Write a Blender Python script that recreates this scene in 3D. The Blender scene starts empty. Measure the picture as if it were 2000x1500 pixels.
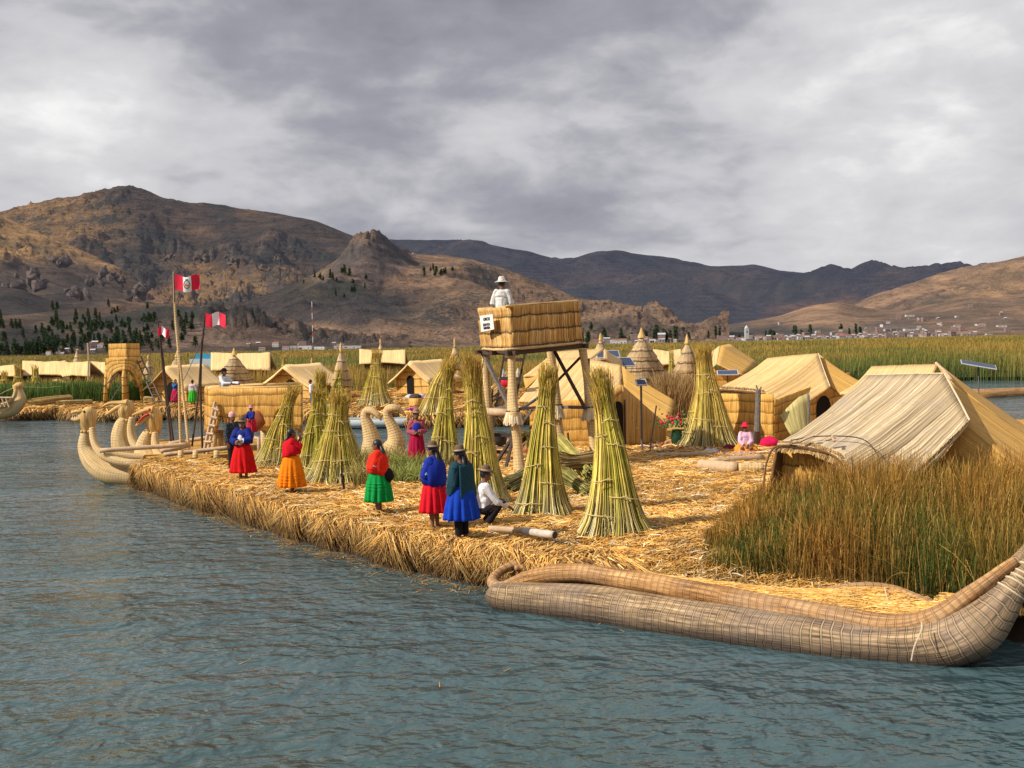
import bpy, math, random
import numpy as np
from mathutils import Vector, Matrix, noise

R = math.radians
rnd = random.Random(11)
nr = np.random.default_rng(5)
SC = bpy.context.scene
COL = SC.collection
V3 = Vector

# ------------------------------------------------------------------ camera
FPX = 2222.0
CAMZ = 4.2
PITCH = R(2.11)
ROLL = R(1.146)
CM = (Matrix.Rotation(math.pi/2 - PITCH, 3, 'X') @ Matrix.Rotation(-ROLL, 3, 'Z'))
CAM = V3((0, 0, CAMZ))

def ray(x, y):
    return CM @ V3(((x-1000)/FPX, (750-y)/FPX, -1))
def px(x, y, d):                      # point seen at x, y standing d metres away (along Y)
    r = ray(x, y); return CAM + r*(d/r.y)
def gp(x, y, z=0.0):                  # point of the level z seen at x, y
    r = ray(x, y); return CAM + r*((z-CAMZ)/r.z)
def gx(x, d, z):                      # point at column x, distance d, height z
    p = px(x, 700, d); return V3((p.x, d, z))

cd = bpy.data.cameras.new('camera')
cam = bpy.data.objects.new('camera', cd); COL.objects.link(cam)
cd.sensor_width = 36; cd.lens = 36*FPX/2000.0
cd.clip_start = 0.1; cd.clip_end = 60000
cam.matrix_world = Matrix.Translation(CAM) @ CM.to_4x4()
SC.camera = cam

# ------------------------------------------------------------------ sun and sky
SUN = V3((-1.0, -0.42, 0.86)).normalized()      # towards the sun
sl = bpy.data.lights.new('sun', 'SUN')
so = bpy.data.objects.new('sun', sl); COL.objects.link(so)
sl.energy = 5.5; sl.angle = R(0.6); sl.color = (1.0, 0.93, 0.82)
so.rotation_euler = (-SUN).to_track_quat('-Z', 'Y').to_euler()
so.location = (0, 0, 50)

class NT:
    """small node-tree writer"""
    def __init__(s, tree):
        s.t = tree; s.n = tree.nodes; s.l = tree.links
    def add(s, typ, ins=None, **kw):
        nd = s.n.new(typ)
        for k, v in kw.items(): setattr(nd, k, v)
        for k, v in (ins or {}).items(): s.set(nd, k, v)
        return nd
    def set(s, nd, k, v):
        i = nd.inputs[k]
        if hasattr(v, 'links') or isinstance(v, bpy.types.NodeSocket): s.l.new(v, i)
        else: i.default_value = v
    def math(s, op, a, b=0.0, c=None, clamp=False):
        nd = s.n.new('ShaderNodeMath'); nd.operation = op; nd.use_clamp = clamp
        s.set(nd, 0, a); s.set(nd, 1, b)
        if c is not None: s.set(nd, 2, c)
        return nd.outputs[0]
    def vmath(s, op, a, b=None, sc=None):
        nd = s.n.new('ShaderNodeVectorMath'); nd.operation = op
        s.set(nd, 0, a)
        if b is not None: s.set(nd, 1, b)
        if sc is not None: s.set(nd, 3, sc)
        return nd.outputs['Value'] if op in ('DOT_PRODUCT', 'LENGTH', 'DISTANCE') else nd.outputs[0]
    def noise(s, vec, scale, detail=3.0, rough=0.5, dist=0.0):
        nd = s.add('ShaderNodeTexNoise', {'Vector': vec, 'Scale': scale, 'Detail': detail, 'Roughness': rough, 'Distortion': dist})
        return nd.outputs['Fac']
    def ramp(s, fac, stops, interp='LINEAR'):
        nd = s.n.new('ShaderNodeValToRGB'); s.set(nd, 0, fac)
        e = nd.color_ramp.elements; nd.color_ramp.interpolation = interp
        while len(e) < len(stops): e.new(0.5)
        for el, (p, c) in zip(e, stops):
            el.position = p; el.color = (*c, 1) if len(c) == 3 else c
        return nd.outputs[0]
    def mix(s, fac, a, b, mode='MIX'):
        nd = s.n.new('ShaderNodeMix'); nd.data_type = 'RGBA'; nd.blend_type = mode
        s.set(nd, 0, fac)
        for k, v in ((6, a), (7, b)):
            if isinstance(v, tuple) and len(v) == 3: v = (*v, 1)
            s.set(nd, k, v)
        return nd.outputs[2]
    def xyz(s, v):
        nd = s.n.new('ShaderNodeSeparateXYZ'); s.set(nd, 0, v); return nd.outputs
    def vec(s, x, y, z):
        nd = s.n.new('ShaderNodeCombineXYZ'); s.set(nd, 0, x); s.set(nd, 1, y); s.set(nd, 2, z); return nd.outputs[0]

def make_world():
    w = bpy.data.worlds.new('World'); SC.world = w; w.use_nodes = True
    w.node_tree.nodes.clear(); T = NT(w.node_tree)
    out = T.add('ShaderNodeOutputWorld')
    sky = T.add('ShaderNodeTexSky', sky_type='NISHITA')
    sky.sun_disc = False
    sky.sun_elevation = math.asin(SUN.z); sky.sun_rotation = math.atan2(SUN.x, SUN.y)
    sky.altitude = 3800
    skyc = T.vmath('SCALE', sky.outputs[0], sc=0.09)
    tc = T.add('ShaderNodeTexCoord')
    d = T.vmath('NORMALIZE', tc.outputs['Generated'])
    x, y, z = T.xyz(d)
    # a cloud layer seen in perspective: flatter and finer towards the horizon
    zz = T.math('MAXIMUM', T.math('ADD', z, 0.17), 0.05)
    inv = T.math('DIVIDE', 1.0, zz)
    cv = T.vec(T.math('MULTIPLY', x, 3.4), T.math('MULTIPLY', y, 1.2), T.math('MULTIPLY', T.math('POWER', T.math('MAXIMUM', z, 0.0), 0.85), 6.6))
    warp = T.add('ShaderNodeTexNoise', {'Vector': cv, 'Scale': 1.6, 'Detail': 4.0})
    wv = T.vmath('SCALE', T.vmath('SUBTRACT', warp.outputs['Color'], (0.5, 0.5, 0.5)), sc=0.25)
    cw = T.vmath('ADD', cv, wv)
    n1 = T.noise(T.vmath('ADD', T.vmath('MULTIPLY', cw, (0.8, 1.0, 1.15)), (2.6, 0.0, 1.7)), 1.05, 4.0, 0.5)
    n2 = T.noise(T.vmath('ADD', cw, (7.3, 2.1, 4.0)), 3.1, 7.0, 0.52)
    n3 = T.noise(T.vmath('ADD', cw, (1.3, 9.1, 2.0)), 10.0, 6.0, 0.55)
    b = T.math('MULTIPLY', n1, 0.85)
    b = T.math('ADD', b, T.math('MULTIPLY', n2, 0.58))
    b = T.math('ADD', b, T.math('MULTIPLY', n3, 0.16))
    b = T.math('SUBTRACT', b, 0.275)
    def blob(pxy, tight, amt):
        nonlocal b
        dv = ray(*pxy).normalized()
        wob = T.vmath('NORMALIZE', T.vmath('ADD', d, T.vmath('SCALE', wv, sc=0.10)))
        dt = T.vmath('DOT_PRODUCT', wob, tuple(dv))
        g = T.math('POWER', T.math('MAXIMUM', dt, 0.0), tight)
        b = T.math('ADD', b, T.math('MULTIPLY', g, amt))
    blob((170, 190), 160, 0.20); blob((60, 340), 200, 0.12)
    blob((1150, 20), 90, -0.17); blob((640, 430), 160, -0.15); blob((560, 90), 140, -0.10)
    blob((1750, 250), 50, 0.10); blob((1650, 440), 120, 0.12); blob((1500, 20), 120, -0.10)
    blob((1000, 260), 60, 0.07); blob((1450, 440), 180, -0.06)
    colr = T.ramp(b, [(0.18, (0.26, 0.265, 0.31)), (0.38, (0.35, 0.355, 0.405)), (0.47, (0.45, 0.45, 0.49)), (0.56, (0.58, 0.58, 0.61)),
                      (0.72, (0.70, 0.70, 0.715)), (0.88, (0.95, 0.95, 0.94))])
    gap = T.ramp(T.noise(T.vmath('ADD', cw, (3.0, 5.0, 1.0)), 0.6, 4.0), [(0.66, (0, 0, 0)), (0.78, (1, 1, 1))])
    fin = T.mix(T.math('MULTIPLY', gap, 0.5), colr, skyc)
    bg = T.add('ShaderNodeBackground', {'Color': fin, 'Strength': 1.0})
    T.l.new(bg.outputs[0], out.inputs[0])
make_world()
SC.view_settings.view_transform = 'Standard'
SC.view_settings.look = 'None'
SC.view_settings.exposure = 0
SC.cycles.max_bounces = 5
SC.cycles.diffuse_bounces = 2
SC.cycles.glossy_bounces = 2
SC.cycles.transparent_max_bounces = 4

# ------------------------------------------------------------------ materials
MATS = {}
def new_mat(name):
    m = bpy.data.materials.new(name); m.use_nodes = True
    m.node_tree.nodes.clear(); T = NT(m.node_tree)
    out = T.add('ShaderNodeOutputMaterial')
    bs = T.add('ShaderNodeBsdfPrincipled'); T.l.new(bs.outputs[0], out.inputs[0])
    return m, T, bs
def uvn(T):
    return T.add('ShaderNodeUVMap').outputs[0]
def plain(name, col, rough=0.75, var=0.18, scale=9.0, spec=0.3, bump=0.0, metallic=0.0):
    if name in MATS: return MATS[name]
    m, T, bs = new_mat(name)
    tc = T.add('ShaderNodeTexCoord').outputs['Object']
    n = T.noise(tc, scale, 4.0, 0.6)
    lo = tuple(c*(1-var) for c in col); hi = tuple(min(1, c*(1+var)) for c in col)
    c = T.ramp(n, [(0.3, lo), (0.7, hi)])
    T.set(bs, 'Base Color', c); T.set(bs, 'Roughness', rough); T.set(bs, 'Specular IOR Level', spec); T.set(bs, 'Metallic', metallic)
    if bump:
        bp = T.add('ShaderNodeBump', {'Strength': bump, 'Distance': 0.02, 'Height': T.noise(tc, scale*3, 4.0)})
        T.set(bs, 'Normal', bp.outputs[0])
    MATS[name] = m; return m
def cloth(name, col, pleat=True):
    if name in MATS: return MATS[name]
    m, T, bs = new_mat(name)
    tc = T.add('ShaderNodeTexCoord').outputs['Object']
    n = T.noise(tc, 6.0, 3.0, 0.6); n2 = T.noise(tc, 90.0, 2.0)
    c = T.mix(T.ramp(n, [(0.3, (0, 0, 0)), (0.75, (1, 1, 1))]), tuple(x*0.72 for x in col), tuple(min(1, x*1.12) for x in col))
    T.set(bs, 'Base Color', c); T.set(bs, 'Roughness', 0.85); T.set(bs, 'Specular IOR Level', 0.15)
    bp = T.add('ShaderNodeBump', {'Strength': 0.5, 'Distance': 0.02, 'Height': T.math('ADD', n, T.math('MULTIPLY', n2, 0.15))})
    T.set(bs, 'Normal', bp.outputs[0])
    MATS[name] = m; return m
def pattern_cloth(name, a, b, scale=60.0):
    if name in MATS: return MATS[name]
    m, T, bs = new_mat(name)
    tc = T.add('ShaderNodeTexCoord').outputs['Object']
    v = T.add('ShaderNodeTexVoronoi', {'Vector': tc, 'Scale': scale}).outputs['Distance']
    c = T.mix(T.ramp(v, [(0.25, (1, 1, 1)), (0.5, (0, 0, 0))]), a, b)
    T.set(bs, 'Base Color', c); T.set(bs, 'Roughness', 0.9); T.set(bs, 'Specular IOR Level', 0.1)
    MATS[name] = m; return m
def stripe_cloth(name, cols, freq, axis=2):
    m, T, bs = new_mat(name)
    tc = T.xyz(T.add('ShaderNodeTexCoord').outputs['Object'])[axis]
    f = T.math('FRACT', T.math('MULTIPLY', tc, freq))
    n = len(cols)
    T.set(bs, 'Base Color', T.ramp(f, [(i/n, c) for i, c in enumerate(cols)], 'CONSTANT'))
    T.set(bs, 'Roughness', 0.9)
    MATS[name] = m; return m

def reed(name, dark, mid, light, across=70.0, along=1.6, band=0.0, banddark=0.45, ring=0.0, ringcol=(0.5, 0.42, 0.3), bump=0.7, dist=0.012, weather=0.35, grey=(0.30, 0.26, 0.20), wet=False, ringdark=0.4):
    """straw laid side by side: uv.x runs across the reeds, uv.y along them (metres)"""
    if name in MATS: return MATS[name]
    m, T, bs = new_mat(name)
    uv = uvn(T); u, v, _ = T.xyz(uv)
    wob = T.noise(uv, 1.5, 2.0)
    uu = T.math('ADD', u, T.math('MULTIPLY', wob, 0.05))
    n1 = T.noise(T.vec(T.math('MULTIPLY', uu, across), T.math('MULTIPLY', v, along), 0.0), 1.0, 3.0, 0.65)
    n2 = T.noise(T.vec(T.math('MULTIPLY', uu, across*0.22), T.math('MULTIPLY', v, along*0.5), 3.0), 1.0, 3.0, 0.6)
    h = T.math('ADD', T.math('MULTIPLY', n1, 0.65), T.math('MULTIPLY', n2, 0.35))
    c = T.ramp(h, [(0.36, dark), (0.5, mid), (0.64, light)])
    oc = T.add('ShaderNodeTexCoord').outputs['Object']
    big = T.noise(oc, 0.9, 4.0, 0.6)
    if weather: c = T.mix(T.ramp(big, [(0.46, (0, 0, 0)), (0.68, (weather,)*3)]), c, grey)
    spots = T.noise(oc, 5.0, 4.0, 0.7)
    c = T.mix(T.ramp(spots, [(0.28, (0.5, 0.5, 0.5)), (0.45, (0, 0, 0))]), c, tuple(x*0.6 for x in mid))
    height = h
    if band:
        wv = T.math('ADD', v, T.math('MULTIPLY', T.noise(T.vec(T.math('MULTIPLY', u, 2.2), 0.0, v), 1.0, 2.0), band*0.35))
        tuft = T.math('MULTIPLY', T.noise(T.vec(T.math('MULTIPLY', u, 30.0), 0.0, T.math('FLOOR', T.math('DIVIDE', wv, band))), 1.0, 2.0), band*0.3)
        f = T.math('FRACT', T.math('DIVIDE', T.math('ADD', wv, tuft), band))
        bl = T.ramp(f, [(0.0, (banddark,)*3), (0.05, (banddark,)*3), (0.10, (1.12,)*3), (0.5, (1.0,)*3), (0.92, (0.88,)*3), (1.0, (banddark,)*3)])
        c = T.mix(1.0, c, bl, 'MULTIPLY')
        height = T.math('ADD', height, T.math('MULTIPLY', T.ramp(f, [(0.0, (0, 0, 0)), (0.12, (1, 1, 1)), (0.8, (0.7,)*3), (1.0, (0, 0, 0))]), 0.8))
    if ring:
        wr = T.math('ADD', v, T.math('MULTIPLY', T.noise(T.vec(T.math('MULTIPLY', u, 3.0), v, 0.0), 1.0, 1.0), ring*0.8))
        f = T.math('FRACT', T.math('DIVIDE', wr, ring))
        k = T.ramp(f, [(0.0, (1, 1, 1)), (0.10, (1, 1, 1)), (0.15, (0, 0, 0)), (0.97, (0, 0, 0)), (1.0, (1, 1, 1))])
        dk = T.ramp(f, [(0.10, (1, 1, 1)), (0.17, (ringdark,)*3), (0.3, (1, 1, 1)), (0.90, (1, 1, 1)), (0.98, (ringdark+.15,)*3)])
        fade = T.ramp(T.noise(T.vmath('ADD', oc, (4.0, 1.0, 0.0)), 1.3, 3.0), [(0.35, (0.25,)*3), (0.6, (0.9,)*3)])
        c = T.mix(1.0, c, dk, 'MULTIPLY')
        c = T.mix(T.math('MULTIPLY', k, fade), c, ringcol)
        height = T.math('ADD', height, T.math('MULTIPLY', T.math('SUBTRACT', dk, k), 0.6))
    if wet:                                        # soaked dark band just above the water
        zz = T.math('ADD', T.xyz(oc)[2], T.math('MULTIPLY', T.noise(oc, 2.5, 3.0), 0.16))
        c = T.mix(T.ramp(zz, [(0.13, (0.88,)*3), (0.40, (0, 0, 0))]), c, (0.045, 0.033, 0.027))
    T.set(bs, 'Base Color', c); T.set(bs, 'Roughness', 0.7); T.set(bs, 'Specular IOR Level', 0.25)
    bp = T.add('ShaderNodeBump', {'Strength': bump, 'Distance': dist, 'Height': height})
    T.set(bs, 'Normal', bp.outputs[0])
    MATS[name] = m; return m

def attr_mat(name, rough=0.75, spec=0.2, trans=0.0, nscale=3.0, nv=0.3):
    if name in MATS: return MATS[name]
    m, T, bs = new_mat(name)
    a = T.add('ShaderNodeAttribute', attribute_name='Col').outputs['Color']
    n = T.noise(T.add('ShaderNodeTexCoord').outputs['Object'], nscale, 3.0)
    k = T.ramp(n, [(0.3, (1-nv,)*3), (0.7, (1+nv*0.6,)*3)])
    c = T.mix(1.0, a, k, 'MULTIPLY')
    T.set(bs, 'Base Color', c); T.set(bs, 'Roughness', rough); T.set(bs, 'Specular IOR Level', spec)
    MATS[name] = m; return m

# ------------------------------------------------------------------ objects
def wloc(o):
    p = V3((0, 0, 0))
    while o is not None: p += o.location; o = o.parent
    return p
def tag(o, label=None, cat=None, group=None, kind=None):
    if label: o['label'] = label
    if cat: o['category'] = cat
    if group: o['group'] = group
    if kind: o['kind'] = kind
    return o
def thing(name, label, cat, loc, group=None):
    o = bpy.data.objects.new(name, None); COL.objects.link(o)
    o.empty_display_size = 0.3
    o.location = V3(loc)
    return tag(o, label, cat, group)
def copy_tree(o, parent=None):
    c = o.copy(); COL.objects.link(c); c.parent = parent
    for ch in list(o.children): copy_tree(ch, c)
    return c

class MB:
    """mesh builder in world coordinates"""
    def __init__(s):
        s.v = []; s.f = []; s.uv = []; s.col = []; s.mi = []; s.cur = 0
    def vert(s, p, c=None):
        s.v.append(V3(p)); s.col.append(c or (1, 1, 1)); return len(s.v)-1
    def face(s, idx, uvs=None):
        s.f.append(tuple(idx)); s.uv.append(uvs or [(0, 0)]*len(idx)); s.mi.append(s.cur)
    def quad(s, a, b, c, d, w=None, h=None, col=None):
        ids = [s.vert(p, col) for p in (a, b, c, d)]
        w = w or (V3(b)-V3(a)).length; h = h or (V3(d)-V3(a)).length
        s.face(ids, [(0, 0), (w, 0), (w, h), (0, h)])
    def grid(s, P, uvf=None, col=None, closed=False):
        """P[i][j] points: i along (uv.y), j across (uv.x)"""
        n = len(P); m = len(P[0])
        base = len(s.v)
        for row in P:
            for p in row: s.vert(p, col)
        L = [0.0]
        for i in range(1, n): L.append(L[-1] + (V3(P[i][m//2])-V3(P[i-1][m//2])).length)
        A = [0.0]
        mid = P[n//2]
        for j in range(1, m): A.append(A[-1] + (V3(mid[j])-V3(mid[j-1])).length)
        for i in range(n-1):
            for j in range(m-1):
                a = base+i*m+j
                s.face((a, a+1, a+1+m, a+m), [(A[j], L[i]), (A[j+1], L[i]), (A[j+1], L[i+1]), (A[j], L[i+1])])
    def tube(s, pts, rad, seg=8, caps=True, col=None, flat=1.0, up=None, uvo=0.0, flute=None):
        pts = [V3(p) for p in pts]; n = len(pts)
        if not hasattr(rad, '__len__'): rad = [rad]*n
        t0 = (pts[1]-pts[0]).normalized()
        ref = V3(up) if up is not None else (V3((0, 0, 1)) if abs(t0.z) < 0.95 else V3((0, 1, 0)))
        nx = t0.cross(ref).normalized()
        base = len(s.v); L = 0.0; Ls = []
        for i, p in enumerate(pts):
            if i == 0: t = t0
            elif i == n-1: t = (pts[i]-pts[i-1]).normalized()
            else: t = (pts[i+1]-pts[i-1]).normalized()
            nx = (nx - t*nx.dot(t)).normalized(); ny = t.cross(nx)
            if i: L += (pts[i]-pts[i-1]).length
            Ls.append(L)
            for j in range(seg):
                a = 2*math.pi*j/seg
                r = rad[i]*(1+(flute(a, L) if flute else 0))
                s.vert(p + nx*math.cos(a)*r + ny*math.sin(a)*r*flat, col)
        circ = 2*math.pi*max(rad)
        for i in range(n-1):
            for j in range(seg):
                a = base+i*seg+j; b = base+i*seg+(j+1) % seg
                u0 = circ*j/seg+uvo; u1 = circ*(j+1)/seg+uvo
                s.face((a, b, b+seg, a+seg), [(u0, Ls[i]), (u1, Ls[i]), (u1, Ls[i+1]), (u0, Ls[i+1])])
        if caps:
            for ring, flip in ((0, True), (n-1, False)):
                ids = [base+ring*seg+j for j in range(seg)]
                if flip: ids = ids[::-1]
                s.face(ids, [(math.cos(2*math.pi*j/seg)*rad[ring], math.sin(2*math.pi*j/seg)*rad[ring]) for j in range(seg)])
    def box(s, c, sz, rot=0.0, M=None):
        c = V3(c); hx, hy, hz = sz[0]/2, sz[1]/2, sz[2]/2
        M = M or Matrix.Rotation(rot, 3, 'Z')
        cs = [c + M @ V3((x*hx, y*hy, z*hz)) for x, y, z in ((-1,-1,-1),(1,-1,-1),(1,1,-1),(-1,1,-1),(-1,-1,1),(1,-1,1),(1,1,1),(-1,1,1))]
        for q in ((0, 1, 5, 4), (1, 2, 6, 5), (2, 3, 7, 6), (3, 0, 4, 7), (4, 5, 6, 7), (3, 2, 1, 0)):
            s.quad(*[cs[i] for i in q])
    def bar(s, a, b, w, h=None):
        a = V3(a); b = V3(b); h = h or w; t = (b-a); L = t.length; t.normalize()
        ref = V3((0, 0, 1)) if abs(t.z) < 0.9 else V3((0, 1, 0))
        x = t.cross(ref).normalized(); z = x.cross(t)
        M = Matrix((x, t, z)).transposed()
        s.box((a+b)/2, (w, L, h), M=M)
    def ell(s, c, r, seg=12, rings=8, M=None, col=None):
        c = V3(c); M = M or Matrix.Identity(3)
        r = (r, r, r) if not hasattr(r, '__len__') else r
        base = len(s.v)
        for i in range(rings+1):
            th = math.pi*i/rings
            for j in range(seg):
                a = 2*math.pi*j/seg
                s.vert(c + M @ V3((math.sin(th)*math.cos(a)*r[0], math.sin(th)*math.sin(a)*r[1], math.cos(th)*r[2])), col)
        for i in range(rings):
            for j in range(seg):
                a = base+i*seg+j; b = base+i*seg+(j+1) % seg
                s.face((a, a+seg, b+seg, b), [(j/seg, i/rings), (j/seg, (i+1)/rings), ((j+1)/seg, (i+1)/rings), ((j+1)/seg, i/rings)])
    def lathe(s, prof, c, seg=20, M=None, col=None, wob=None):
        c = V3(c); M = M or Matrix.Identity(3); base = len(s.v)
        L = [0.0]
        for i in range(1, len(prof)): L.append(L[-1]+math.hypot(prof[i][0]-prof[i-1][0], prof[i][1]-prof[i-1][1]))
        for i, (r, z) in enumerate(prof):
            for j in range(seg):
                a = 2*math.pi*j/seg
                k = wob(a, z) if wob else 1.0
                s.vert(c + M @ V3((math.cos(a)*r*k, math.sin(a)*r*k, z)), col)
        circ = 2*math.pi*max(p[0] for p in prof)
        for i in range(len(prof)-1):
            for j in range(seg):
                a = base+i*seg+j; b = base+i*seg+(j+1) % seg
                s.face((a, b, b+seg, a+seg), [(circ*j/seg, L[i]), (circ*(j+1)/seg, L[i]), (circ*(j+1)/seg, L[i+1]), (circ*j/seg, L[i+1])])
    def prism(s, poly, z0, z1, top=True, bottom=False):
        n = len(poly); L = 0
        for i in range(n):
            a = V3(poly[i]); b = V3(poly[(i+1) % n]); w = (b-a).length
            ids = [s.vert((a.x, a.y, z0)), s.vert((b.x, b.y, z0)), s.vert((b.x, b.y, z1)), s.vert((a.x, a.y, z1))]
            s.face(ids, [(L, 0), (L+w, 0), (L+w, z1-z0), (L, z1-z0)]); L += w
        if top: s.face([s.vert((p[0], p[1], z1)) for p in poly], [(p[0], p[1]) for p in poly])
        if bottom: s.face([s.vert((p[0], p[1], z0)) for p in poly][::-1], [(p[0], p[1]) for p in poly][::-1])
    def build(s, name, mat, parent=None, smooth=False, label=None, cat=None, group=None, kind=None, cols=False, origin=None):
        if parent is not None: off = wloc(parent)
        elif origin is not None: off = V3(origin)
        else:
            xs = [p.x for p in s.v]; ys = [p.y for p in s.v]
            off = V3(((min(xs)+max(xs))/2, (min(ys)+max(ys))/2, min(p.z for p in s.v)))
        me = bpy.data.meshes.new(name)
        me.from_pydata([tuple(p-off) for p in s.v], [], s.f)
        uvl = me.uv_layers.new(name='UVMap')
        flat = [c for f in s.uv for uv in f for c in uv]
        uvl.data.foreach_set('uv', flat)
        if cols:
            at = me.color_attributes.new('Col', 'FLOAT_COLOR', 'POINT')
            at.data.foreach_set('color', [c for k in s.col for c in (*k[:3], 1)])
        for m in (mat if isinstance(mat, (list, tuple)) else [mat]): me.materials.append(m)
        if isinstance(mat, (list, tuple)): me.polygons.foreach_set('material_index', s.mi)
        if smooth: me.polygons.foreach_set('use_smooth', [True]*len(me.polygons))
        me.update()
        o = bpy.data.objects.new(name, me); COL.objects.link(o)
        o.location = off if parent is None else (0, 0, 0)
        if parent is not None: o.parent = parent
        return tag(o, label, cat, group, kind)

def strands(name, paths, width, cols, mat, sides=2, parent=None, side=None, origin=None, **kw):
    """paths (N,K,3), width (N,K) or (N,1), cols (N,3) or (N,K,3): ribbons (sides 2) or thin tubes"""
    N, K, _ = paths.shape
    width = np.broadcast_to(width, (N, K))
    t = np.gradient(paths, axis=1) if K > 1 else paths
    t /= (np.linalg.norm(t, axis=2, keepdims=True)+1e-9)
    if side is None:
        a = nr.uniform(0, 2*np.pi, N)
        side = np.stack([np.cos(a), np.sin(a), nr.uniform(-.3, .3, N)], 1)
    s1 = side[:, None, :] - t*(t*side[:, None, :]).sum(2, keepdims=True)
    s1 /= (np.linalg.norm(s1, axis=2, keepdims=True)+1e-9)
    s2 = np.cross(t, s1)
    rings = []
    for j in range(sides):
        a = 2*np.pi*j/sides
        rings.append(paths + width[:, :, None]*(math.cos(a)*s1 + math.sin(a)*s2))
    P = np.stack(rings, 2)                       # N,K,sides,3
    off = np.array(wloc(parent)) if parent is not None else (np.array(origin) if origin is not None else np.array([P[..., 0].mean(), P[..., 1].mean(), P[..., 2].min()]))
    verts = (P - off).reshape(-1, 3).astype(np.float32)
    idx = np.arange(N*K*sides).reshape(N, K, sides)
    fs = []
    pairs = [(0, 1)] if sides == 2 else [(j, (j+1) % sides) for j in range(sides)]
    for a, b in pairs:
        fs.append(np.stack([idx[:, :-1, a], idx[:, :-1, b], idx[:, 1:, b], idx[:, 1:, a]], -1).reshape(-1, 4))
    F = np.concatenate(fs)
    me = bpy.data.meshes.new(name)
    me.vertices.add(len(verts)); me.vertices.foreach_set('co', verts.ravel())
    me.loops.add(F.size); me.loops.foreach_set('vertex_index', F.ravel().astype(np.int32))
    me.polygons.add(len(F)); me.polygons.foreach_set('loop_start', np.arange(0, F.size, 4, dtype=np.int32))
    me.polygons.foreach_set('loop_total', np.full(len(F), 4, dtype=np.int32))
    if cols.ndim == 2: cols = np.broadcast_to(cols[:, None, :], (N, K, 3))
    C = np.ones((N, K, sides, 4), np.float32); C[..., :3] = cols[:, :, None, :]
    at = me.color_attributes.new('Col', 'FLOAT_COLOR', 'POINT'); at.data.foreach_set('color', C.ravel())
    me.materials.append(mat)
    me.update(calc_edges=True); me.validate()
    o = bpy.data.objects.new(name, me); COL.objects.link(o)
    if parent is not None: o.parent = parent
    else: o.location = off
    return tag(o, **kw)

def pick(pal, n):
    """n colours between the palette's entries with some jitter"""
    pal = np.array(pal, float); i = nr.integers(0, len(pal), n); j = nr.integers(0, len(pal), n); w = nr.uniform(0, 1, (n, 1))
    c = pal[i]*w + pal[j]*(1-w)
    return np.clip(c*nr.uniform(0.75, 1.2, (n, 1)), 0, 1)
# ------------------------------------------------------------------ palettes
GOLD = [(0.80, 0.42, 0.085), (0.88, 0.53, 0.15), (0.58, 0.27, 0.05), (0.92, 0.64, 0.26), (0.72, 0.36, 0.07)]
GOLD_DARK = [(0.26, 0.12, 0.035), (0.40, 0.19, 0.05), (0.13, 0.06, 0.025), (0.48, 0.26, 0.08)]
GREENY = [(0.42, 0.38, 0.08), (0.54, 0.46, 0.13), (0.32, 0.33, 0.07), (0.64, 0.55, 0.22)]

# ------------------------------------------------------------------ water
def make_water():
    m, T, bs = new_mat('lake_water')
    P = T.add('ShaderNodeNewGeometry').outputs['Position']
    x, y, z = T.xyz(P)
    q = T.vec(T.math('MULTIPLY', x, 0.85), T.math('MULTIPLY', y, 1.0), 0.0)
    w1 = T.noise(q, 3.0, 2.0, 0.5, 0.35)
    w2 = T.noise(T.vmath('ADD', q, (31.0, 7.0, 2.0)), 1.1, 3.0, 0.5, 0.2)
    w3 = T.noise(T.vmath('ADD', q, (3.0, 17.0, 5.0)), 9.0, 2.0, 0.5, 0.2)
    h = T.math('ADD', T.math('MULTIPLY', w1, 0.62), T.math('MULTIPLY', w2, 0.75))
    h = T.math('ADD', h, T.math('MULTIPLY', w3, 0.12))
    pat = T.ramp(T.noise(T.vmath('MULTIPLY', P, (0.10, 0.22, 0.0)), 1.0, 3.0, 0.6), [(0.35, (0.45,)*3), (0.65, (1.25,)*3)])
    h = T.math('MULTIPLY', h, pat)
    bp = T.add('ShaderNodeBump', {'Strength': 1.0, 'Distance': 0.27, 'Height': h})
    big = T.noise(T.vmath('MULTIPLY', P, (0.03, 0.05, 0.0)), 1.0, 3.0)
    c = T.mix(T.ramp(big, [(0.35, (0, 0, 0)), (0.65, (1, 1, 1))]), (0.042, 0.078, 0.078), (0.062, 0.108, 0.128))
    T.set(bs, 'Base Color', c); T.set(bs, 'Roughness', 0.07); T.set(bs, 'IOR', 1.333)
    T.set(bs, 'Specular IOR Level', 0.5); T.set(bs, 'Normal', bp.outputs[0])
    b = MB(); b.quad((-16000, -300, 0), (16000, -300, 0), (16000, 9000, 0), (-16000, 9000, 0))
    b.build('water', m, kind='structure')
    b = MB(); b.quad((-16000, -300, -2.5), (16000, -300, -2.5), (16000, 9000, -2.5), (-16000, 9000, -2.5))
    b.build('lake_bed', plain('mud', (0.05, 0.045, 0.03)), kind='structure')
make_water()

# ------------------------------------------------------------------ hills
def lerp_poly(pts, x):
    if x <= pts[0][0]: return pts[0][1]
    for (x0, y0), (x1, y1) in zip(pts, pts[1:]):
        if x <= x1: return y0+(y1-y0)*(x-x0)/(x1-x0)
    return pts[-1][1]
def smooth_poly(pts, x, w=14):
    return (lerp_poly(pts, x-w)+2*lerp_poly(pts, x)+lerp_poly(pts, x+w))/4

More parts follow.
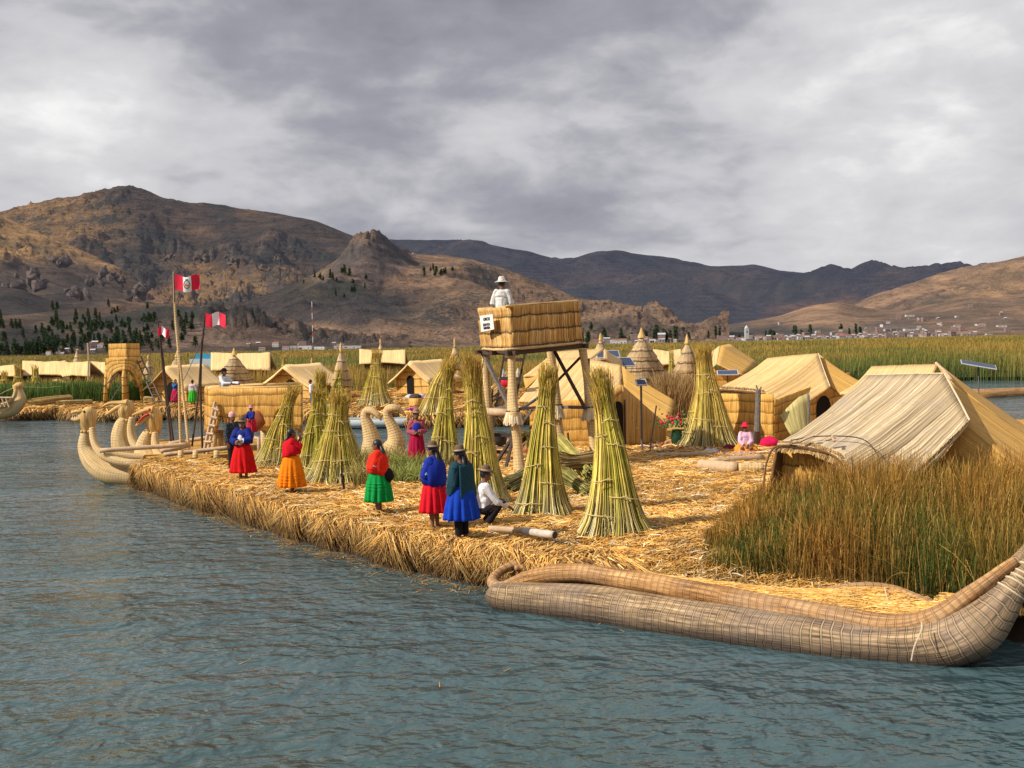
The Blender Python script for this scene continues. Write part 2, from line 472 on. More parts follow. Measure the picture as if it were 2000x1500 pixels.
def hill_mat(name, haze, hz=(0.17, 0.195, 0.27), rock=(0.13, 0.105, 0.09), s=1.0, bump=14.0, spotty=0.5):
    m, T, bs = new_mat(name)
    P = T.add('ShaderNodeNewGeometry').outputs['Position']
    Nn = T.add('ShaderNodeNewGeometry').outputs['Normal']
    a = T.add('ShaderNodeAttribute', attribute_name='Col').outputs['Color']
    q = T.vmath('MULTIPLY', P, (0.001*s, 0.001*s, 0.0022*s))
    n1 = T.noise(q, 9.0, 9.0, 0.68, 0.4)
    n2 = T.noise(q, 42.0, 6.0, 0.7, 0.6)
    n3 = T.noise(T.vmath('ADD', q, (4.0, 2.0, 1.0)), 3.0, 5.0, 0.6)
    n4 = T.noise(q, 130.0, 4.0, 0.7)
    k = T.math('ADD', T.math('ADD', T.math('MULTIPLY', n1, 0.45), T.math('MULTIPLY', n2, 0.33)), T.math('MULTIPLY', n4, 0.22))
    c = T.mix(1.0, a, T.ramp(k, [(0.36, (0.16, 0.17, 0.22)), (0.45, (0.58, 0.57, 0.58)), (0.53, (1.10, 1.04, 0.98)), (0.63, (1.75, 1.6, 1.4))]), 'MULTIPLY')
    sp = T.ramp(T.math('ADD', T.math('MULTIPLY', T.math('ADD', T.math('MULTIPLY', n2, 0.5), T.math('MULTIPLY', n4, 0.5)), 0.62), T.math('MULTIPLY', n3, 0.38)), [(0.50, (0, 0, 0)), (0.535, (min(1, spotty*1.25),)*3)])
    c = T.mix(sp, c, (0.045, 0.05, 0.045))
    nz = T.xyz(Nn)[2]
    c = T.mix(T.ramp(nz, [(0.62, (0.8,)*3), (0.82, (0, 0, 0))]), c, rock)
    T.set(bs, 'Base Color', c); T.set(bs, 'Roughness', 0.95); T.set(bs, 'Specular IOR Level', 0.05)
    zb = T.xyz(P)[2]
    strata = T.math('MULTIPLY', T.math('SINE', T.math('ADD', T.math('MULTIPLY', zb, 0.35), T.math('MULTIPLY', n1, 12.0))), 0.05)
    bp = T.add('ShaderNodeBump', {'Strength': 1.0, 'Distance': bump, 'Height': T.math('ADD', T.math('ADD', n1, T.math('ADD', T.math('MULTIPLY', n2, 0.45), T.math('MULTIPLY', n4, 0.2))), strata)})
    T.set(bs, 'Normal', bp.outputs[0])
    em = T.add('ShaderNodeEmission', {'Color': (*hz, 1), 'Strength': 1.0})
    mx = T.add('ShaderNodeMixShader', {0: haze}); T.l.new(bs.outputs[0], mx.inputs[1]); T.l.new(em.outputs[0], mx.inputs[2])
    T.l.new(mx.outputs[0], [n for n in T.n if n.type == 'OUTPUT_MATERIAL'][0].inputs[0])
    return m

def proj(p):
    q = CM.transposed() @ (V3(p)-CAM)
    return (1000+FPX*q.x/-q.z, 750-FPX*q.y/-q.z)

class Hill:
    def __init__(s, ridge, d0, d1, power=1.2, amp=30, nfreq=1.6, seed=0, crag=0.0, foot=None, extra=None):
        crag *= .45
        s.ridge = ridge; s.d0 = d0; s.d1 = d1; s.p = power; s.amp = amp; s.nf = nfreq; s.sd = seed; s.crag = crag; s.foot = foot; s.extra = extra
    def dep(s, x, v):
        d0 = s.d0(x) if callable(s.d0) else s.d0
        return d0+(s.d1-d0)*v
    def pt(s, x, v):
        d0 = s.dep(x, 0); D = s.dep(x, v); yr = smooth_poly(s.ridge, x)
        zr = max(px(x, yr, s.d1).z, 1.0)
        zf = 0.0 if s.foot is None else px(x, lerp_poly(s.foot, x), d0).z
        sv = min(v, 1.0)
        z = zf + (zr-zf)*(sv**s.p)
        if v > 1: z -= (v-1)*(D-s.d0 if not callable(s.d0) else D)*0.35
        X = gx(x, D, 0).x
        q = V3((X*0.001*s.nf+s.sd*7.7, D*0.001*s.nf*0.7, s.sd))
        n = noise.fractal(q, 0.85, 2.1, 7)
        rg = 1-abs(noise.noise(q*1.7+V3((3, 1, 0))))*2
        env = min(1, sv*3.0)*(1.0-0.80*sv**5)
        z += s.amp*env*(n*1.0+(rg-0.4)*0.9)
        if s.crag:
            c = noise.noise(q*0.9+V3((9, 2, 5)))+0.25*noise.noise(q*6)
            if c > 0.02:
                f = noise.fractal(q*9, 0.5, 2.2, 5)
                z += s.crag*min(1, (c-0.02)*4)*max(0, f*1.6+0.25)*env
        if s.extra: z += s.extra(x, v)
        return V3((X, D, max(z, -0.5 if v < .02 else 0.3)))
    def build(s, name, mat, cover_shade, x0, x1, nx, nv):
        xs = [x0+(x1-x0)*i/nx for i in range(nx+1)]
        vs = [j/nv for j in range(nv+1)]+[1.03, 1.12, 1.3]
        b = MB(); m = len(vs)
        for x in xs:
            for v in vs:
                p = s.pt(x, v); q = proj(p)
                b.v.append(p); b.col.append(cover_shade(q[0], q[1], p))
        for i in range(nx):
            for j in range(m-1):
                a = i*m+j
                b.face((a, a+m, a+m+1, a+1))
        s.o = b.build(name, mat, smooth=True, kind='structure', cols=True, origin=(0, 0, 0))
        return s.o

def mixc(a, b, t):
    t = max(0.0, min(1.0, t)); return tuple(x*(1-t)+y*t for x, y in zip(a, b))
def cover_shade_fn(base, blobs, wob=40):  # blobs tint the slope: ground cover and painted cloud shadow
    def f(x, y, p):
        n = noise.noise(V3((x*0.012, y*0.02, 1.0)))*wob; n2 = noise.noise(V3((x*0.012, y*0.02, 9.0)))*wob*0.6
        c = base
        for cx, cy, rx, ry, col, st in blobs:
            r = math.hypot((x+n-cx)/rx, (y+n2-cy)/ry)
            c = mixc(c, col, st*max(0.0, min(1.0, (1.25-r)/0.5)))
        return c
    return f
HG = (0.40, 0.25, 0.115)   # dry grass
HB = (0.30, 0.165, 0.085)   # brown slope
HD = (0.075, 0.062, 0.06)  # dark tone for cloud shadow painted into the slope
HP = (0.31, 0.20, 0.125)

def build_hills():
    # far range to the right, haze and cloud shadow put into its dark colour
    r2 = [(600, 500), (760, 476), (860, 479), (950, 485), (1020, 497), (1100, 512), (1170, 500), (1230, 503), (1300, 511), (1380, 527), (1440, 522), (1480, 518), (1530, 528), (1600, 534), (1700, 526), (1820, 515), (1870, 524), (1960, 530), (2150, 525)]
    h = Hill(r2, 3800, 7500, 1.5, 220, 0.7, 3)
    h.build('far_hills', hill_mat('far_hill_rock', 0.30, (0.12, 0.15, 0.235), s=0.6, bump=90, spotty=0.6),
            cover_shade_fn((0.085, 0.072, 0.075), [(1240, 560, 90, 30, (0.16, .11, .085), .6), (1560, 575, 90, 25, (0.17, .12, .09), .6), (1750, 560, 60, 25, (0.15, .105, .085), .6), (1100, 545, 60, 20, (0.14, .10, .08), .5), (1400, 560, 60, 40, (0.15, 0.11, 0.08), .6), (1330, 610, 120, 30, (0.10, 0.075, 0.06), .8), (1650, 610, 140, 22, HB, .8), (1150, 600, 160, 25, (0.11, .085, .07), .7)]), 560, 2160, 260, 60)
    # big mountain on the left
    r1 = [(-150, 440), (0, 415), (40, 405), (100, 391), (180, 380), (240, 369), (275, 369), (300, 378), (380, 403), (440, 407), (490, 416), (560, 425), (620, 437), (680, 458), (740, 482), (850, 520), (1000, 580), (1100, 620)]
    h1 = Hill(r1, 2200, 5600, 1.35, 105, 1.0, 1, crag=75)
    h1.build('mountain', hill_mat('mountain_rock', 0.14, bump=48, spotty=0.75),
             cover_shade_fn(mixc(HB, HG, 0.45), [(320, 405, 170, 60, HD, .85), (600, 470, 200, 60, HD, .85), (430, 440, 60, 60, HD, .3), (130, 430, 110, 45, HG, .7), (480, 560, 130, 40, HG, .9), (150, 540, 180, 45, (0.10, 0.08, 0.07), .85), (60, 620, 200, 35, HD, .8), (330, 490, 160, 22, (0.09, .075, .065), .6)]), -140, 1060, 330, 130)  # dark patches along the crest are painted cloud shadow
    # gold shoulder at the far left
    r4 = [(-150, 400), (0, 416), (60, 440), (130, 470), (190, 495), (260, 530), (330, 575)]
    h4 = Hill(r4, 2100, 4200, 1.2, 40, 1.2, 5, crag=50)
    h4.build('shoulder_hill', hill_mat('shoulder_rock', 0.10, bump=18), cover_shade_fn(HG, [(80, 560, 170, 55, (0.08, .065, .06), .9), (200, 560, 90, 40, (0.09, .07, .06), .8)]), -140, 330, 130, 80)
    # brown hill carrying the rock outcrop
    r3 = [(360, 640), (430, 606), (500, 585), (560, 560), (620, 530), (660, 505), (700, 482), (730, 474), (770, 487), (820, 498), (870, 500), (930, 517), (1000, 548), (1060, 570), (1120, 590), (1200, 612), (1280, 630), (1350, 644), (1420, 656)]
    def crown(x, v):
        u = (x-732)/56; w = max(0.0, min(1.0, (v-.62)/.26)); m = math.exp(-(abs(u)**2.6)*1.1)*w*w*(3-2*w)
        m += .55*math.exp(-((x-698)/16)**2)*w + .35*math.exp(-((x-792)/12)**2)*max(0, (v-.85)/.15)
        h = 28*m*(0.85+.5*noise.noise(V3((x*.05, v*9, 2)))+.35*noise.noise(V3((x*.16, v*22, 5))))
        return h*.45+math.floor(h/7.5)*7.5*.55 if m > .02 else 0
    h3 = Hill(r3, 1300, 3000, 1.15, 52, 1.9, 2, crag=26, extra=crown)
    h3.build('outcrop_hill', hill_mat('outcrop_hill_rock', 0.09, bump=30, spotty=0.7),
             cover_shade_fn(HP, [(640, 600, 210, 42, (0.055, .05, .05), .93), (520, 575, 70, 28, (0.06, .05, .045), .9), (725, 505, 62, 46, (0.13, .10, .09), .95), (900, 600, 120, 25, HP, .4), (620, 560, 70, 16, (0.07, .065, .045), .7), (1250, 645, 120, 12, (0.09, .075, .06), .7)]), 360, 1425, 460, 130)  # wide dark patch on the lower left slope is painted cloud shadow
    # dark terraced hill at the far left
    r6 = [(-150, 545), (0, 561), (50, 567), (110, 592), (160, 606), (220, 622), (300, 650)]
    h6 = Hill(r6, 1150, 1800, 1.0, 14, 2.5, 6)
    h6.build('dark_hill', hill_mat('dark_hill_rock', 0.06, bump=6), cover_shade_fn((0.055, 0.042, 0.04), []), -140, 300, 80, 40)
    # low rocky foreshore with trees
    r8 = [(-150, 600), (0, 618), (90, 612), (170, 606), (240, 604), (300, 596), (360, 600), (430, 606), (480, 624), (560, 645), (640, 668), (720, 684), (800, 690)]
    h8 = Hill(r8, 880, 1500, 1.0, 15, 3.4, 8, crag=22)
    h8.build('foreshore_hill', hill_mat('foreshore_rock', 0.05, bump=10, s=2.0, spotty=0.7),
             cover_shade_fn((0.13, 0.088, 0.066), [(250, 640, 200, 16, (0.21, .145, .11), .7), (400, 665, 100, 20, (0.23, .16, .12), .7), (60, 670, 140, 30, (0.05, .045, .04), .8), (380, 612, 120, 18, (0.05, .045, .04), .7)]), -140, 800, 240, 60)
    # right hand brown hills
    r9 = [(1560, 655), (1640, 625), (1700, 598), (1780, 562), (1840, 540), (1890, 524), (1940, 515), (2000, 504), (2150, 480)]
    h9 = Hill(r9, 2700, 4600, 1.1, 90, 1.2, 9, crag=20)
    h9.build('right_hill', hill_mat('right_hill_rock', 0.17, (0.2, 0.2, 0.24), bump=26, s=0.8, spotty=0.5), cover_shade_fn(HP, [(1780, 610, 80, 30, (0.10, .08, .065), .5), (1950, 560, 120, 30, HG, .4)]), 1560, 2150, 140, 60)
    r10 = [(1300, 650), (1380, 644), (1440, 634), (1520, 622), (1585, 598), (1640, 590), (1700, 604), (1760, 606), (1830, 590), (1900, 578), (1960, 572), (2150, 550)]
    h10 = Hill(r10, 1500, 3200, 1.6, 26, 1.3, 12)
    h10.build('town_slope', hill_mat('town_slope_rock', 0.12, (0.2, 0.2, 0.24), bump=12, s=0.9), cover_shade_fn((0.22, 0.145, 0.095), [(1580, 610, 80, 20, HP, .7), (1500, 650, 400, 14, (0.10, .085, .075), .8)]), 1300, 2150, 180, 60)
    return h1, h3, h8, h9, h10
H1, H3, H8, H9, H10 = build_hills()

# rock tower on the hill: piled, jointed blocks
def rocks():
    m = hill_mat('outcrop_rock', 0.08, rock=(0.16, 0.125, 0.11), s=8.0, bump=3.0, spotty=0.6)
    b = MB(); c = (0.22, 0.175, 0.155)
    spec = [(700, 500, 16, 34), (716, 492, 18, 44), (735, 484, 20, 46), (750, 492, 15, 40), (770, 500, 12, 22), (690, 520, 16, 40), (708, 540, 14, 44), (738, 530, 18, 52), (724, 560, 16, 40), (785, 497, 7, 14), (800, 500, 6, 10), (680, 545, 10, 30)]
    for x, y, w, hh in []:
        vv = .98
        while vv > .3 and proj(H3.pt(x, vv))[1] < y+hh*.5: vv -= .01
        P = H3.pt(x, vv); s = P.y/FPX; z0 = P.z-8; zt = px(x, y-hh*.45, P.y).z; n = 7
        for k in range(n):
            f = k/(n-1); z = z0+(zt-z0)*f
            rr = w*s*(1.0-0.40*f)*rnd.uniform(0.8, 1.2)
            b.ell((P.x+rnd.uniform(-6, 6), P.y-12*(1-f)*3, z), (rr, rr*1.2, (zt-z0)/n*0.72), 12, 6, M=Matrix.Rotation(rnd.uniform(-.12, .12), 3, 'Y'), col=c)
    for v in b.v:
        v += V3((noise.noise(v*0.05)*7, 0, noise.noise(v*0.07+V3((5, 5, 5)))*6))
    # scattered crags on the mountain foot
    for i, (x, y, w, hh, d) in enumerate([(215, 520, 30, 26, 3000), (185, 540, 20, 18, 3000), (60, 530, 40, 24, 2700), (25, 555, 30, 20, 2700), (235, 530, 14, 26, 3000), (330, 495, 12, 9, 3300), (390, 497, 18, 10, 3300), (455, 505, 14, 16, 3300), (445, 490, 7, 10, 3400), (540, 497, 9, 9, 3500), (275, 560, 34, 16, 2500), (120, 505, 24, 12, 2900), (860, 480, 5, 8, 5200), (150, 560, 26, 20, 2600)]):
        bb = MB(); s = d/FPX
        for k in range(9):
            P = px(x+rnd.uniform(-w, w)*0.8, y+rnd.uniform(0, hh), d+rnd.uniform(-50, 50))
            r = rnd.uniform(.14, .34)*w*s; P.z -= r*.45
            bb.ell(P, (r, r, r*rnd.uniform(.6, 1.5)), 7, 5, M=Matrix.Rotation(rnd.uniform(-.4, .4), 3, 'Y'), col=(0.075, 0.062, 0.06))
        for v in bb.v: v += V3((noise.noise(v*0.04)*9+noise.noise(v*.15)*6, 0, noise.noise(v*0.05+V3((5, 5, 5)))*9+noise.noise(v*.17)*7))
        bb.build('crag', m, cols=True, kind='structure')
rocks()

# ------------------------------------------------------------------ islands
def seg_dist(P, poly):
    """signed distance, positive inside; P (N,2)"""
    n = len(poly); d = np.full(len(P), 1e9); inside = np.zeros(len(P), bool)
    for i in range(n):
        a = np.array(poly[i], float); b = np.array(poly[(i+1) % n], float); e = b-a
        t = np.clip(((P-a) @ e)/(e @ e), 0, 1)
        d = np.minimum(d, np.linalg.norm(P-(a+t[:, None]*e), axis=1))
        c = ((a[1] > P[:, 1]) != (b[1] > P[:, 1]))
        with np.errstate(divide='ignore', invalid='ignore'):
            xi = (b[0]-a[0])*(P[:, 1]-a[1])/(b[1]-a[1])+a[0]
        inside ^= c & (P[:, 0] < xi)
    return np.where(inside, d, -d)
def npnoise(P, s, seed=0.0):
    return np.array([noise.noise(V3((p[0]*s, p[1]*s, seed))) for p in P])
ZT = 0.7
FRONT_EDGE = [(258, 945), (290, 962), (370, 990), (450, 1014), (560, 1050), (640, 1072), (700, 1086), (770, 1106), (850, 1128), (930, 1144)]
BACK_OF_BOAT = [(985, 19.0), (1100, 18.0), (1250, 17.2), (1400, 16.6), (1540, 16.3), (1680, 16.1), (1800, 15.9), (1900, 15.5), (2050, 15.0)]
def P2(x, y, z=ZT): p = gp(x, y, z); return (p.x, p.y)
FRONT = [P2(*e, 0.0) for e in FRONT_EDGE] + [(gx(x, d, 0).x, d) for x, d in BACK_OF_BOAT] + [(12, 14.6), (24, 16), (26, 40), (19, 48), (15.5, 57), (9, 62), (3.5, 60), (1.6, 46), (0.4, 41.5), (-1.6, 38.0)] + [P2(800, 888), P2(690, 896), P2(540, 902), P2(420, 905), P2(330, 903), P2(285, 908)]
def wob_edge(poly, amp, seed, close_step=0.5):
    out = []
    n = len(poly)
    for i in range(n):
        a = V3((*poly[i], 0)); b = V3((*poly[(i+1) % n], 0)); L = (b-a).length; k = max(1, int(L/close_step))
        nrm = V3((-(b-a).y, (b-a).x, 0)).normalized()
        for j in range(k):
            p = a+(b-a)*j/k
            w = amp*noise.noise(V3((p.x*0.6, p.y*0.6, seed)))+amp*.5*noise.noise(V3((p.x*2, p.y*2, seed)))
            p = p+nrm*w; out.append((p.x, p.y))
    return out
FRONTW = wob_edge(FRONT, 0.30, 1.0)
FAR = [(-75, 80), (-60, 74), (-45, 72.5), P2(120, 797), P2(205, 800), P2(330, 797), P2(420, 798), P2(520, 800), P2(640, 803), P2(700, 806), P2(860, 808), P2(960, 806), P2(1060, 800), (6, 66), (14, 67), (20, 74), (22, 92), (10, 104), (-12, 106), (-40, 104), (-75, 100)]
FARW = wob_edge(FAR, 0.5, 2.0, 1.0)

def drop_near_boat(P):
    """the ground sinks towards the moored boat; P (N,2+)"""
    L = np.array([(gx(x, d, 0).x, d) for x, d in BACK_OF_BOAT]); d = np.full(len(P), 1e9); Q = np.asarray(P)[:, :2]
    for a, b_ in zip(L, L[1:]):
        e = b_-a; t = np.clip(((Q-a) @ e)/(e @ e), 0, 1); d = np.minimum(d, np.linalg.norm(Q-(a+t[:, None]*e), axis=1))
    k = np.clip(1-(d-.2)/2.6, 0, 1); return .34*k*k*(3-2*k)
def island_mat(name, light, dark):
    m, T, bs = new_mat(name)
    P = T.add('ShaderNodeNewGeometry').outputs['Position']
    n1 = T.noise(T.vmath('MULTIPLY', P, (1.0, 0.45, 1.0)), 22.0, 5.0, 0.7, 1.5)
    n2 = T.noise(P, 0.55, 5.0, 0.6)
    n3 = T.noise(T.vmath('MULTIPLY', P, (0.4, 1.0, 1.0)), 30.0, 4.0, 0.7, 1.0)
    k = T.math('ADD', T.math('MULTIPLY', n1, 0.5), T.math('MULTIPLY', n3, 0.5))
    c = T.ramp(k, [(0.36, tuple(x*0.25 for x in light)), (0.47, tuple(x*0.62 for x in light)), (0.54, light), (0.66, tuple(min(1, x*1.35) for x in light))])
    c = T.mix(T.ramp(n2, [(0.4, (0, 0, 0)), (0.62, (0.5,)*3)]), c, tuple(x*0.62 for x in light))
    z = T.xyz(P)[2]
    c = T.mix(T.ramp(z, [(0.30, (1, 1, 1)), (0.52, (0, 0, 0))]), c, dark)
    T.set(bs, 'Base Color', c); T.set(bs, 'Roughness', 0.9); T.set(bs, 'Specular IOR Level', 0.1)
    bp = T.add('ShaderNodeBump', {'Strength': 0.9, 'Distance': 0.05, 'Height': T.math('ADD', k, T.math('MULTIPLY', n2, 0.6))})
    T.set(bs, 'Normal', bp.outputs[0]); return m
def island(name, poly, step, mat, rnd_w=0.55):
    pa = np.array(poly); x0, y0 = pa.min(0)-0.6; x1, y1 = pa.max(0)+0.6
    nx = int((x1-x0)/step)+1; ny = int((y1-y0)/step)+1
    X, Y = np.meshgrid(np.linspace(x0, x1, nx), np.linspace(y0, y1, ny))
    P = np.stack([X.ravel(), Y.ravel()], 1); sd = seg_dist(P, poly)
    t = np.clip((sd+0.12)/rnd_w, 0, 1); prof = np.sqrt(1-(1-t)**2)
    z = -0.5+(ZT+0.5)*prof + np.where(sd > 0.1, 0.045*npnoise(P, 0.8)+0.03*npnoise(P, 2.5, 4.0), 0)
    if name == 'island_ground': z = np.where(sd > -.2, z-drop_near_boat(P)*(z > 0), z)
    idx = np.arange(nx*ny).reshape(ny, nx)
    keep = (sd > -0.45).reshape(ny, nx)
    b = MB(); b.v = [V3((p[0], p[1], zz)) for p, zz in zip(P, z)]; b.col = [(1, 1, 1)]*len(b.v)
    for j in range(ny-1):
        for i in range(nx-1):
            if keep[j, i] and keep[j, i+1] and keep[j+1, i] and keep[j+1, i+1]:
                b.face((idx[j, i], idx[j, i+1], idx[j+1, i+1], idx[j+1, i]))
    return b.build(name, mat, smooth=True, kind='structure', origin=(0, 0, 0))
MI = island_mat('reed_ground', (0.70, 0.38, 0.10), (0.05, 0.03, 0.018))
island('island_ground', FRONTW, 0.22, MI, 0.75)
MI2 = island_mat('far_reed_ground', (0.56, 0.36, 0.13), (0.08, 0.05, 0.03))
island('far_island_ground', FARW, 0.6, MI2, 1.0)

M_STRAND = attr_mat('strand', 0.7, 0.2)
def loose_straw():
    n = 150000
    x = nr.uniform(200, 2000, n); y = 1180-(1180-845)*nr.uniform(0, 1, n)**0.9
    pts = np.array([gp(a, b, ZT)[:] for a, b in zip(x, y)])
    sd = seg_dist(pts[:, :2], FRONTW); ok = sd > 0.02; pts = pts[ok]; n = len(pts)
    d = pts[:, 1]
    L = nr.uniform(0.10, 0.42, n)*(0.7+d/45)
    # straw lies mostly across the island, brushed in patches
    base = npnoise(pts, 0.25, 3.0)*2.2+0.15
    a = base + nr.normal(0, 0.75, n)
    dirv = np.stack([np.cos(a), np.sin(a), nr.normal(0, 0.10, n)], 1)
    up = nr.uniform(0.0, 0.07, n)
    lift = np.abs(nr.normal(0, 0.03, n))
    K = 3; t = np.linspace(-0.5, 0.5, K)
    bend = nr.normal(0, 0.09, n)
    perp = np.stack([-np.sin(a), np.cos(a), np.zeros(n)], 1)
    path = pts[:, None, :] + dirv[:, None, :]*(L[:, None]*t[None, :])[..., None] + perp[:, None, :]*((bend*L)[:, None]*(t*t*4)[None, :])[..., None]
    path[:, :, 2] += up[:, None]+0.01+lift[:, None]*(1-4*t*t)[None, :]
    hn = 0.045*npnoise(pts, 0.8)+0.03*npnoise(pts, 2.5, 4.0)
    path[:, :, 2] += hn[:, None]-drop_near_boat(pts)[:, None]
    w = (nr.uniform(0.004, 0.0085, n)*(0.6+d/40))[:, None]
    c = pick(GOLD, n)
    damp = np.clip(1.0+0.55*npnoise(pts, 0.45, 11.0)+0.35*npnoise(pts, 1.6, 13.0), .5, 1.12)[:, None]
    c = np.clip(c*damp*np.array([1, .98, .95]), 0, 1)
    k = nr.uniform(0, 1, n) < 0.13+.2*(1-damp[:, 0]); c[k] = pick(GOLD_DARK, int(k.sum()))
    k = nr.uniform(0, 1, n) < 0.08; c[k] = pick([(0.85, 0.72, 0.45), (0.9, 0.8, 0.58)], int(k.sum()))
    sidev = np.stack([perp[:, 0], perp[:, 1], nr.normal(0.25, 0.5, n)], 1)
    strands('loose_straw', path, w, c, M_STRAND, 2, side=sidev, kind='stuff', label='loose golden straw strewn over the near reed island', cat='straw')
loose_straw()

def fringe(name, poly, i0, i1, n, r_in, out, drop, wid, label, ztop=ZT, dark=0.35):
    P = np.array(poly); closed = np.arange(i0, i1+1) % len(P); E = P[closed]
    seg = np.diff(E, axis=0); L = np.linalg.norm(seg, axis=1); cum = np.concatenate([[0], np.cumsum(L)])
    s = nr.uniform(0, cum[-1], n); k = np.clip(np.searchsorted(cum, s)-1, 0, len(L)-1)
    tt = (s-cum[k])/L[k]; p = E[k]+seg[k]*tt[:, None]
    nrm = np.stack([seg[k][:, 1], -seg[k][:, 0]], 1)/L[k][:, None]
    ctr = P.mean(0)
    flip = (((p-ctr)*nrm).sum(1) < 0); nrm[flip] *= -1
    tang = seg[k]/L[k][:, None]
    clump = npnoise(np.stack([p[:, 0], p[:, 1]], 1), 1.4, 7.0)
    kk = nr.uniform(0, 1, n)                       # where on the edge's rounding it starts
    start_in = r_in*kk
    ln = nr.uniform(0.25, 0.62, n)*(1+clump*0.5)
    K = 5; t = np.linspace(0, 1, K)
    lean = nr.normal(0.15, 0.75, n)+clump*1.1
    path = np.zeros((n, K, 3))
    o = out*nr.uniform(0.5, 1.5, n)*(1+clump*0.7)
    horiz = -start_in[:, None] + (start_in*0.9+o)[:, None]*np.sin(t*1.5)[None, :]
    path[:, :, 0] = p[:, 0, None]+nrm[:, 0, None]*horiz+tang[:, 0, None]*(lean*ln)[:, None]*t
    path[:, :, 1] = p[:, 1, None]+nrm[:, 1, None]*horiz+tang[:, 1, None]*(lean*ln)[:, None]*t
    zs = ztop+0.05-0.38*nr.uniform(0, 1, n)*(1-kk)
    path[:, :, 2] = zs[:, None]-(drop*ln/0.45)[:, None]*(t**1.7)[None, :]+nr.uniform(0, .05, n)[:, None]
    path[:, :, 2] = np.maximum(path[:, :, 2], -0.03)
    w = (nr.uniform(0.6, 1.3, n)*wid)[:, None]*np.linspace(1, 0.6, K)[None, :]
    c0 = pick(GOLD, n); q = nr.uniform(0, 1, n) < 0.45; c0[q] = pick(GOLD_DARK, int(q.sum()))
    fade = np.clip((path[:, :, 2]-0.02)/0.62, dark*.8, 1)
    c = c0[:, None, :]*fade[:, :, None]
    sidev = np.stack([tang[:, 0], tang[:, 1], nr.normal(0, 0.3, n)], 1)
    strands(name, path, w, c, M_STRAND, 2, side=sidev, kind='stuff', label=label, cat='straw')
iw = max(range(len(FRONTW)), key=lambda i: -math.hypot(FRONTW[i][0]-FRONT[10][0], FRONTW[i][1]-FRONT[10][1]))
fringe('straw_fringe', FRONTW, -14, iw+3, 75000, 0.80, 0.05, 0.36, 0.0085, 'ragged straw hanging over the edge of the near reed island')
jw = [i for i, p in enumerate(FARW) if p[0] < 6 and p[1] < 76]
fringe('far_straw_fringe', FARW, min(jw), max(jw), 26000, 1.2, 0.3, 0.5, 0.028, 'straw hanging over the edge of the far reed island', dark=0.3)
def floating_straw():
    P = np.array(FRONTW[:iw+6]); n = 1500; k = nr.integers(0, len(P)-1, n); p = P[k]+(P[k+1]-P[k])*nr.uniform(0, 1, (n, 1))
    e = P[k+1]-P[k]; nm = np.stack([e[:, 1], -e[:, 0]], 1)/np.linalg.norm(e, axis=1, keepdims=True); ctr = np.array(FRONTW).mean(0)
    nm[((p-ctr)*nm).sum(1) < 0] *= -1
    p = p+nm*np.abs(nr.exponential(.22, (n, 1)))+nm*.12
    q = np.array([gp(a, b_, 0)[:2] for a, b_ in zip(nr.uniform(0, 1500, 7), nr.uniform(1100, 1490, 7))]); p = np.concatenate([p, q]); n = len(p)
    a = nr.uniform(0, 3.14, n); L = nr.uniform(.05, .28, n); t = np.linspace(-.5, .5, 3)
    path = np.zeros((n, 3, 3)); path[:, :, 0] = p[:, 0, None]+(np.cos(a)*L)[:, None]*t; path[:, :, 1] = p[:, 1, None]+(np.sin(a)*L)[:, None]*t; path[:, :, 2] = .012
    strands('floating_straw', path, np.full((n, 1), .006), pick(GOLD+GOLD_DARK, n)*.7, M_STRAND, 2, side=np.stack([-np.sin(a), np.cos(a), np.zeros(n)], 1), kind='stuff', label='broken bits of straw floating on the water along the near island', cat='straw')
floating_straw()
def far_straw():
    n = 30000
    x = nr.uniform(0, 1150, n); y = nr.uniform(752, 802, n)
    pts = np.array([gp(a, b, ZT)[:] for a, b in zip(x, y)]); sd = seg_dist(pts[:, :2], FARW); pts = pts[sd > 0.1]; n = len(pts)
    a = nr.uniform(0, math.pi, n); L = nr.uniform(0.3, 1.2, n)
    t = np.linspace(-.5, .5, 2); dv = np.stack([np.cos(a), np.sin(a), nr.normal(0, .12, n)], 1)
    path = pts[:, None, :]+dv[:, None, :]*(L[:, None]*t)[..., None]; path[:, :, 2] += 0.08
    strands('far_loose_straw', path, np.full((n, 1), 0.028), pick(GOLD+GOLD_DARK, n), M_STRAND, 2, side=np.stack([-np.sin(a), np.cos(a), np.full(n, .5)], 1), kind='stuff', label='loose straw strewn over the far reed island', cat='straw')
far_straw()

# ------------------------------------------------------------------ reed beds
def blades(name, pts, h, lean, wid, base_c, tip_c, K=4, label=None, cat='reeds', kind='stuff', parent=None, curl=0.0, sides=2):
    n = len(pts); t = np.linspace(0, 1, K)
    a = nr.uniform(0, 2*np.pi, n)
    lx = np.cos(a)*lean+nr.normal(0.03, 0.03, n); ly = np.sin(a)*lean
    path = np.zeros((n, K, 3))
    path[:, :, 0] = pts[:, 0, None]+(lx*h)[:, None]*t**2
    path[:, :, 1] = pts[:, 1, None]+(ly*h)[:, None]*t**2
    dz = t[None, :]-(curl if np.ndim(curl) else np.full(n, curl))[:, None]*t[None, :]**3
    path[:, :, 2] = pts[:, 2, None]+h[:, None]*dz
    w = wid[:, None]*np.linspace(1.0, 0.35, K)[None, :]
    c = base_c[:, None, :]*(1-t)[None, :, None]+tip_c[:, None, :]*t[None, :, None]
    a2 = nr.normal(0, .7, n)
    return strands(name, path, w, c, M_STRAND, sides, side=np.stack([np.cos(a2), np.sin(a2), np.zeros(n)], 1), kind=kind, label=label, cat=cat, parent=parent)

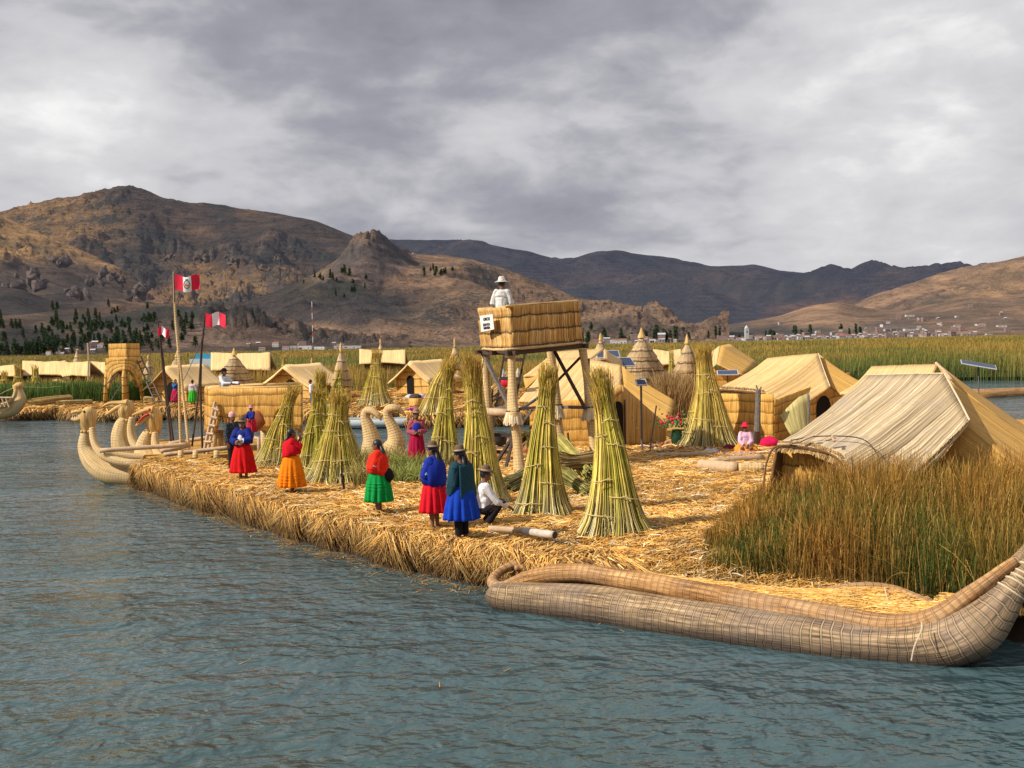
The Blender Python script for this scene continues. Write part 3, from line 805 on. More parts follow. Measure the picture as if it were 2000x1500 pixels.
def reed_field():
    # floor of the reed bed, then the blades
    m, T, bs = new_mat('reed_bed_floor')
    P = T.add('ShaderNodeNewGeometry').outputs['Position']
    n1 = T.noise(T.vmath('MULTIPLY', P, (0.25, 0.03, 1.0)), 1.0, 6.0, 0.7)
    n2 = T.noise(T.vmath('MULTIPLY', P, (2.0, 0.4, 1.0)), 1.0, 5.0, 0.7)
    c = T.ramp(T.math('ADD', T.math('MULTIPLY', n1, .6), T.math('MULTIPLY', n2, .4)), [(0.38, (0.030, 0.045, 0.012)), (0.5, (0.085, 0.085, 0.022)), (0.62, (0.19, 0.13, 0.04))])
    T.set(bs, 'Base Color', c); T.set(bs, 'Roughness', 1.0)
    near = [(-400, 77), (0, 77.5), (215, 77.5), (330, 79), (440, 84), (600, 86), (700, 84), (780, 90), (1050, 84), (1300, 92), (1420, 86), (1600, 95), (1900, 100), (2100, 96), (2500, 90)]
    far = [(-400, 700), (0, 720), (600, 740), (900, 760), (1300, 760), (1600, 800), (2500, 900)]
    b = MB(); xs = list(range(-400, 2501, 25)); rows = 26
    G = []
    for x in xs:
        dn = lerp_poly(near, x)+0.8; df = lerp_poly(far, x); col = []
        for r in range(rows):
            d = dn*(df/dn)**(r/(rows-1)); p = gx(x, d, 0)
            top = (1.35 if r else 0.3)+0.25*noise.noise(V3((p.x*.05, d*.03, 0)))*(r > 0)
            col.append(V3((p.x, d, top)))
        col.append(V3((gx(x, df+5, 0).x, df+5, -0.2))); G.append(col)
    b.grid(list(map(list, zip(*G)))); b.build('reed_bed', m, kind='stuff', label='wide bed of green and golden lake reeds behind the huts', cat='reeds', smooth=True)
    n = 190000
    x = nr.uniform(-60, 2060, n)
    dn = np.array([lerp_poly(near, a) for a in x]); df = np.array([lerp_poly(far, a) for a in x])
    u = nr.uniform(0, 1, n)**1.25
    d = dn*(df/dn)**u
    pts = np.array([gx(a, b_, 0)[:] for a, b_ in zip(x, d)]); pts[:, 1] = d; pts[:, 2] = 0
    patch = npnoise(pts*np.array([1, 0.35, 1]), 0.045, 2.0)+0.6*npnoise(pts*np.array([1, .5, 1]), 0.14, 5.0)
    rightness = np.clip((x-1200)/900, 0, 1)
    h = nr.uniform(1.6, 2.3, n)+patch*0.5+0.35*rightness
    tint = np.clip(0.42+patch*1.1+nr.normal(0, .2, n)+0.12*(u-0.3), 0, 1)
    g1 = np.array([(0.045, 0.085, 0.018)]); g2 = np.array([(0.17, 0.16, 0.035)]); gt = np.array([(0.14, 0.17, 0.035)]); ot = np.array([(0.46, 0.27, 0.06)])
    jit = nr.uniform(.65, 1.3, (n, 1))
    bc = (g1*(1-tint[:, None])+g2*tint[:, None])*jit; tc = (gt*(1-tint[:, None])+ot*tint[:, None])*jit
    w = nr.uniform(.6, 1.2, n)*0.020*(d/80)**0.95
    blades('lake_reeds', pts, h, np.abs(nr.normal(0, .10, n)), w, bc, tc, 3, label='tall green reeds with golden tips standing in the lake')
    # dark green wall of reeds close behind the far island
    n = 26000
    x = nr.uniform(-60, 420, n); d = nr.uniform(75.6, 79.5, n)
    pts = np.array([gx(a, b_, 0)[:] for a, b_ in zip(x, d)]); pts[:, 1] = d; pts[:, 2] = 0.3
    h = nr.uniform(1.0, 1.75, n)+0.35*npnoise(pts, 0.4)
    bc = pick([(0.03, 0.06, 0.015), (0.05, 0.10, 0.02)], n); tc = pick([(0.10, 0.19, 0.035), (0.15, 0.2, 0.04), (0.07, .15, .03)], n)
    blades('green_reeds', pts, h, np.abs(nr.normal(0, .12, n)), nr.uniform(.012, .028, n), bc, tc, 3, label='dense dark green reeds at the back of the far island')
reed_field()

# the tall clump beside the big boat
def front_clump():
    n = 52000
    # ground line of the clump: between the boat and the big hut
    u = nr.uniform(0, 1, n); v = nr.uniform(0, 1, n)**0.8
    x = 1375+710*np.where(u < .16, .16*(u/.16)**.62, u)
    ylow = np.interp(x, [1385, 1450, 1560, 1700, 1800, 1900, 2085], [1114, 1122, 1134, 1146, 1160, 1174, 1182])
    yhigh = np.interp(x, [1385, 1450, 1560, 1700, 2085], [1075, 1040, 1020, 1010, 1000])
    y = ylow+(yhigh-ylow)*v
    pts = np.array([gp(a, b_, 0.5)[:] for a, b_ in zip(x, y)]); pts[:, 2] = .62-drop_near_boat(pts)
    cl = npnoise(pts, 0.9, 3.0); cl2 = npnoise(pts, 2.6, 8.0)
    hx = np.interp(x, [1385, 1440, 1500, 1600, 1700, 1850, 2000, 2085], [0.30, 0.52, 0.78, 1.0, 1.25, 1.25, 1.10, 1.05])
    h = hx*nr.uniform(0.42, 1.10, n)*(1+0.35*cl+.18*cl2)
    tint = np.clip(0.27+cl*1.0+cl2*0.5+nr.normal(0, .25, n)+0.35*v, 0, 1)[:, None]
    jit = nr.uniform(.5, 1.4, (n, 1))
    bc = (np.array([(0.018, 0.030, 0.006)])*(1-tint)+np.array([(0.10, 0.07, 0.018)])*tint)*jit
    tc = (np.array([(0.085, 0.12, 0.016)])*(1-tint)+np.array([(0.42, 0.19, 0.03)])*tint)*jit
    dead = nr.uniform(0, 1, n) < 0.17
    tc[dead] = pick([(0.66, 0.38, 0.11), (0.5, 0.26, .06)], int(dead.sum())); bc[dead] = tc[dead]*0.7
    lean = np.abs(nr.normal(0.05, 0.15, n)); wild = nr.uniform(0, 1, n) < 0.16; lean[wild] = nr.uniform(.3, .9, int(wild.sum()))
    curl = np.zeros(n); curl[wild] = nr.uniform(.1, .5, int(wild.sum()))
    h = h*np.where(wild, 0.95, 1)
    blades('reed_clump', pts, h, lean, nr.uniform(.0035, .0075, n), bc, tc, 6, label='tall tangled clump of green and brown reeds between the long boat and the big hut', curl=curl)
    # seed heads near the tops
    sel = nr.choice(n, 700, replace=False); b = MB()
    # small green and straw tufts in the middle of the island
    def tuft(x0, x1, y0, y1, n, hh, pal, palt, label, lean=.3, name='grass_tuft'):
        x = nr.uniform(x0, x1, n); y = nr.uniform(y0, y1, n)
        pts = np.array([gp(a, b_, ZT)[:] for a, b_ in zip(x, y)])
        blades(name, pts, nr.uniform(.4, 1, n)*hh, np.abs(nr.normal(0, lean, n)), nr.uniform(.005, .011, n), pick(pal, n), pick(palt, n), 5, label=label, curl=nr.uniform(0, .45, n), cat='grass', kind='stuff')
    tuft(765, 835, 918, 950, 2600, 0.62, [(0.06, .09, .015), (0.1, .1, .03)], [(0.25, .3, .05), (0.45, .42, .15), (0.3, .35, .06)], 'bushy green grass tuft between the red shawled woman and the blue shawled woman', .5)
    tuft(690, 735, 940, 955, 1100, 0.75, [(0.15, .09, .03), (0.2, .15, .04)], [(0.40, .36, .08), (0.5, .4, .14)], 'dry upright grass tuft at the foot of the tall reed cone, left of the green skirt', .35)
    tuft(705, 800, 905, 918, 900, 0.7, [(0.12, .09, .03)], [(0.40, .36, .1), (0.5, .4, .14)], 'thin dry grass in front of the bird headed boat', .3)
front_clump()

# ------------------------------------------------------------------ far trees
M_LEAF = attr_mat('far_foliage', 0.9, 0.05, nscale=0.5, nv=0.5)
M_BARK = plain('bark', (0.10, 0.08, 0.06), 0.9)
def tree_mesh(seed, tall):
    r = random.Random(seed); cr = MB()
    nclump = 24
    for k in range(nclump):
        f = k/nclump; z = 1.6+f*5.2*tall; rad = (1.9-1.25*f)*r.uniform(.7, 1.2)
        a = r.uniform(0, 6.28); off = rad*0.5
        c = V3((math.cos(a)*off, math.sin(a)*off, z)); n = 9
        col = mixc((0.020, 0.036, 0.018), (0.060, 0.085, 0.038), r.uniform(0, 1))
        for q in range(34):
            d = V3((r.gauss(0, 1), r.gauss(0, 1), r.gauss(0, 1))).normalized()*r.uniform(.3, 1)*rad*0.62
            u = V3((r.gauss(0, 1), r.gauss(0, 1), r.gauss(0, 1))).normalized(); w = u.cross(d).normalized() if u.cross(d).length > 1e-4 else V3((1, 0, 0))
            s = r.uniform(.16, .36); p = c+d; cc = tuple(x*r.uniform(.6, 2.2)+.008 for x in col)
            ids = [cr.vert(p+u*s, cc), cr.vert(p+w*s*.8, cc), cr.vert(p-u*s, cc), cr.vert(p-w*s*.8, cc)]; cr.face(ids)
    tr = MB(); tr.tube([(0, 0, -0.6), (0.1, 0, 1.5), (0, .1, 3.5*tall), (0.05, 0, 6.0*tall)], [.22, .17, .10, .04], 6)
    for k in range(4):
        a = k*1.7; z = 1.6+k*0.8*tall; tr.tube([(0, 0, z), (math.cos(a)*1.2, math.sin(a)*1.2, z+.9)], [.07, .02], 5)
    return cr, tr
def far_trees():
    protos = []
    for i, tall in enumerate((1.0, 1.35, 0.8)):
        cr, tr = tree_mesh(i+3, tall)
        t = thing('hillside_tree', 'x', 'tree', (0, 0, 0)); cr.build('crown', M_LEAF, t, cols=True); tr.build('trunk', M_BARK, t)
        protos.append([t, False])
    G = 'eucalyptus trees on the far shore slope'
    def put(p, s, label):
        k = rnd.randrange(3); t, used = protos[k]
        if used: t = copy_tree(t)
        protos[k][1] = True
        t.location = p; t.scale = (s*rnd.uniform(.85, 1.3), s*rnd.uniform(.85, 1.3), s); t['label'] = label; t['group'] = G; t['category'] = 'tree'
    n = 0
    clusters = [(60, 0.10, 70, .15, 55), (120, .3, 70, .25, 46), (225, .25, 45, .3, 34), (290, .35, 35, .3, 22), (270, .1, 40, .1, 18), (20, .4, 40, .25, 18), (365, .25, 20, .25, 16), (190, .5, 60, .2, 16), (115, .85, 15, .1, 4), (225, .9, 14, .08, 4)]
    for cx, cv, rx, rv, cnt in clusters:
        for _ in range(cnt):
            x = rnd.gauss(cx, rx*.6); v = min(.97, max(.03, rnd.gauss(cv, rv*.6)))
            if x < -30: continue
            p = H8.pt(x, v); put(p-V3((0, 0, .3)), rnd.uniform(1.0, 1.7), 'dark eucalyptus tree on the rocky left shore slope'); n += 1
    for cx, cy, rx, ry, cnt in [(860, 540, 30, 12, 12), (650, 550, 35, 8, 14), (690, 575, 20, 10, 8)]:
        for _ in range(cnt):
            x = rnd.gauss(cx, rx*.6); y = rnd.gauss(cy, ry*.5)
            v = 0.2
            for k in range(40):
                v = 0.05+k*.023
                if proj(H3.pt(x, v))[1] < y: break
            put(H3.pt(x, v), rnd.uniform(1.6, 2.4), 'small dark tree on the brown hill below the rock outcrop'); n += 1
    for _ in range(45):
        x = rnd.choice([rnd.uniform(1130, 1340), rnd.uniform(1340, 1700)]); hh = H3 if x < 1330 else H10
        v = rnd.uniform(.02, .16) if x < 1330 else rnd.uniform(.03, .25)
        put(hh.pt(x, v), rnd.uniform(1.5, 2.6), 'dark tree among the far town houses'); n += 1
far_trees()

# ------------------------------------------------------------------ far town
def town():
    walls = [plain('white_plaster', (0.46, 0.45, 0.44), .8, .1, .2), plain('brick_red', (0.24, 0.16, 0.14), .9, .2, .3), plain('adobe', (0.28, 0.22, 0.18), .9, .2, .3), plain('grey_block', (0.36, 0.35, 0.35), .9, .1, .3)]
    roofs = [plain('tin_roof', (0.45, 0.46, 0.48), .6, .15, .3), plain('tile_roof', (0.28, 0.12, 0.08), .9, .2, .3)]
    dark = plain('dark_opening', (0.03, 0.03, 0.035), .6, .1)
    protos = []
    for i in range(7):
        b = MB(); w, l, h = [(9, 8, 5), (14, 9, 4), (8, 8, 8), (20, 10, 5), (7, 7, 3.5), (11, 9, 10), (12, 7, 6)][i]
        b.prism([(-w/2, -l/2), (w/2, -l/2), (w/2, l/2), (-w/2, l/2)], -4, h)
        t = thing('town_house', 'x', 'house', (0, 0, 0))
        b.build('wall', walls[[0, 2, 1, 0, 2, 1, 3][i]], t)
        r = MB()
        if i % 2 == 0:
            r.quad((-w/2-.4, -l/2-.4, h), (w/2+.4, -l/2-.4, h), (w/2+.4, 0, h+1.8), (-w/2-.4, 0, h+1.8)); r.quad((w/2+.4, l/2+.4, h), (-w/2-.4, l/2+.4, h), (-w/2-.4, 0, h+1.8), (w/2+.4, 0, h+1.8))
        else: r.box((0, 0, h+.2), (w+.6, l+.6, .4))
        r.build('roof', roofs[i % 3 == 0], t)
        wn = MB()
        for fl in range(max(1, int(h//3))):
            for k in range(2):
                if fl > 0: continue
                wn = MB(); wn.box(((k-.5)*w*.5, -l/2-.05, 1.7), (1.5, .12, 1.4)); wn.build('window', dark, t)
        protos.append([t, False])
    def put(p, label, group, s=1.0, k=None, rot=None):
        k = rnd.randrange(7) if k is None else k; t, used = protos[k]
        if used: t = copy_tree(t)
        protos[k][1] = True
        t.location = p; t.rotation_euler = (0, 0, rnd.uniform(-.4, .4) if rot is None else rot); t.scale = (s, s, s*rnd.uniform(.8, 1.1)); t['label'] = label; t['group'] = group
    for _ in range(236):
        x = rnd.triangular(1345, 2010, 1720); v = min(.55, abs(rnd.gauss(0, .13)))
        if x < 1500: v *= .45
        if x > 1720: v = min(.6, abs(rnd.gauss(0, .2)))
        put(H10.pt(x, v+.005), 'small pale house among the houses of the far town on the right shore', 'houses of the far town', rnd.uniform(.42, .85))
    for _ in range(24):
        x = rnd.uniform(1180, 1345); put(H3.pt(x, rnd.uniform(.01, .06)), 'low house at the foot of the brown hill left of the town', 'houses at the foot of the brown hill', rnd.uniform(.7, 1.1))
    for _ in range(26):
        x = rnd.choice([rnd.uniform(60, 210), rnd.uniform(470, 720)]); put(H8.pt(x, rnd.uniform(.01, .12)), 'low house on the left lake shore below the rocky slope', 'houses on the left lake shore', rnd.uniform(.35, .6))
    for x in (686, 692, 668): put(H8.pt(x, .05), 'white walled house on the shore right of the radio mast', 'white houses right of the mast', .6, 3)
    # white church tower
    p = H10.pt(1459, .01); t = thing('church_tower', 'slim white church tower standing in the far town', 'tower', p)
    b = MB(); b.box(p+V3((0, 0, 8)), (5, 5, 17)); b.build('wall', walls[0], t)
    b = MB(); b.lathe([(3, 0), (2.6, 1.6), (1.2, 3), (.2, 4.6)], p+V3((0, 0, 16.5)), 10); b.build('roof', roofs[0], t)
    b = MB(); b.box(p+V3((0, -2.55, 12)), (1.4, .2, 2.4)); b.build('window', dark, t)
    # radio mast
    q = H8.pt(612, .1); q.z -= 2; mt = thing('radio_mast', 'thin red and white radio mast on the far shore', 'mast', q); hgt = 92*q.y/FPX
    for i in range(8):
        b = MB(); z0 = q.z+hgt*i/8; b.tube([(q.x, q.y, z0), (q.x, q.y, z0+hgt/8)], .28, 5)
        b.build('mast_section', plain('mast_white', (.7, .7, .7), .6, .05) if i % 2 else plain('mast_red', (.5, .08, .06), .6, .05), mt)
    # white marker on the ridge right of the outcrop
    pm = px(806, 498, 2960); b = MB(); b.box(pm, (3.5, 3.5, 11)); b.build('stone_marker', walls[0], label='small white marker post on the ridge right of the rock outcrop', cat='marker')
town()
# ------------------------------------------------------------------ reed materials
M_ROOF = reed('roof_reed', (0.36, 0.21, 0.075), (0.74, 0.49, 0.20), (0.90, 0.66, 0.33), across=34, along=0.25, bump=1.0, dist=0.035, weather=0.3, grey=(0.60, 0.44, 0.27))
M_ROOF_BIG = reed('roof_reed_weathered', (0.09, 0.055, 0.03), (0.50, 0.375, 0.215), (0.84, 0.68, 0.45), across=24, along=0.22, bump=1.0, dist=0.045, weather=0.7, grey=(0.42, 0.34, 0.26))
M_ROOF_GOLD_SHADE = reed('roof_reed_gold_shade', (0.24, 0.12, 0.03), (0.60, 0.34, 0.085), (0.78, 0.48, 0.14), across=34, along=0.25, bump=0.9, dist=0.03, weather=0.1)  # darker roof reed, shade of the right-hand slopes put into its colour
M_ROOF_FAR = reed('roof_reed_far', (0.60, 0.38, 0.16), (0.82, 0.55, 0.24), (0.92, 0.68, 0.35), across=9, along=0.3, bump=0.6, dist=0.04, weather=0.2, grey=(0.55, 0.42, 0.27))
M_WALL = reed('wall_reed', (0.30, 0.13, 0.025), (0.70, 0.37, 0.075), (0.88, 0.55, 0.16), across=30, along=1.5, band=0.36, bump=0.9, dist=0.03, weather=0.1)
M_WALL_FAR = reed('wall_reed_far', (0.36, 0.17, 0.035), (0.70, 0.39, 0.09), (0.84, 0.54, 0.18), across=10, along=1.0, band=0.5, bump=0.8, dist=0.05, weather=0.1)
M_TOWERWALL = reed('basket_reed', (0.13, 0.055, 0.012), (0.56, 0.30, 0.075), (0.92, 0.66, 0.30), across=19, along=0.7, band=0.42, banddark=0.2, bump=1.0, dist=0.05, weather=0.15)
M_CONE = reed('cone_thatch', (0.24, 0.15, 0.08), (0.60, 0.42, 0.22), (0.80, 0.60, 0.36), across=16, along=0.8, band=0.62, banddark=0.5, bump=1.0, dist=0.06, weather=0.35, grey=(0.42, 0.32, 0.24))
M_BUNDLE = reed('bundle_reed', (0.34, 0.20, 0.08), (0.66, 0.45, 0.20), (0.86, 0.66, 0.36), across=42, along=1.2, ring=0.085, ringdark=0.65, ringcol=(0.58, 0.40, 0.20), bump=0.8, dist=0.02, weather=0.3, grey=(0.45, 0.36, 0.25))
M_HULL = reed('hull_reed_weathered', (0.045, 0.026, 0.014), (0.30, 0.195, 0.105), (0.62, 0.43, 0.24), across=30, along=1.6, ring=0.12, ringdark=0.5, ringcol=(0.46, 0.35, 0.21), bump=1.0, dist=0.03, weather=0.6, grey=(0.21, 0.165, 0.15), wet=True)
M_GUNWALE = reed('gunwale_reed', (0.09, 0.035, 0.012), (0.40, 0.20, 0.07), (0.68, 0.42, 0.18), across=30, along=1.4, ring=0.11, ringdark=0.62, ringcol=(0.42, 0.25, 0.11), bump=1.0, dist=0.02, weather=0.45, grey=(0.40, 0.29, 0.20))
M_HEAD = reed('head_reed', (0.24, 0.12, 0.035), (0.66, 0.40, 0.13), (0.88, 0.64, 0.30), across=26, along=1.0, bump=1.0, dist=0.02, weather=0.1)
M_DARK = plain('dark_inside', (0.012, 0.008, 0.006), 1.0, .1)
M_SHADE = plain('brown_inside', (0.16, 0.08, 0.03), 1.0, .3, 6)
M_WOOD = plain('grey_wood', (0.15, 0.125, 0.11), .85, .3, 14, bump=.4)
M_WOODD = plain('dark_wood', (0.07, 0.045, 0.035), .85, .3, 14, bump=.4)
M_WOODL = plain('pale_wood', (0.52, 0.36, 0.22), .8, .2, 10, bump=.4)
M_ROPE = plain('twine', (0.62, 0.48, 0.20), .8, .2, 20)
M_ROPEW = plain('white_rope', (0.60, 0.48, 0.32), .8, .15, 20)

def interp_pts(pts, n):
    pts = [V3(p) for p in pts]; L = [0]
    for a, b in zip(pts, pts[1:]): L.append(L[-1]+max((b-a).length, 1e-6))
    out = []
    for i in range(n):
        s = L[-1]*i/(n-1); k = 0
        while k < len(L)-2 and s > L[k+1]: k += 1
        t = (s-L[k])/(L[k+1]-L[k]); out.append(pts[k].lerp(pts[k+1], t))
    return out
def param_pts(pts, n):
    """even in index, so two polylines with the same number of corners stay matched"""
    pts = [V3(p) for p in pts]; m = len(pts)-1; out = []
    for i in range(n):
        s = m*i/(n-1); k = min(int(s), m-1); out.append(pts[k].lerp(pts[k+1], s-k))
    return out
def cat(pts, n):
    """smooth curve through the points"""
    pts = [V3(p) for p in pts]; m = len(pts)-1; out = []
    for i in range(n):
        s = m*i/(n-1); k = min(int(s), m-1); t = s-k
        p0 = pts[max(k-1, 0)]; p1 = pts[k]; p2 = pts[k+1]; p3 = pts[min(k+2, m)]
        out.append(0.5*((2*p1)+(p2-p0)*t+(2*p0-5*p1+4*p2-p3)*t*t+(3*p1-p0-3*p2+p3)*t**3))
    return out
def catn(vals, n):
    return [v.x for v in cat([V3((a, 0, 0)) for a in vals], n)]
def solid(o, t):
    md = o.modifiers.new('thick', 'SOLIDIFY'); md.thickness = t; md.offset = 0
def PX(l): return [px(*p) for p in l]

def mat_sheet(name, Rp, Lp, mat, parent, n=14, m=40, sag=0.06, wob=0.02, thick=0.06, fray=0.03, smooth=True, **kw):
    Rr = param_pts(Rp, m); Ll = param_pts(Lp, m); G = []
    for i in range(n):
        t = i/(n-1); row = []
        for j in range(m):
            p = Rr[j].lerp(Ll[j], t)
            p.z -= sag*math.sin(math.pi*t)
            p += V3((0, 0, 1))*wob*(noise.noise(p*1.3)+0.5*noise.noise(p*4))
            if i == n-1: p += (Ll[j]-Rr[j]).normalized()*fray*noise.noise(V3((j*1.7, 3, 1)))
            row.append(p)
        G.append(row)
    b = MB(); b.grid(G); o = b.build(name, mat, parent, smooth=smooth, **kw); solid(o, thick); return o
def wall(name, pts, mat, parent, thick=0.05, n=8, m=16, **kw):
    """pts: top-left, top-right, bottom-right, bottom-left"""
    a, b_, c, d = [V3(p) for p in pts]; G = []
    for i in range(n):
        t = i/(n-1); row = []
        for j in range(m):
            s = j/(m-1); p = a.lerp(b_, s).lerp(d.lerp(c, s), t)
            nrm = (b_-a).cross(d-a).normalized(); p += nrm*0.03*noise.noise(p*1.7)
            row.append(p)
        G.append(row)
    b = MB(); b.grid(G); o = b.build(name, mat, parent, smooth=True, **kw); solid(o, thick); return o
def edge_rope(name, pts, r, mat, parent, k=24, **kw):
    b = MB(); b.tube(cat(pts, k), r, 6); return b.build(name, mat, parent, smooth=True, **kw)

def eave_fringe(parent, L, n, ln, wid=.006, pal=None):
    P = np.array([p[:] for p in param_pts(L, 60)]); u = nr.uniform(0, 58.99, n); i = u.astype(int); f = (u-i)[:, None]
    p = P[i]*(1-f)+P[i+1]*f; e = P[-1]-P[0]; e /= np.linalg.norm(e)
    path = np.zeros((n, 3, 3)); l = nr.uniform(.2, 1, n)*ln; sd = nr.normal(0, .25, n)
    out = np.array([-.7, -.5, -.5]); out /= np.linalg.norm(out)
    for k, t in enumerate((-.6, .3, 1)):
        path[:, k] = p+(out[None, :]+e[None, :]*sd[:, None])*(l*t)[:, None]; path[:, k, 2] -= .25*l*max(0, t)**2
    path[:, 0, 2] += .05
    strands('frayed_edge', path, np.full((n, 1), wid), pick(pal or [(.72, .5, .24), (.5, .32, .12), (.3, .18, .08)], n), M_STRAND, 2, parent=parent)
# ------------------------------------------------------------------ the big hut on the right
def hut_big():
    t = thing('reed_hut', 'largest weathered reed hut behind the tall reed clump at the right edge', 'hut', (px(1740, 1000, 22.5).x, 22.5, ZT))
    Rr = PX([(1692, 737, 24.8), (1770, 735, 24.3), (1844, 734, 23.8), (1872, 785, 23.1), (1893, 826, 22.4)])
    Ll = PX([(1518, 870, 22.6), (1585, 874, 22.2), (1636, 893, 21.8), (1662, 945, 21.1), (1752, 962, 20.5)])
    mat_sheet('roof_mat', Rr, Ll, M_ROOF_BIG, t, 16, 90, .10, .03, .07, label='pale weathered left roof mat with ribbed reeds')
    edge_rope('roof_seam', [p+V3((0, -.02, .05)) for p in Rr[2:]], .022, M_ROPEW, t)
    edge_rope('roof_seam', [p+V3((0, 0, .05)) for p in Rr[:3]], .02, M_ROPEW, t)
    R2 = PX([(1840, 736, 24.2), (1872, 790, 23.5), (1888, 828, 23.0), (1836, 905, 22.9)])
    E2 = PX([(2140, 930, 23.0), (2140, 965, 22.2), (2140, 1010, 21.2), (2140, 1052, 20.3)])
    mat_sheet('roof_mat', R2, E2, M_ROOF_GOLD_SHADE, t, 16, 70, .12, .03, .06, label='golden right roof mat in shade')
    eave_fringe(t, Ll, 1500, .16)
    eave_fringe(t, [Rr[-1], Ll[-1]], 500, .10)
    # barrel end with the recessed wall
    wall('end_wall', PX([(1528, 880, 22.9), (1660, 898, 22.3), (1668, 1010, 22.0), (1526, 1010, 22.6)]), M_WALL, t)
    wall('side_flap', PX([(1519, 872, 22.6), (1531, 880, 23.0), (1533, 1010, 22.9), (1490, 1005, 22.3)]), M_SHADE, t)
    edge_rope('roof_edge', PX([(1490, 1000, 22.25), (1492, 940, 22.3), (1500, 895, 22.4), (1520, 871, 22.5), (1580, 875, 22.1), (1632, 893, 21.7), (1660, 942, 21.0)]), .02, M_SHADE, t, 40)
    wall('gable_wall', PX([(1700, 935, 22.8), (1846, 893, 22.9), (2140, 1035, 21.6), (1700, 1060, 21.6)]), M_WALL, t)
    # rope and sticks across the mat
    b = MB(); b.tube(cat(PX([(1535, 862, 22.4), (1600, 852, 22.3), (1680, 856, 22.0), (1712, 885, 21.5), (1722, 915, 21.2)]), 24), .012, 5); b.build('roof_rope', M_WOODD, t)
    for q in ([(1533, 862, 22.3), (1546, 860, 22.2)], [(1562, 862, 22.2), (1590, 850, 22.2)], [(1612, 860, 22.0), (1632, 854, 22.0)], [(1625, 852, 22.0), (1630, 862, 21.9)]):
        b = MB(); b.tube(PX(q), .028, 6); b.build('stick', M_WOODL, t)
hut_big()

def hut_behind_big():
    t = thing('reed_hut', 'pale reed hut whose ridge shows just behind the largest hut', 'hut', (px(1760, 900, 28).x, 28, ZT))
    Rr = PX([(1703, 717, 28.6), (1832, 714, 27.6)]); Ll = PX([(1640, 770, 27.2), (1790, 775, 26.2)])
    mat_sheet('roof_mat', Rr, Ll, M_ROOF, t, 10, 30, .08)
    mat_sheet('roof_mat', PX([(1832, 714, 27.6), (1850, 740, 26.6)]), PX([(2140, 925, 26.5), (2140, 955, 25.0)]), M_ROOF_GOLD_SHADE, t, 10, 20, .05)
    wall('end_wall', PX([(1660, 775, 27.4), (1790, 780, 26.4), (1790, 960, 26.4), (1660, 960, 27.4)]), M_WALL, t)
    b = MB(); b.tube(PX([(1828, 709, 27.4), (1842, 722, 27.0), (1858, 742, 26.2)]), .035, 6); b.build('ridge_stick', M_WOODL, t)
hut_behind_big()

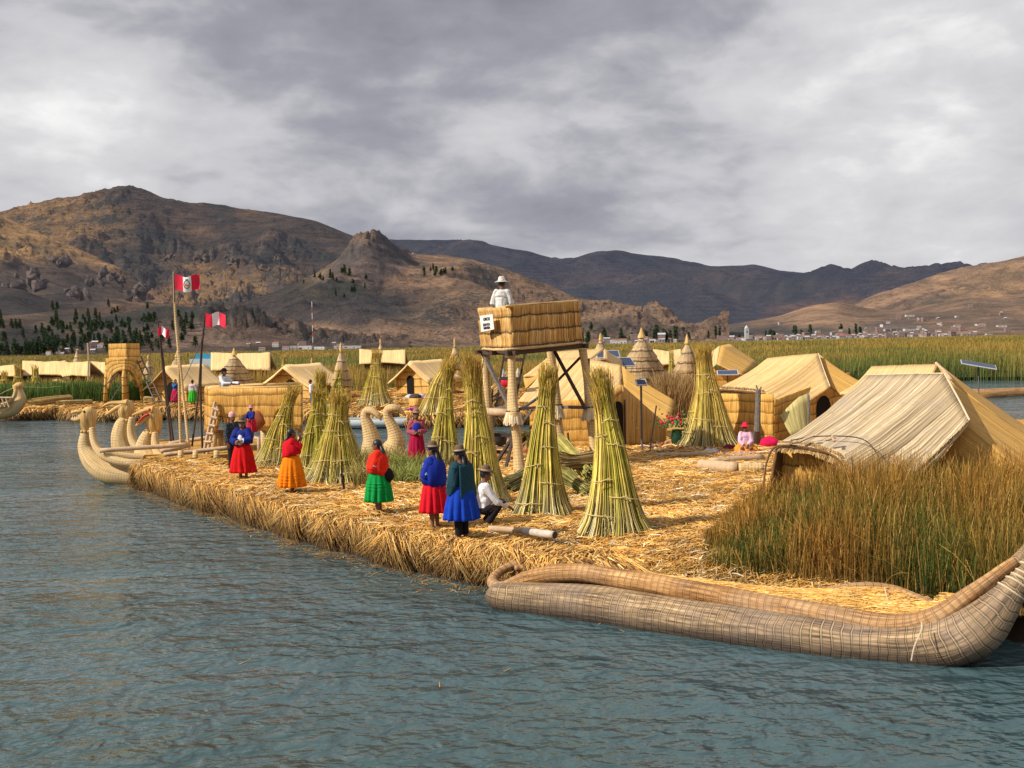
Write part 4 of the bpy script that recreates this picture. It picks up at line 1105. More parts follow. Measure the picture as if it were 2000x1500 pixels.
# ------------------------------------------------------------------ hut with the wavy wall
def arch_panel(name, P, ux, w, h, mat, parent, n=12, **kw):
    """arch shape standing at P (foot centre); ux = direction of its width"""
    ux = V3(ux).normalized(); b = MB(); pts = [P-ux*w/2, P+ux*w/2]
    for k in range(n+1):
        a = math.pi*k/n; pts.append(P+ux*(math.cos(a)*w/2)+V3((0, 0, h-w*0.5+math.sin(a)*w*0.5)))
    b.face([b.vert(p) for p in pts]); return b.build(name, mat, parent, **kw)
def hut_wavy():
    t = thing('reed_hut', 'reed hut with wavy banded side wall, behind the girl in pink', 'hut', (px(1500, 860, 38).x, 38, ZT))
    Rr = PX([(1500, 701, 40.2), (1550, 696, 39.8), (1598, 692, 39.4), (1609, 725, 38.9), (1621, 757, 38.3)])
    Ll = PX([(1400, 760, 38.4), (1450, 763, 38.1), (1489, 768, 37.8), (1498, 795, 37.4), (1507, 822, 37.0)])
    mat_sheet('roof_mat', Rr, Ll, M_ROOF, t, 14, 60, .08, label='sunlit left roof mat')
    mat_sheet('roof_mat', PX([(1599, 693, 39.6), (1610, 726, 39.1), (1622, 757, 38.6)]), PX([(1700, 757, 38.6), (1700, 775, 38.2), (1700, 800, 37.8)]), M_ROOF_GOLD_SHADE, t, 10, 30, .06, label='shaded right roof mat')
    edge_rope('roof_seam', [p+V3((0, -.02, .04)) for p in Rr[2:]], .02, M_ROPEW, t)
    eave_fringe(t, Ll, 900, .2, .009)
    g = 0.66
    A = gp(1406, 868, g); B_ = gp(1512, 872, g); C = gp(1660, 850, g)
    def up(p, z): return V3((p.x, p.y, z))
    wall('side_wall', [up(A, 2.35), up(B_, 2.35), B_, A], M_WALL, t, m=24)
    wall('front_wall', [up(B_, 2.15), up(C, 2.9), C, B_], M_WALL, t)
    d = (C-B_).normalized(); nrm = V3((d.y, -d.x, 0)); P = gp(1606, 862, g)+nrm*0.12
    P = B_+(C-B_)*0.62+nrm*.06
    arch_panel('doorway', P, d, .95, 1.5, M_DARK, t)
    b = MB(); b.tube(PX([(1400, 762, 38.3), (1450, 765, 38.0), (1490, 770, 37.7)]), .05, 6); b.build('eave_roll', M_SHADE, t)
    # the mat hung open beside the door
    s = thing('reed_door_mat', 'greenish reed mat hung open beside the dark door of the wavy walled hut', 'mat', gp(1560, 880, ZT))
    mat_sheet('reed_sheet', PX([(1523, 812, 36.6), (1560, 775, 36.8), (1578, 768, 37.0)]), PX([(1545, 850, 36.2), (1572, 850, 36.4), (1585, 850, 36.6)]), reed('green_mat', (.2, .17, .05), (.5, .42, .16), (.68, .58, .3), across=25, along=.5, weather=0), s, 6, 12, .02)
    b = MB(); b.tube(PX([(1579, 772, 36.7), (1580, 800, 36.6), (1578, 860, 36.5)]), .04, 6); b.build('post', M_WOOD, s)
    # forked post in front of the wall
    p = thing('forked_post', 'thick bark covered forked post in front of the wavy hut wall', 'post', gp(1479, 876, ZT))
    b = MB(); b.tube([gp(1477, 876, ZT-.1)]+PX([(1479, 840, 36.0), (1480, 800, 36.1), (1481, 762, 36.2)]), [.15, .11, .09, .085], 9, flute=lambda a, L: .15*noise.noise(V3((a, L*5, 0)))); b.build('trunk', M_WOOD, p)
    b = MB(); b.tube(PX([(1481, 768, 36.15), (1487, 755, 36.2)]), [.05, .02], 5); b.tube(PX([(1481, 766, 36.15), (1477, 752, 36.2)]), [.04, .02], 5); b.build('fork', M_WOOD, p)
hut_wavy()

# ------------------------------------------------------------------ hut behind the watchtower
def hut_tower():
    t = thing('reed_hut', 'reed hut with bright left roof behind the watchtower and a black doorway', 'hut', (px(1170, 860, 39).x, 39, ZT))
    Rr = PX([(1078, 701, 42), (1145, 700, 41.6), (1213, 715, 40.6), (1213, 745, 40.0), (1206, 774, 39.5)])
    Ll = PX([(1012, 784, 39.6), (1075, 790, 39.2), (1136, 797, 38.8), (1146, 815, 38.5), (1153, 840, 38.1)])
    mat_sheet('roof_mat', Rr, Ll, M_ROOF, t, 14, 60, .05, label='bright sunlit left roof mat')
    mat_sheet('roof_mat', PX([(1214, 716, 40.6), (1214, 745, 40.1), (1206, 776, 39.7)]), PX([(1319, 784, 39.6), (1313, 808, 39.1), (1302, 838, 38.4)]), M_ROOF_GOLD_SHADE, t, 10, 40, .05, label='golden right roof mat')
    g = .66; A = gp(1036, 880, g); B_ = gp(1186, 878, g); C = gp(1300, 868, g)
    def up(p, z): return V3((p.x, p.y, z))
    wall('side_wall', [up(A, 2.2), up(B_, 2.35), B_, A], M_WALL, t, m=24)
    wall('front_wall', [up(B_, 2.4), up(B_.lerp(C, .25), 2.75), B_.lerp(C, .25), B_], M_WALL, t)
    wall('front_wall', [up(B_.lerp(C, .25), 2.75), up(C, 1.35), C, B_.lerp(C, .25)], reed('upright_reed', (.22, .11, .03), (.58, .33, .10), (.76, .5, .2), across=22, along=.6, weather=0), t)
    d = (C-B_).normalized(); nrm = V3((d.y, -d.x, 0))
    arch_panel('doorway', B_.lerp(C, .17)+nrm*.06, d, .42, 1.55, M_DARK, t)
    b = MB(); q = B_.lerp(C, .275)+nrm*.09; b.tube([q, q+V3((0, 0, 1.6))], .03, 6); b.build('door_post', M_WOODD, t)
    t = thing('reed_hut', 'small reed hut seen between the watchtower legs behind the bright roofed hut', 'hut', (px(1090, 780, 50).x, 50, ZT))
    mat_sheet('roof_mat', PX([(1082, 688, 51), (1180, 682, 51)]), PX([(1022, 735, 48), (1100, 735, 48)]), M_ROOF, t, 8, 20, .05)
    mat_sheet('roof_mat', PX([(1078, 692, 50.8), (1068, 720, 48)]), PX([(1022, 740, 48), (1027, 760, 47)]), M_ROOF_GOLD_SHADE, t, 8, 12, .03)
    mat_sheet('roof_mat', PX([(1180, 682, 51), (1180, 700, 50)]), PX([(1215, 705, 52), (1215, 720, 51)]), M_ROOF, t, 6, 12, .03)
    wall('wall', [px(1034, 755, 48.5), px(1120, 752, 48.5), V3((px(1120, 752, 48.5).x, 48.5, .5)), V3((px(1034, 752, 48.5).x, 48.5, .5))], M_WALL, t)
    t = thing('reed_hut', 'brown roofed reed hut in the reeds behind the tallest right hand reed cone', 'hut', (px(1425, 760, 60).x, 60, ZT))
    mat_sheet('roof_mat', PX([(1407, 675, 61), (1400, 711, 59.2)]), PX([(1378, 695, 60.6), (1386, 722, 59)]), M_ROOF, t, 8, 20, .03)
    mat_sheet('roof_mat', PX([(1426, 673, 63), (1408, 675, 61), (1400, 711, 59.2)]), PX([(1480, 708, 62), (1474, 714, 60.5), (1450, 733, 58.8)]), M_ROOF_GOLD_SHADE, t, 8, 30, .03)
    wall('wall', [px(1390, 720, 60), px(1462, 720, 60), V3((px(1462, 720, 60).x, 60, .5)), V3((px(1390, 720, 60).x, 60, .5))], M_WALL, t)
hut_tower()

# ------------------------------------------------------------------ generic smaller gable huts
def gable_hut(label, F, u, Ln, w, he, hr, over=.5, droop=.25, door=True, roof=None, group=None, doorw=.7, doorh=1.4, wallmat=None):
    """F foot of the front gable's centre, u direction of the ridge going back"""
    roof = roof or M_ROOF_FAR; wallmat = wallmat or M_WALL_FAR
    u = V3((*u, 0)).normalized(); s = V3((u.y, -u.x, 0)); F = V3(F); F.z = ZT-.1; Z = V3((0, 0, 1))
    t = thing('reed_hut', label, 'hut', (F.x, F.y, ZT), group)
    ridge = [F-u*over+Z*(hr-droop), F-u*over*.4+Z*(hr-.04), F+u*Ln*.5+Z*(hr-.05), F+u*(Ln+.3)+Z*hr]
    for sd in (1, -1):
        eave = [q+s*sd*(w+.35)-Z*(hr-he+.15) for q in ridge]
        mat_sheet('roof_mat', ridge, eave, roof, t, 9, 26, .07, .04, .08)
    b = MB()
    f = [F-s*w, F+s*w, F+s*w+Z*he, F+Z*(hr-.08), F-s*w+Z*he]; k = [p+u*Ln for p in f]
    for a, c in ((f, 1), (k, -1)):
        ids = [b.vert(p) for p in a]; b.face(ids if c > 0 else ids[::-1], [((p-F).dot(s), p.z) for p in (a if c > 0 else a[::-1])])
    for i, j in ((1, 2), (4, 0)):
        b.face([b.vert(p) for p in (f[i], k[i], k[j], f[j])], [(0, f[i].z), (Ln, f[i].z), (Ln, f[j].z), (0, f[j].z)])
    b.build('wall', wallmat, t)
    if door: arch_panel('doorway', F-u*.04+s*door*.25, s, doorw, doorh+.1, M_DARK, t)
    return t
def far_huts():
    G = None
    gable_hut('small reed hut with the open doorway behind the two far women', gp(331, 789, ZT), (0.42, 1), 3.2, 1.35, 1.35, 2.55, door=1)
    gable_hut('golden reed hut with a narrow black doorway, across the channel behind the red hatted woman', gp(806, 774, ZT), (0.55, 1), 3.4, 1.3, 1.35, 2.5, door=-.6, doorw=.55)
    t = gable_hut('reed hut in front of the pale roofs, right above the reed deck cabin', gp(563, 783, ZT), (0.42, 1), 3.6, 1.75, 1.25, 2.45, door=1)
    # broadside huts standing in the reeds
    def broad(label, x0, x1, ytop, ybot, d, roof=None, slant=(0, 0), wm=True):
        a = px(x0, ytop, d+1.6); b_ = px(x1, ytop, d+1.6+slant[1]); m_ = (a+b_)/2
        t = thing('reed_hut', label, 'hut', (m_.x, d+1.5, ZT))
        mid = [a, (a+b_)/2-V3((0, 0, .12)), b_]
        e = [px(x0+slant[0], ybot, d), px((x0+x1)/2, ybot-3, d), px(x1, ybot, d+slant[1])]
        mat_sheet('roof_mat', mid, e, roof or M_ROOF_FAR, t, 9, 30, .05, .05, .1)
        bk = [V3((p.x, 2*q.y-p.y, p.z)) for p, q in zip(e, mid)]
        mat_sheet('roof_mat', mid, bk, roof or M_ROOF_FAR, t, 9, 30, .05, .05, .1)
        l = min(p.z for p in e)
        bb = MB(); x_a = e[0].x+.35; x_b = e[2].x-.35
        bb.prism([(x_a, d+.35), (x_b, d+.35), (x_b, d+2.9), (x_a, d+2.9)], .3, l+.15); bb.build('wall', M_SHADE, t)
        return t
    broad('long pale reed hut with a drooping eave behind the cone topped hut', 412, 528, 689, 724, 92)
    broad('pinkish pale reed hut in the reeds, behind the green cone by the rowing boat', 702, 792, 683, 711, 95)
    broad('bright broad reed hut left of the old arched reed tower', 108, 176, 706, 736, 84, slant=(14, 0))
    broad('flat pale reed hut at the far left behind dry reed cones', 44, 128, 705, 734, 88)
    broad('greyish reed roof just left of the old arched reed tower', 168, 222, 706, 733, 88)
    broad('pale reed hut cut by the left edge of the photo', -45, 30, 713, 735, 86)
    broad('bright yellow roofed hut between the two cone huts on the right', 1276, 1330, 683, 714, 76)
    gable_hut('low reed hut with folded gable mat among the reeds at the far left', gp(100, 775, ZT)+V3((0, 1.5, .15)), (0.9, .5), 3.2, 1.3, 1.1, 2.1, door=1)
far_huts()

# ------------------------------------------------------------------ cone topped huts
def cone_hut(label, x, ytop, ybase, hw, d, collar=True, tip=True, narrow=False, mat=None):
    sc = d/FPX; top = px(x, ytop, d); zb = px(x, ybase, d).z; r = hw*sc; H = top.z-zb
    t = thing('cone_hut', label, 'cone hut', (top.x, d, ZT))
    prof = []; layers = 4
    for k in range(layers):
        f0 = k/layers; f1 = (k+1)/layers
        r0 = r*(1-f0)**0.85*1.04+.03; r1 = r*(1-f1)**0.85*0.97+.04
        prof += [(r0*0.97, zb-top.z+H*0.93*f0+.0), (r0, zb-top.z+H*.93*f0+.03), (r1, zb-top.z+H*.93*f1-.01)]
    sd = rnd.uniform(0, 50)
    b = MB(); b.lathe(prof, top, 34, wob=lambda a, z: 1+.035*noise.noise(V3((math.cos(a)*3+sd, math.sin(a)*3, z*1.5)))+.02*math.sin(a*17+z*9)*noise.noise(V3((a*5, z*3, sd))))
    b.build('thatch', mat or M_CONE, t, smooth=True)
    b = MB(); b.lathe([(r*.16, -H*.09), (r*.13+.02, -.05*H), (.05+r*.06, 0), (.09, .10), (.03, .3)], top, 10); b.build('tip', M_HEAD, t, smooth=True)
    b = MB(); b.tube([(top.x, d, .4), (top.x, d, zb+.12)], r*.86, 20); b.build('wall', M_WALL_FAR, t, smooth=True)
    return t
cone_hut('largest cone topped reed hut, behind the bright roofed hut on the right', 1253, 652, 738, 50, 56)
cone_hut('slender cone topped reed hut just left of the tallest right hand reed cone', 1342, 664, 742, 33, 62)
cone_hut('small cone topped reed hut behind the watchtower leg and the blue panels', 1173, 660, 716, 24, 72)
cone_hut('broad cone topped reed hut behind the deck cabin', 457, 688, 752, 40, 78)
cone_hut('cone topped reed hut behind the tallest flag pole', 346, 692, 750, 30, 88)
cone_hut('small cone topped reed hut by the ladder of the old arched tower', 290, 698, 742, 14, 90)
cone_hut('tall slim pinkish reed cone with green stems leaning on it', 666, 678, 754, 20, 74)
cone_hut('thin reed cone rising behind the two tall green stacks', 888, 668, 720, 12, 86)
cone_hut('thin reed cone rising behind the pinkish roof', 743, 668, 705, 9, 99)
cone_hut('little grey cone roof half sunk in the reeds, right of the gabled hut', 609, 706, 735, 13, 88)

# ------------------------------------------------------------------ upright stacks of reed bundles
PALE = (0.74, 0.60, 0.26); GRN = (0.58, 0.52, 0.07); YEL = (0.90, 0.66, 0.16); BRN = (0.34, 0.15, 0.03); WHT = (0.80, 0.72, 0.44)
def stack(label, xb, yb, ytop, hw, nb=4, m=150, green=.5, lean=(0, 0), topx=None, neck=.66, wid=.0088, tuft=1.0, foot=None, sides=3, brown=.5):
    C = gp(xb, yb-5, ZT) if foot is None else V3(foot); d = C.y; sc = d/FPX
    H = (yb-ytop)*sc*1.0; R0 = hw*sc
    tx = ((topx-xb)*sc if topx is not None else 0)
    t = thing('reed_stack', label, 'reed stack', (C.x, C.y, ZT), 'x'); del t['group']
    K = 10; tt = np.linspace(0, 1, K)
    for kb in range(nb):
        a0 = 2*math.pi*(kb+.5)/nb-math.pi/2+rnd.uniform(-.2, .2)
        br = R0*(.46 if nb > 1 else 0)*rnd.uniform(.9, 1.1)
        hb = H*rnd.uniform(.90, 1.03); mm = int(m*rnd.uniform(.85, 1.15))
        # centre line of the bundle
        ring = np.interp(tt, [0, .3, neck, .85, 1], [br*1.05, br*.72, br*.26, br*.16, br*.22+.02])
        rad = np.interp(tt, [0, .06, .28, neck, .85, 1], [R0*.92, R0*.66, R0*.42, R0*.22, R0*.20, R0*.26*tuft+.02]) * (1.0 if nb > 1 else 1.5)
        th = nr.uniform(0, 2*np.pi, mm); rr = np.sqrt(nr.uniform(.25, 1, mm))
        bend = np.interp(tt, [0, .5, 1], [0, .25, 1])
        L = nr.uniform(.86, 1.0, mm); L[nr.uniform(0, 1, mm) < .12] *= .82
        T = tt[None, :]*L[:, None]
        ringi = np.interp(T, tt, ring); radi = np.interp(T, tt, rad); bendi = np.interp(T, tt, bend)
        x = C.x+math.cos(a0)*ringi+radi*(np.cos(th)*rr)[:, None]+bendi*tx+lean[0]*T
        y = C.y+math.sin(a0)*ringi+radi*(np.sin(th)*rr)[:, None]+lean[1]*T
        z = ZT-.03+hb*T
        fr = np.clip((T-.80)/.2, 0, 1)
        st = (nr.uniform(0, 1, mm) < .07)*nr.normal(0, .05, mm); x += (st[:, None]*T*hb/2)
        x += fr*nr.normal(0, .06*tuft, mm)[:, None]*hb/3; y += fr*nr.normal(0, .06*tuft, mm)[:, None]*hb/3; z -= fr**2*np.abs(nr.normal(0, .05, mm))[:, None]
        path = np.stack([x, y, z], 2); path[:, 1:-1] += nr.normal(0, .004, (mm, K-2, 3))
        gsel = nr.uniform(0, 1, (mm, 1)) < green
        mid = np.where(gsel, np.array([GRN]), np.array([YEL]))*nr.uniform(.45, 1.25, (mm, 1))
        low = np.where(nr.uniform(0, 1, (mm, 1)) < .5, np.array([PALE]), np.array([WHT]))*nr.uniform(.40, 1.1, (mm, 1))
        low = np.where(nr.uniform(0, 1, (mm, 1)) < .3, mid*.9, low)
        top = np.array([BRN])*nr.uniform(.6, 1.8, (mm, 1))*brown+mid*(1-brown)
        cols = np.zeros((mm, K, 3))
        for i in range(K):
            f = tt[i]
            if f < .3: c = low*(1-(f/.34)**1.6)+mid*(f/.34)**1.6
            elif f < .72: c = mid
            else: c = mid*(1-(f-.72)/.28)+top*((f-.72)/.28)
            cols[:, i] = c
        w = (nr.uniform(.7, 1.25, mm)*wid)[:, None]*np.interp(tt, [0, .6, 1], [1.15, .85, .5])[None, :]
        bo = strands('reed_bundle', path, w, cols, M_STRAND, sides, parent=t)
        for f in [q_+rnd.uniform(-.04, .04) for q_ in ((.13, .36, .66) if kb % 2 else (.24, .5, .68))]:
            cx = C.x+math.cos(a0)*np.interp(f, tt, ring)+np.interp(f, tt, bend)*tx+lean[0]*f; cy = C.y+math.sin(a0)*np.interp(f, tt, ring)+lean[1]*f
            rk = float(np.interp(f, tt, rad))+.012; zz = ZT+hb*f; tl = rnd.uniform(-.12, .12); b = MB()
            pts = [V3((cx+math.cos(a)*rk, cy+math.sin(a)*rk, zz+tl*rk*math.cos(a+kb)*1.5+.01*math.sin(3*a))) for a in [2*math.pi*i/18 for i in range(19)]]
            b.tube(pts, .009*max(1, d/35), 5)
            q = pts[13]; b.tube([q, q+V3((rnd.uniform(-.1, .1), -.05, .04)), q+V3((rnd.uniform(-.18, .18), -.07, -.06))], .009*max(1, d/35), 4)
            b.build('twine', M_ROPE, bo)
    return t
stack('leaning yellow green reed stack directly right of the deck cabin', 545, 914, 748, 48, 4, 130, .35, topx=578)
stack('tall green reed stack standing behind the one right of the orange skirt', 628, 905, 712, 34, 3, 120, .7, topx=632)
stack('green reed stack standing just right of the woman in orange skirt', 614, 928, 755, 40, 3, 130, .75, topx=628)
stack('widest reed stack on the left, nearest the small dark basket shelter', 658, 946, 757, 66, 5, 150, .4, topx=668, tuft=1.3)
stack('golden reed stack on the far shore behind the white rowing boat', 733, 800, 678, 34, 4, 80, .25, topx=740, wid=.013, sides=2, tuft=.9)
stack('leaning reed stack on the far shore beside the golden hut', 850, 812, 690, 34, 3, 100, .05, topx=885, wid=.013, sides=2, brown=.7, tuft=1.3)
stack('tall green reed stack with long stray stems, left of its twin', 868, 912, 690, 34, 3, 160, .6, topx=884, tuft=1.4)
stack('tallest yellow green reed stack in front of the watchtower ladder', 941, 992, 690, 52, 4, 190, .35, topx=926, tuft=1.1, brown=.7)
stack('narrow necked green reed stack between the watchtower legs', 1060, 1012, 700, 54, 4, 200, .55, topx=1078, neck=.7, tuft=.8)
stack('nearest reed stack with broad splayed foot, right of the watchtower', 1202, 1042, 712, 64, 4, 230, .5, topx=1174, neck=.7, tuft=.9)
stack('thick golden reed stack leaning before the wavy walled hut', 1388, 878, 672, 54, 5, 170, .12, topx=1374, tuft=.9, wid=.009, brown=.5)
stack('small green upright reed bundle between two cone huts', 1311, 790, 676, 16, 1, 90, .8, wid=.011, sides=2, foot=(px(1311, 700, 64).x, 64, ZT))
for i, (x, yt, lb) in enumerate([(9, 706, 'leftmost dry reed stack by the far left hut'), (36, 697, 'brown tipped reed stack behind the far left dragon boat'), (70, 698, 'dry reed stack between the two far left huts')]):
    stack(lb, x, 775, yt, 22, 2, 50, .3, foot=(px(x, 740, 80).x, 80, ZT), wid=.02, sides=2)
stack('short brown reed bundle poking up behind the gabled hut', 553, 760, 684, 10, 1, 50, .1, foot=(px(553, 700, 90).x, 90, ZT), wid=.02, sides=2)
stack('thin green stems leaning on the pinkish reed cone', 655, 775, 705, 18, 2, 40, .9, foot=(px(655, 740, 72).x, 72.5, ZT), wid=.018, sides=2, topx=664)

def brush_pile():
    n = 5200; x = nr.uniform(1268, 1350, n); d = nr.uniform(50, 54, n)
    pts = np.array([gx(a, b_, ZT)[:] for a, b_ in zip(x, d)]); pts[:, 2] = ZT
    blades('dry_reed_brush', pts, nr.uniform(.5, 2.0, n)*np.interp(x, [1268, 1300, 1350], [.75, 1.1, .9]), np.abs(nr.normal(.1, .3, n)), nr.uniform(.008, .02, n), pick([(.12, .07, .03), (.3, .18, .06)], n), pick([(.4, .25, .1), (.5, .34, .14), (.22, .12, .05)], n), 4, label='tangled dry reed brush below the cone huts on the right', cat='brush')
brush_pile()

def lying_reeds(name, label, a, b_, r0, r1, m, pal, w=.008):
    a = V3(a); b_ = V3(b_); ax = (b_-a); L = ax.length; axn = ax.normalized(); s = axn.cross(V3((0, 0, 1))).normalized(); u = s.cross(axn)
    K = 5; t = np.linspace(0, 1, K); th = nr.uniform(0, 6.28, m); rr = np.sqrt(nr.uniform(0.1, 1, m)); o = nr.uniform(-.1, .1, m)
    rad = np.interp(t, [0, .4, 1], [r1, r0, r1*.8])
    A = np.array(a)[None, None]+np.array(ax)[None, None]*(t[None, :, None]+o[:, None, None])
    P = A+np.array(s)[None, None]*(np.cos(th)*rr)[:, None, None]*rad[None, :, None]+np.array(u)[None, None]*(np.sin(th)*rr)[:, None, None]*rad[None, :, None]
    P[:, :, 2] = np.maximum(P[:, :, 2], ZT+.01)
    o_ = strands(name, P, np.full((m, 1), w), pick(pal, m), M_STRAND, 3); return tag(o_, label, 'reed bundle')
lying_reeds('lying_reed_bundle', 'loose reed bundle lying flat between the two nearest stacks', px(1088, 905, 27), px(1160, 900, 27.4), .16, .3, 220, [(.45, .3, .12), (.6, .42, .18), (.3, .2, .08)])
lying_reeds('lying_reed_bundle', 'greenish reed bundle sloping down behind the nearest stack', px(1095, 868, 29.5), px(1150, 925, 27), .2, .25, 220, [(.5, .42, .12), (.4, .38, .1)])
lying_reeds('lying_reed_bundle', 'dark greenish reeds heaped at the left foot of the narrow necked stack', px(985, 957, 26), px(1040, 925, 27), .22, .3, 320, [(.22, .2, .08), (.4, .35, .13), (.5, .42, .2)])
lying_reeds('lying_reed_bundle', 'yellow reed bundle drooping behind the shadowed foot of the narrow necked stack', px(1105, 930, 26), px(1150, 962, 25), .12, .22, 200, [(.45, .4, .1), (.35, .32, .1), (.1, .08, .03)])
# ------------------------------------------------------------------ the long reed boat in front
def tubepx(name, l, mat, parent, n=60, seg=20, flat=1.0, flute=None, dd=0.0, dx=0.0, dz=0.0, caps=True, **kw):
    """l: (x, y, radius in photo pixels, distance)"""
    P = cat([px(a, b_, d) for a, b_, r, d in l], n); rr = catn([r*d/FPX for a, b_, r, d in l], n)
    P = [p+V3((dx, dd, dz)) for p in P]
    b = MB(); b.tube(P, [max(.004, r) for r in rr], seg, flat=flat, flute=flute, caps=caps)
    return b.build(name, mat, parent, smooth=True, **kw), P, rr
def lumps(s=1.3, a=.035, seed=0.0):
    return lambda ang, L: a*noise.noise(V3((math.cos(ang)*1.5+seed, math.sin(ang)*1.5, L*s)))+.012*noise.noise(V3((ang*3, L*6, seed)))
HULL = [(957, 1156, 12, 19.3), (965, 1161, 22, 19.2), (990, 1168, 31, 18.9), (1050, 1175, 37, 18.4), (1150, 1185, 43, 17.7), (1300, 1208, 45, 16.8), (1450, 1232, 46, 16.0), (1600, 1254, 45, 15.3), (1700, 1266, 44, 14.9), (1790, 1267, 47, 14.6), (1860, 1255, 50, 14.4), (1912, 1226, 49, 14.3), (1952, 1186, 37, 14.25), (1984, 1142, 24, 14.25), (2005, 1112, 19, 14.3), (2024, 1084, 12, 14.35), (2042, 1052, 7, 14.4)]
GUN = [(1032, 1096, 7, 19.5), (1000, 1104, 8, 19.7), (972, 1120, 9, 19.7), (962, 1138, 11, 19.5), (982, 1147, 12, 19.1), (1030, 1130, 15, 18.8), (1090, 1119, 17, 18.3), (1150, 1120, 18, 17.9), (1250, 1137, 20, 17.3), (1350, 1155, 22, 16.75), (1500, 1184, 23, 16.0), (1620, 1205, 24, 15.4), (1710, 1221, 24, 15.0), (1780, 1222, 24, 14.75), (1835, 1203, 21, 14.55), (1885, 1166, 16, 14.45), (1930, 1134, 13, 14.35), (1962, 1111, 12, 14.3), (1984, 1096, 10, 14.3)]
FGUN = [(1006, 1110, 6, 19.5), (1030, 1108, 7, 19.4), (1100, 1114, 8, 18.9), (1250, 1126, 9, 18.2), (1400, 1144, 10, 17.5), (1540, 1157, 10, 16.9), (1610, 1156, 10, 16.7), (1680, 1148, 11, 16.5), (1740, 1153, 12, 16.4), (1795, 1174, 13, 16.0), (1845, 1194, 12, 15.6), (1890, 1170, 10, 15.2), (1940, 1140, 9, 14.8), (1980, 1104, 8, 14.5)]
def nearer(l, far=0):
    def f(x): return float(np.interp(x, [950, 1050, 1150, 1300, 1450, 1600, 1750], [1.25, .75, .5, .4, .3, .2, 0]))
    return [(a, b_, r, d-f(a)) for a, b_, r, d in l]
HULL = nearer(HULL); GUN = nearer(GUN); FGUN = nearer(FGUN)
def big_boat():
    t = thing('reed_boat', 'long weathered totora reed boat moored along the near edge of the island', 'boat', (px(1400, 1250, 16.5).x, 16.5, 0))
    tubepx('hull_bundle', HULL, M_HULL, t, 110, 30, flute=lumps(1.2, .05), label='weathered grey near hull bundle')
    tubepx('hull_bundle', [(a, b_, r*.95, d) for a, b_, r, d in HULL[2:]], M_HULL, t, 90, 24, flute=lumps(1.2, .05, 4), dd=0.95, dx=.28, dz=-.14, label='far hull bundle')
    tubepx('gunwale', GUN, M_GUNWALE, t, 110, 20, flute=lumps(1.2, .06, 8), label='brown near gunwale roll')
    tubepx('gunwale', FGUN, M_GUNWALE, t, 90, 16, flute=lumps(1.2, .06, 12), label='pale far gunwale roll')
    # deck between the rolls
    A = cat([px(a, b_, d)+V3((0, .1, .02)) for a, b_, r, d in GUN[5:16]], 50); B_ = cat([px(a, b_, d) for a, b_, r, d in FGUN[2:12]], 50)
    G = [[A[i].lerp(B_[i], j/9)+V3((0, 0, .04*math.sin(math.pi*j/9)+.02*noise.noise(V3((i*.4, j*.6, 0))))) for j in range(10)] for i in range(50)]
    b = MB(); b.grid(G); dk = b.build('deck', MI, t, smooth=True)
    n = 9000; u = nr.uniform(0, 1, n); v = nr.uniform(0.02, .98, n)
    pa = np.array([p[:] for p in A]); pb = np.array([p[:] for p in B_]); k = u*48; i = k.astype(int); f = (k-i)[:, None]
    a = pa[i]*(1-f)+pa[i+1]*f; bb = pb[i]*(1-f)+pb[i+1]*f; P = a*(1-v[:, None])+bb*v[:, None]; P[:, 2] += .04*np.sin(np.pi*v)+.02
    ax = np.array((A[-1]-A[0]).normalized()[:]); L = nr.uniform(.08, .3, n)
    dv = ax+nr.normal(0, .35, (n, 3))*np.array([1, 1, .2]); tt = np.linspace(-.5, .5, 2)
    path = P[:, None]+dv[:, None]*(L[:, None]*tt)[..., None]
    path[..., 2] = np.maximum(path[..., 2], P[:, 2, None]-.01)
    strands('deck_straw', path, np.full((n, 1), .0045), pick(GOLD+[(0.62, .36, .13)], n), M_STRAND, 2, side=np.stack([nr.normal(0, 1, n), nr.normal(1, .3, n), np.full(n, .6)], 1), parent=t, kind='stuff', label='loose straw on the deck of the long boat', cat=None)
    # bow lashings
    P = [px(a, b_, d) for a, b_, r, d in HULL]
    for f, rr in ((13.0, .165), (13.3, .15), (13.6, .14), (12.7, .19), (14.1, .115)):
        k = int(f); c = P[k].lerp(P[k+1], f-k); ax = (P[k+1]-P[k]).normalized(); s = ax.cross(V3((0, 1, 0))).normalized(); u = s.cross(ax)
        b = MB(); b.tube([c+s*math.cos(q)*rr+u*math.sin(q)*rr for q in [2*math.pi*i/24 for i in range(25)]], .014, 5); b.build('lashing', M_ROPEW, t)
    for l in ([(1222, 1203, 16.85), (1221, 1218, 16.75), (1226, 1236, 16.7), (1233, 1222, 16.7), (1236, 1205, 16.75)], [(988, 1166, 18.4), (985, 1180, 18.45), (986, 1200, 18.5)], [(1800, 1215, 14.2), (1799, 1232, 14.1), (1786, 1262, 13.95), (1780, 1290, 13.95)], [(1728, 1148, 16.0), (1733, 1168, 15.8), (1740, 1185, 15.5), (1752, 1192, 15.4)]):
        b = MB(); b.tube(cat(PX(l), 16), .009, 5); b.build('rope_loop', M_ROPEW, t)
    # frayed tail tuft
    n = 500; p0 = np.array(px(1010, 1102, 19.9)[:]); pts = p0+nr.normal(0, 1, (n, 3))*np.array([.17, .1, .04])
    o = blades('tail_tuft', pts, nr.uniform(.05, .16, n), np.full(n, .6), np.full(n, .005), pick([(.12, .06, .03), (.3, .17, .08)], n), pick([(.3, .18, .09)], n), 3, parent=t, kind=None, cat=None)
big_boat()

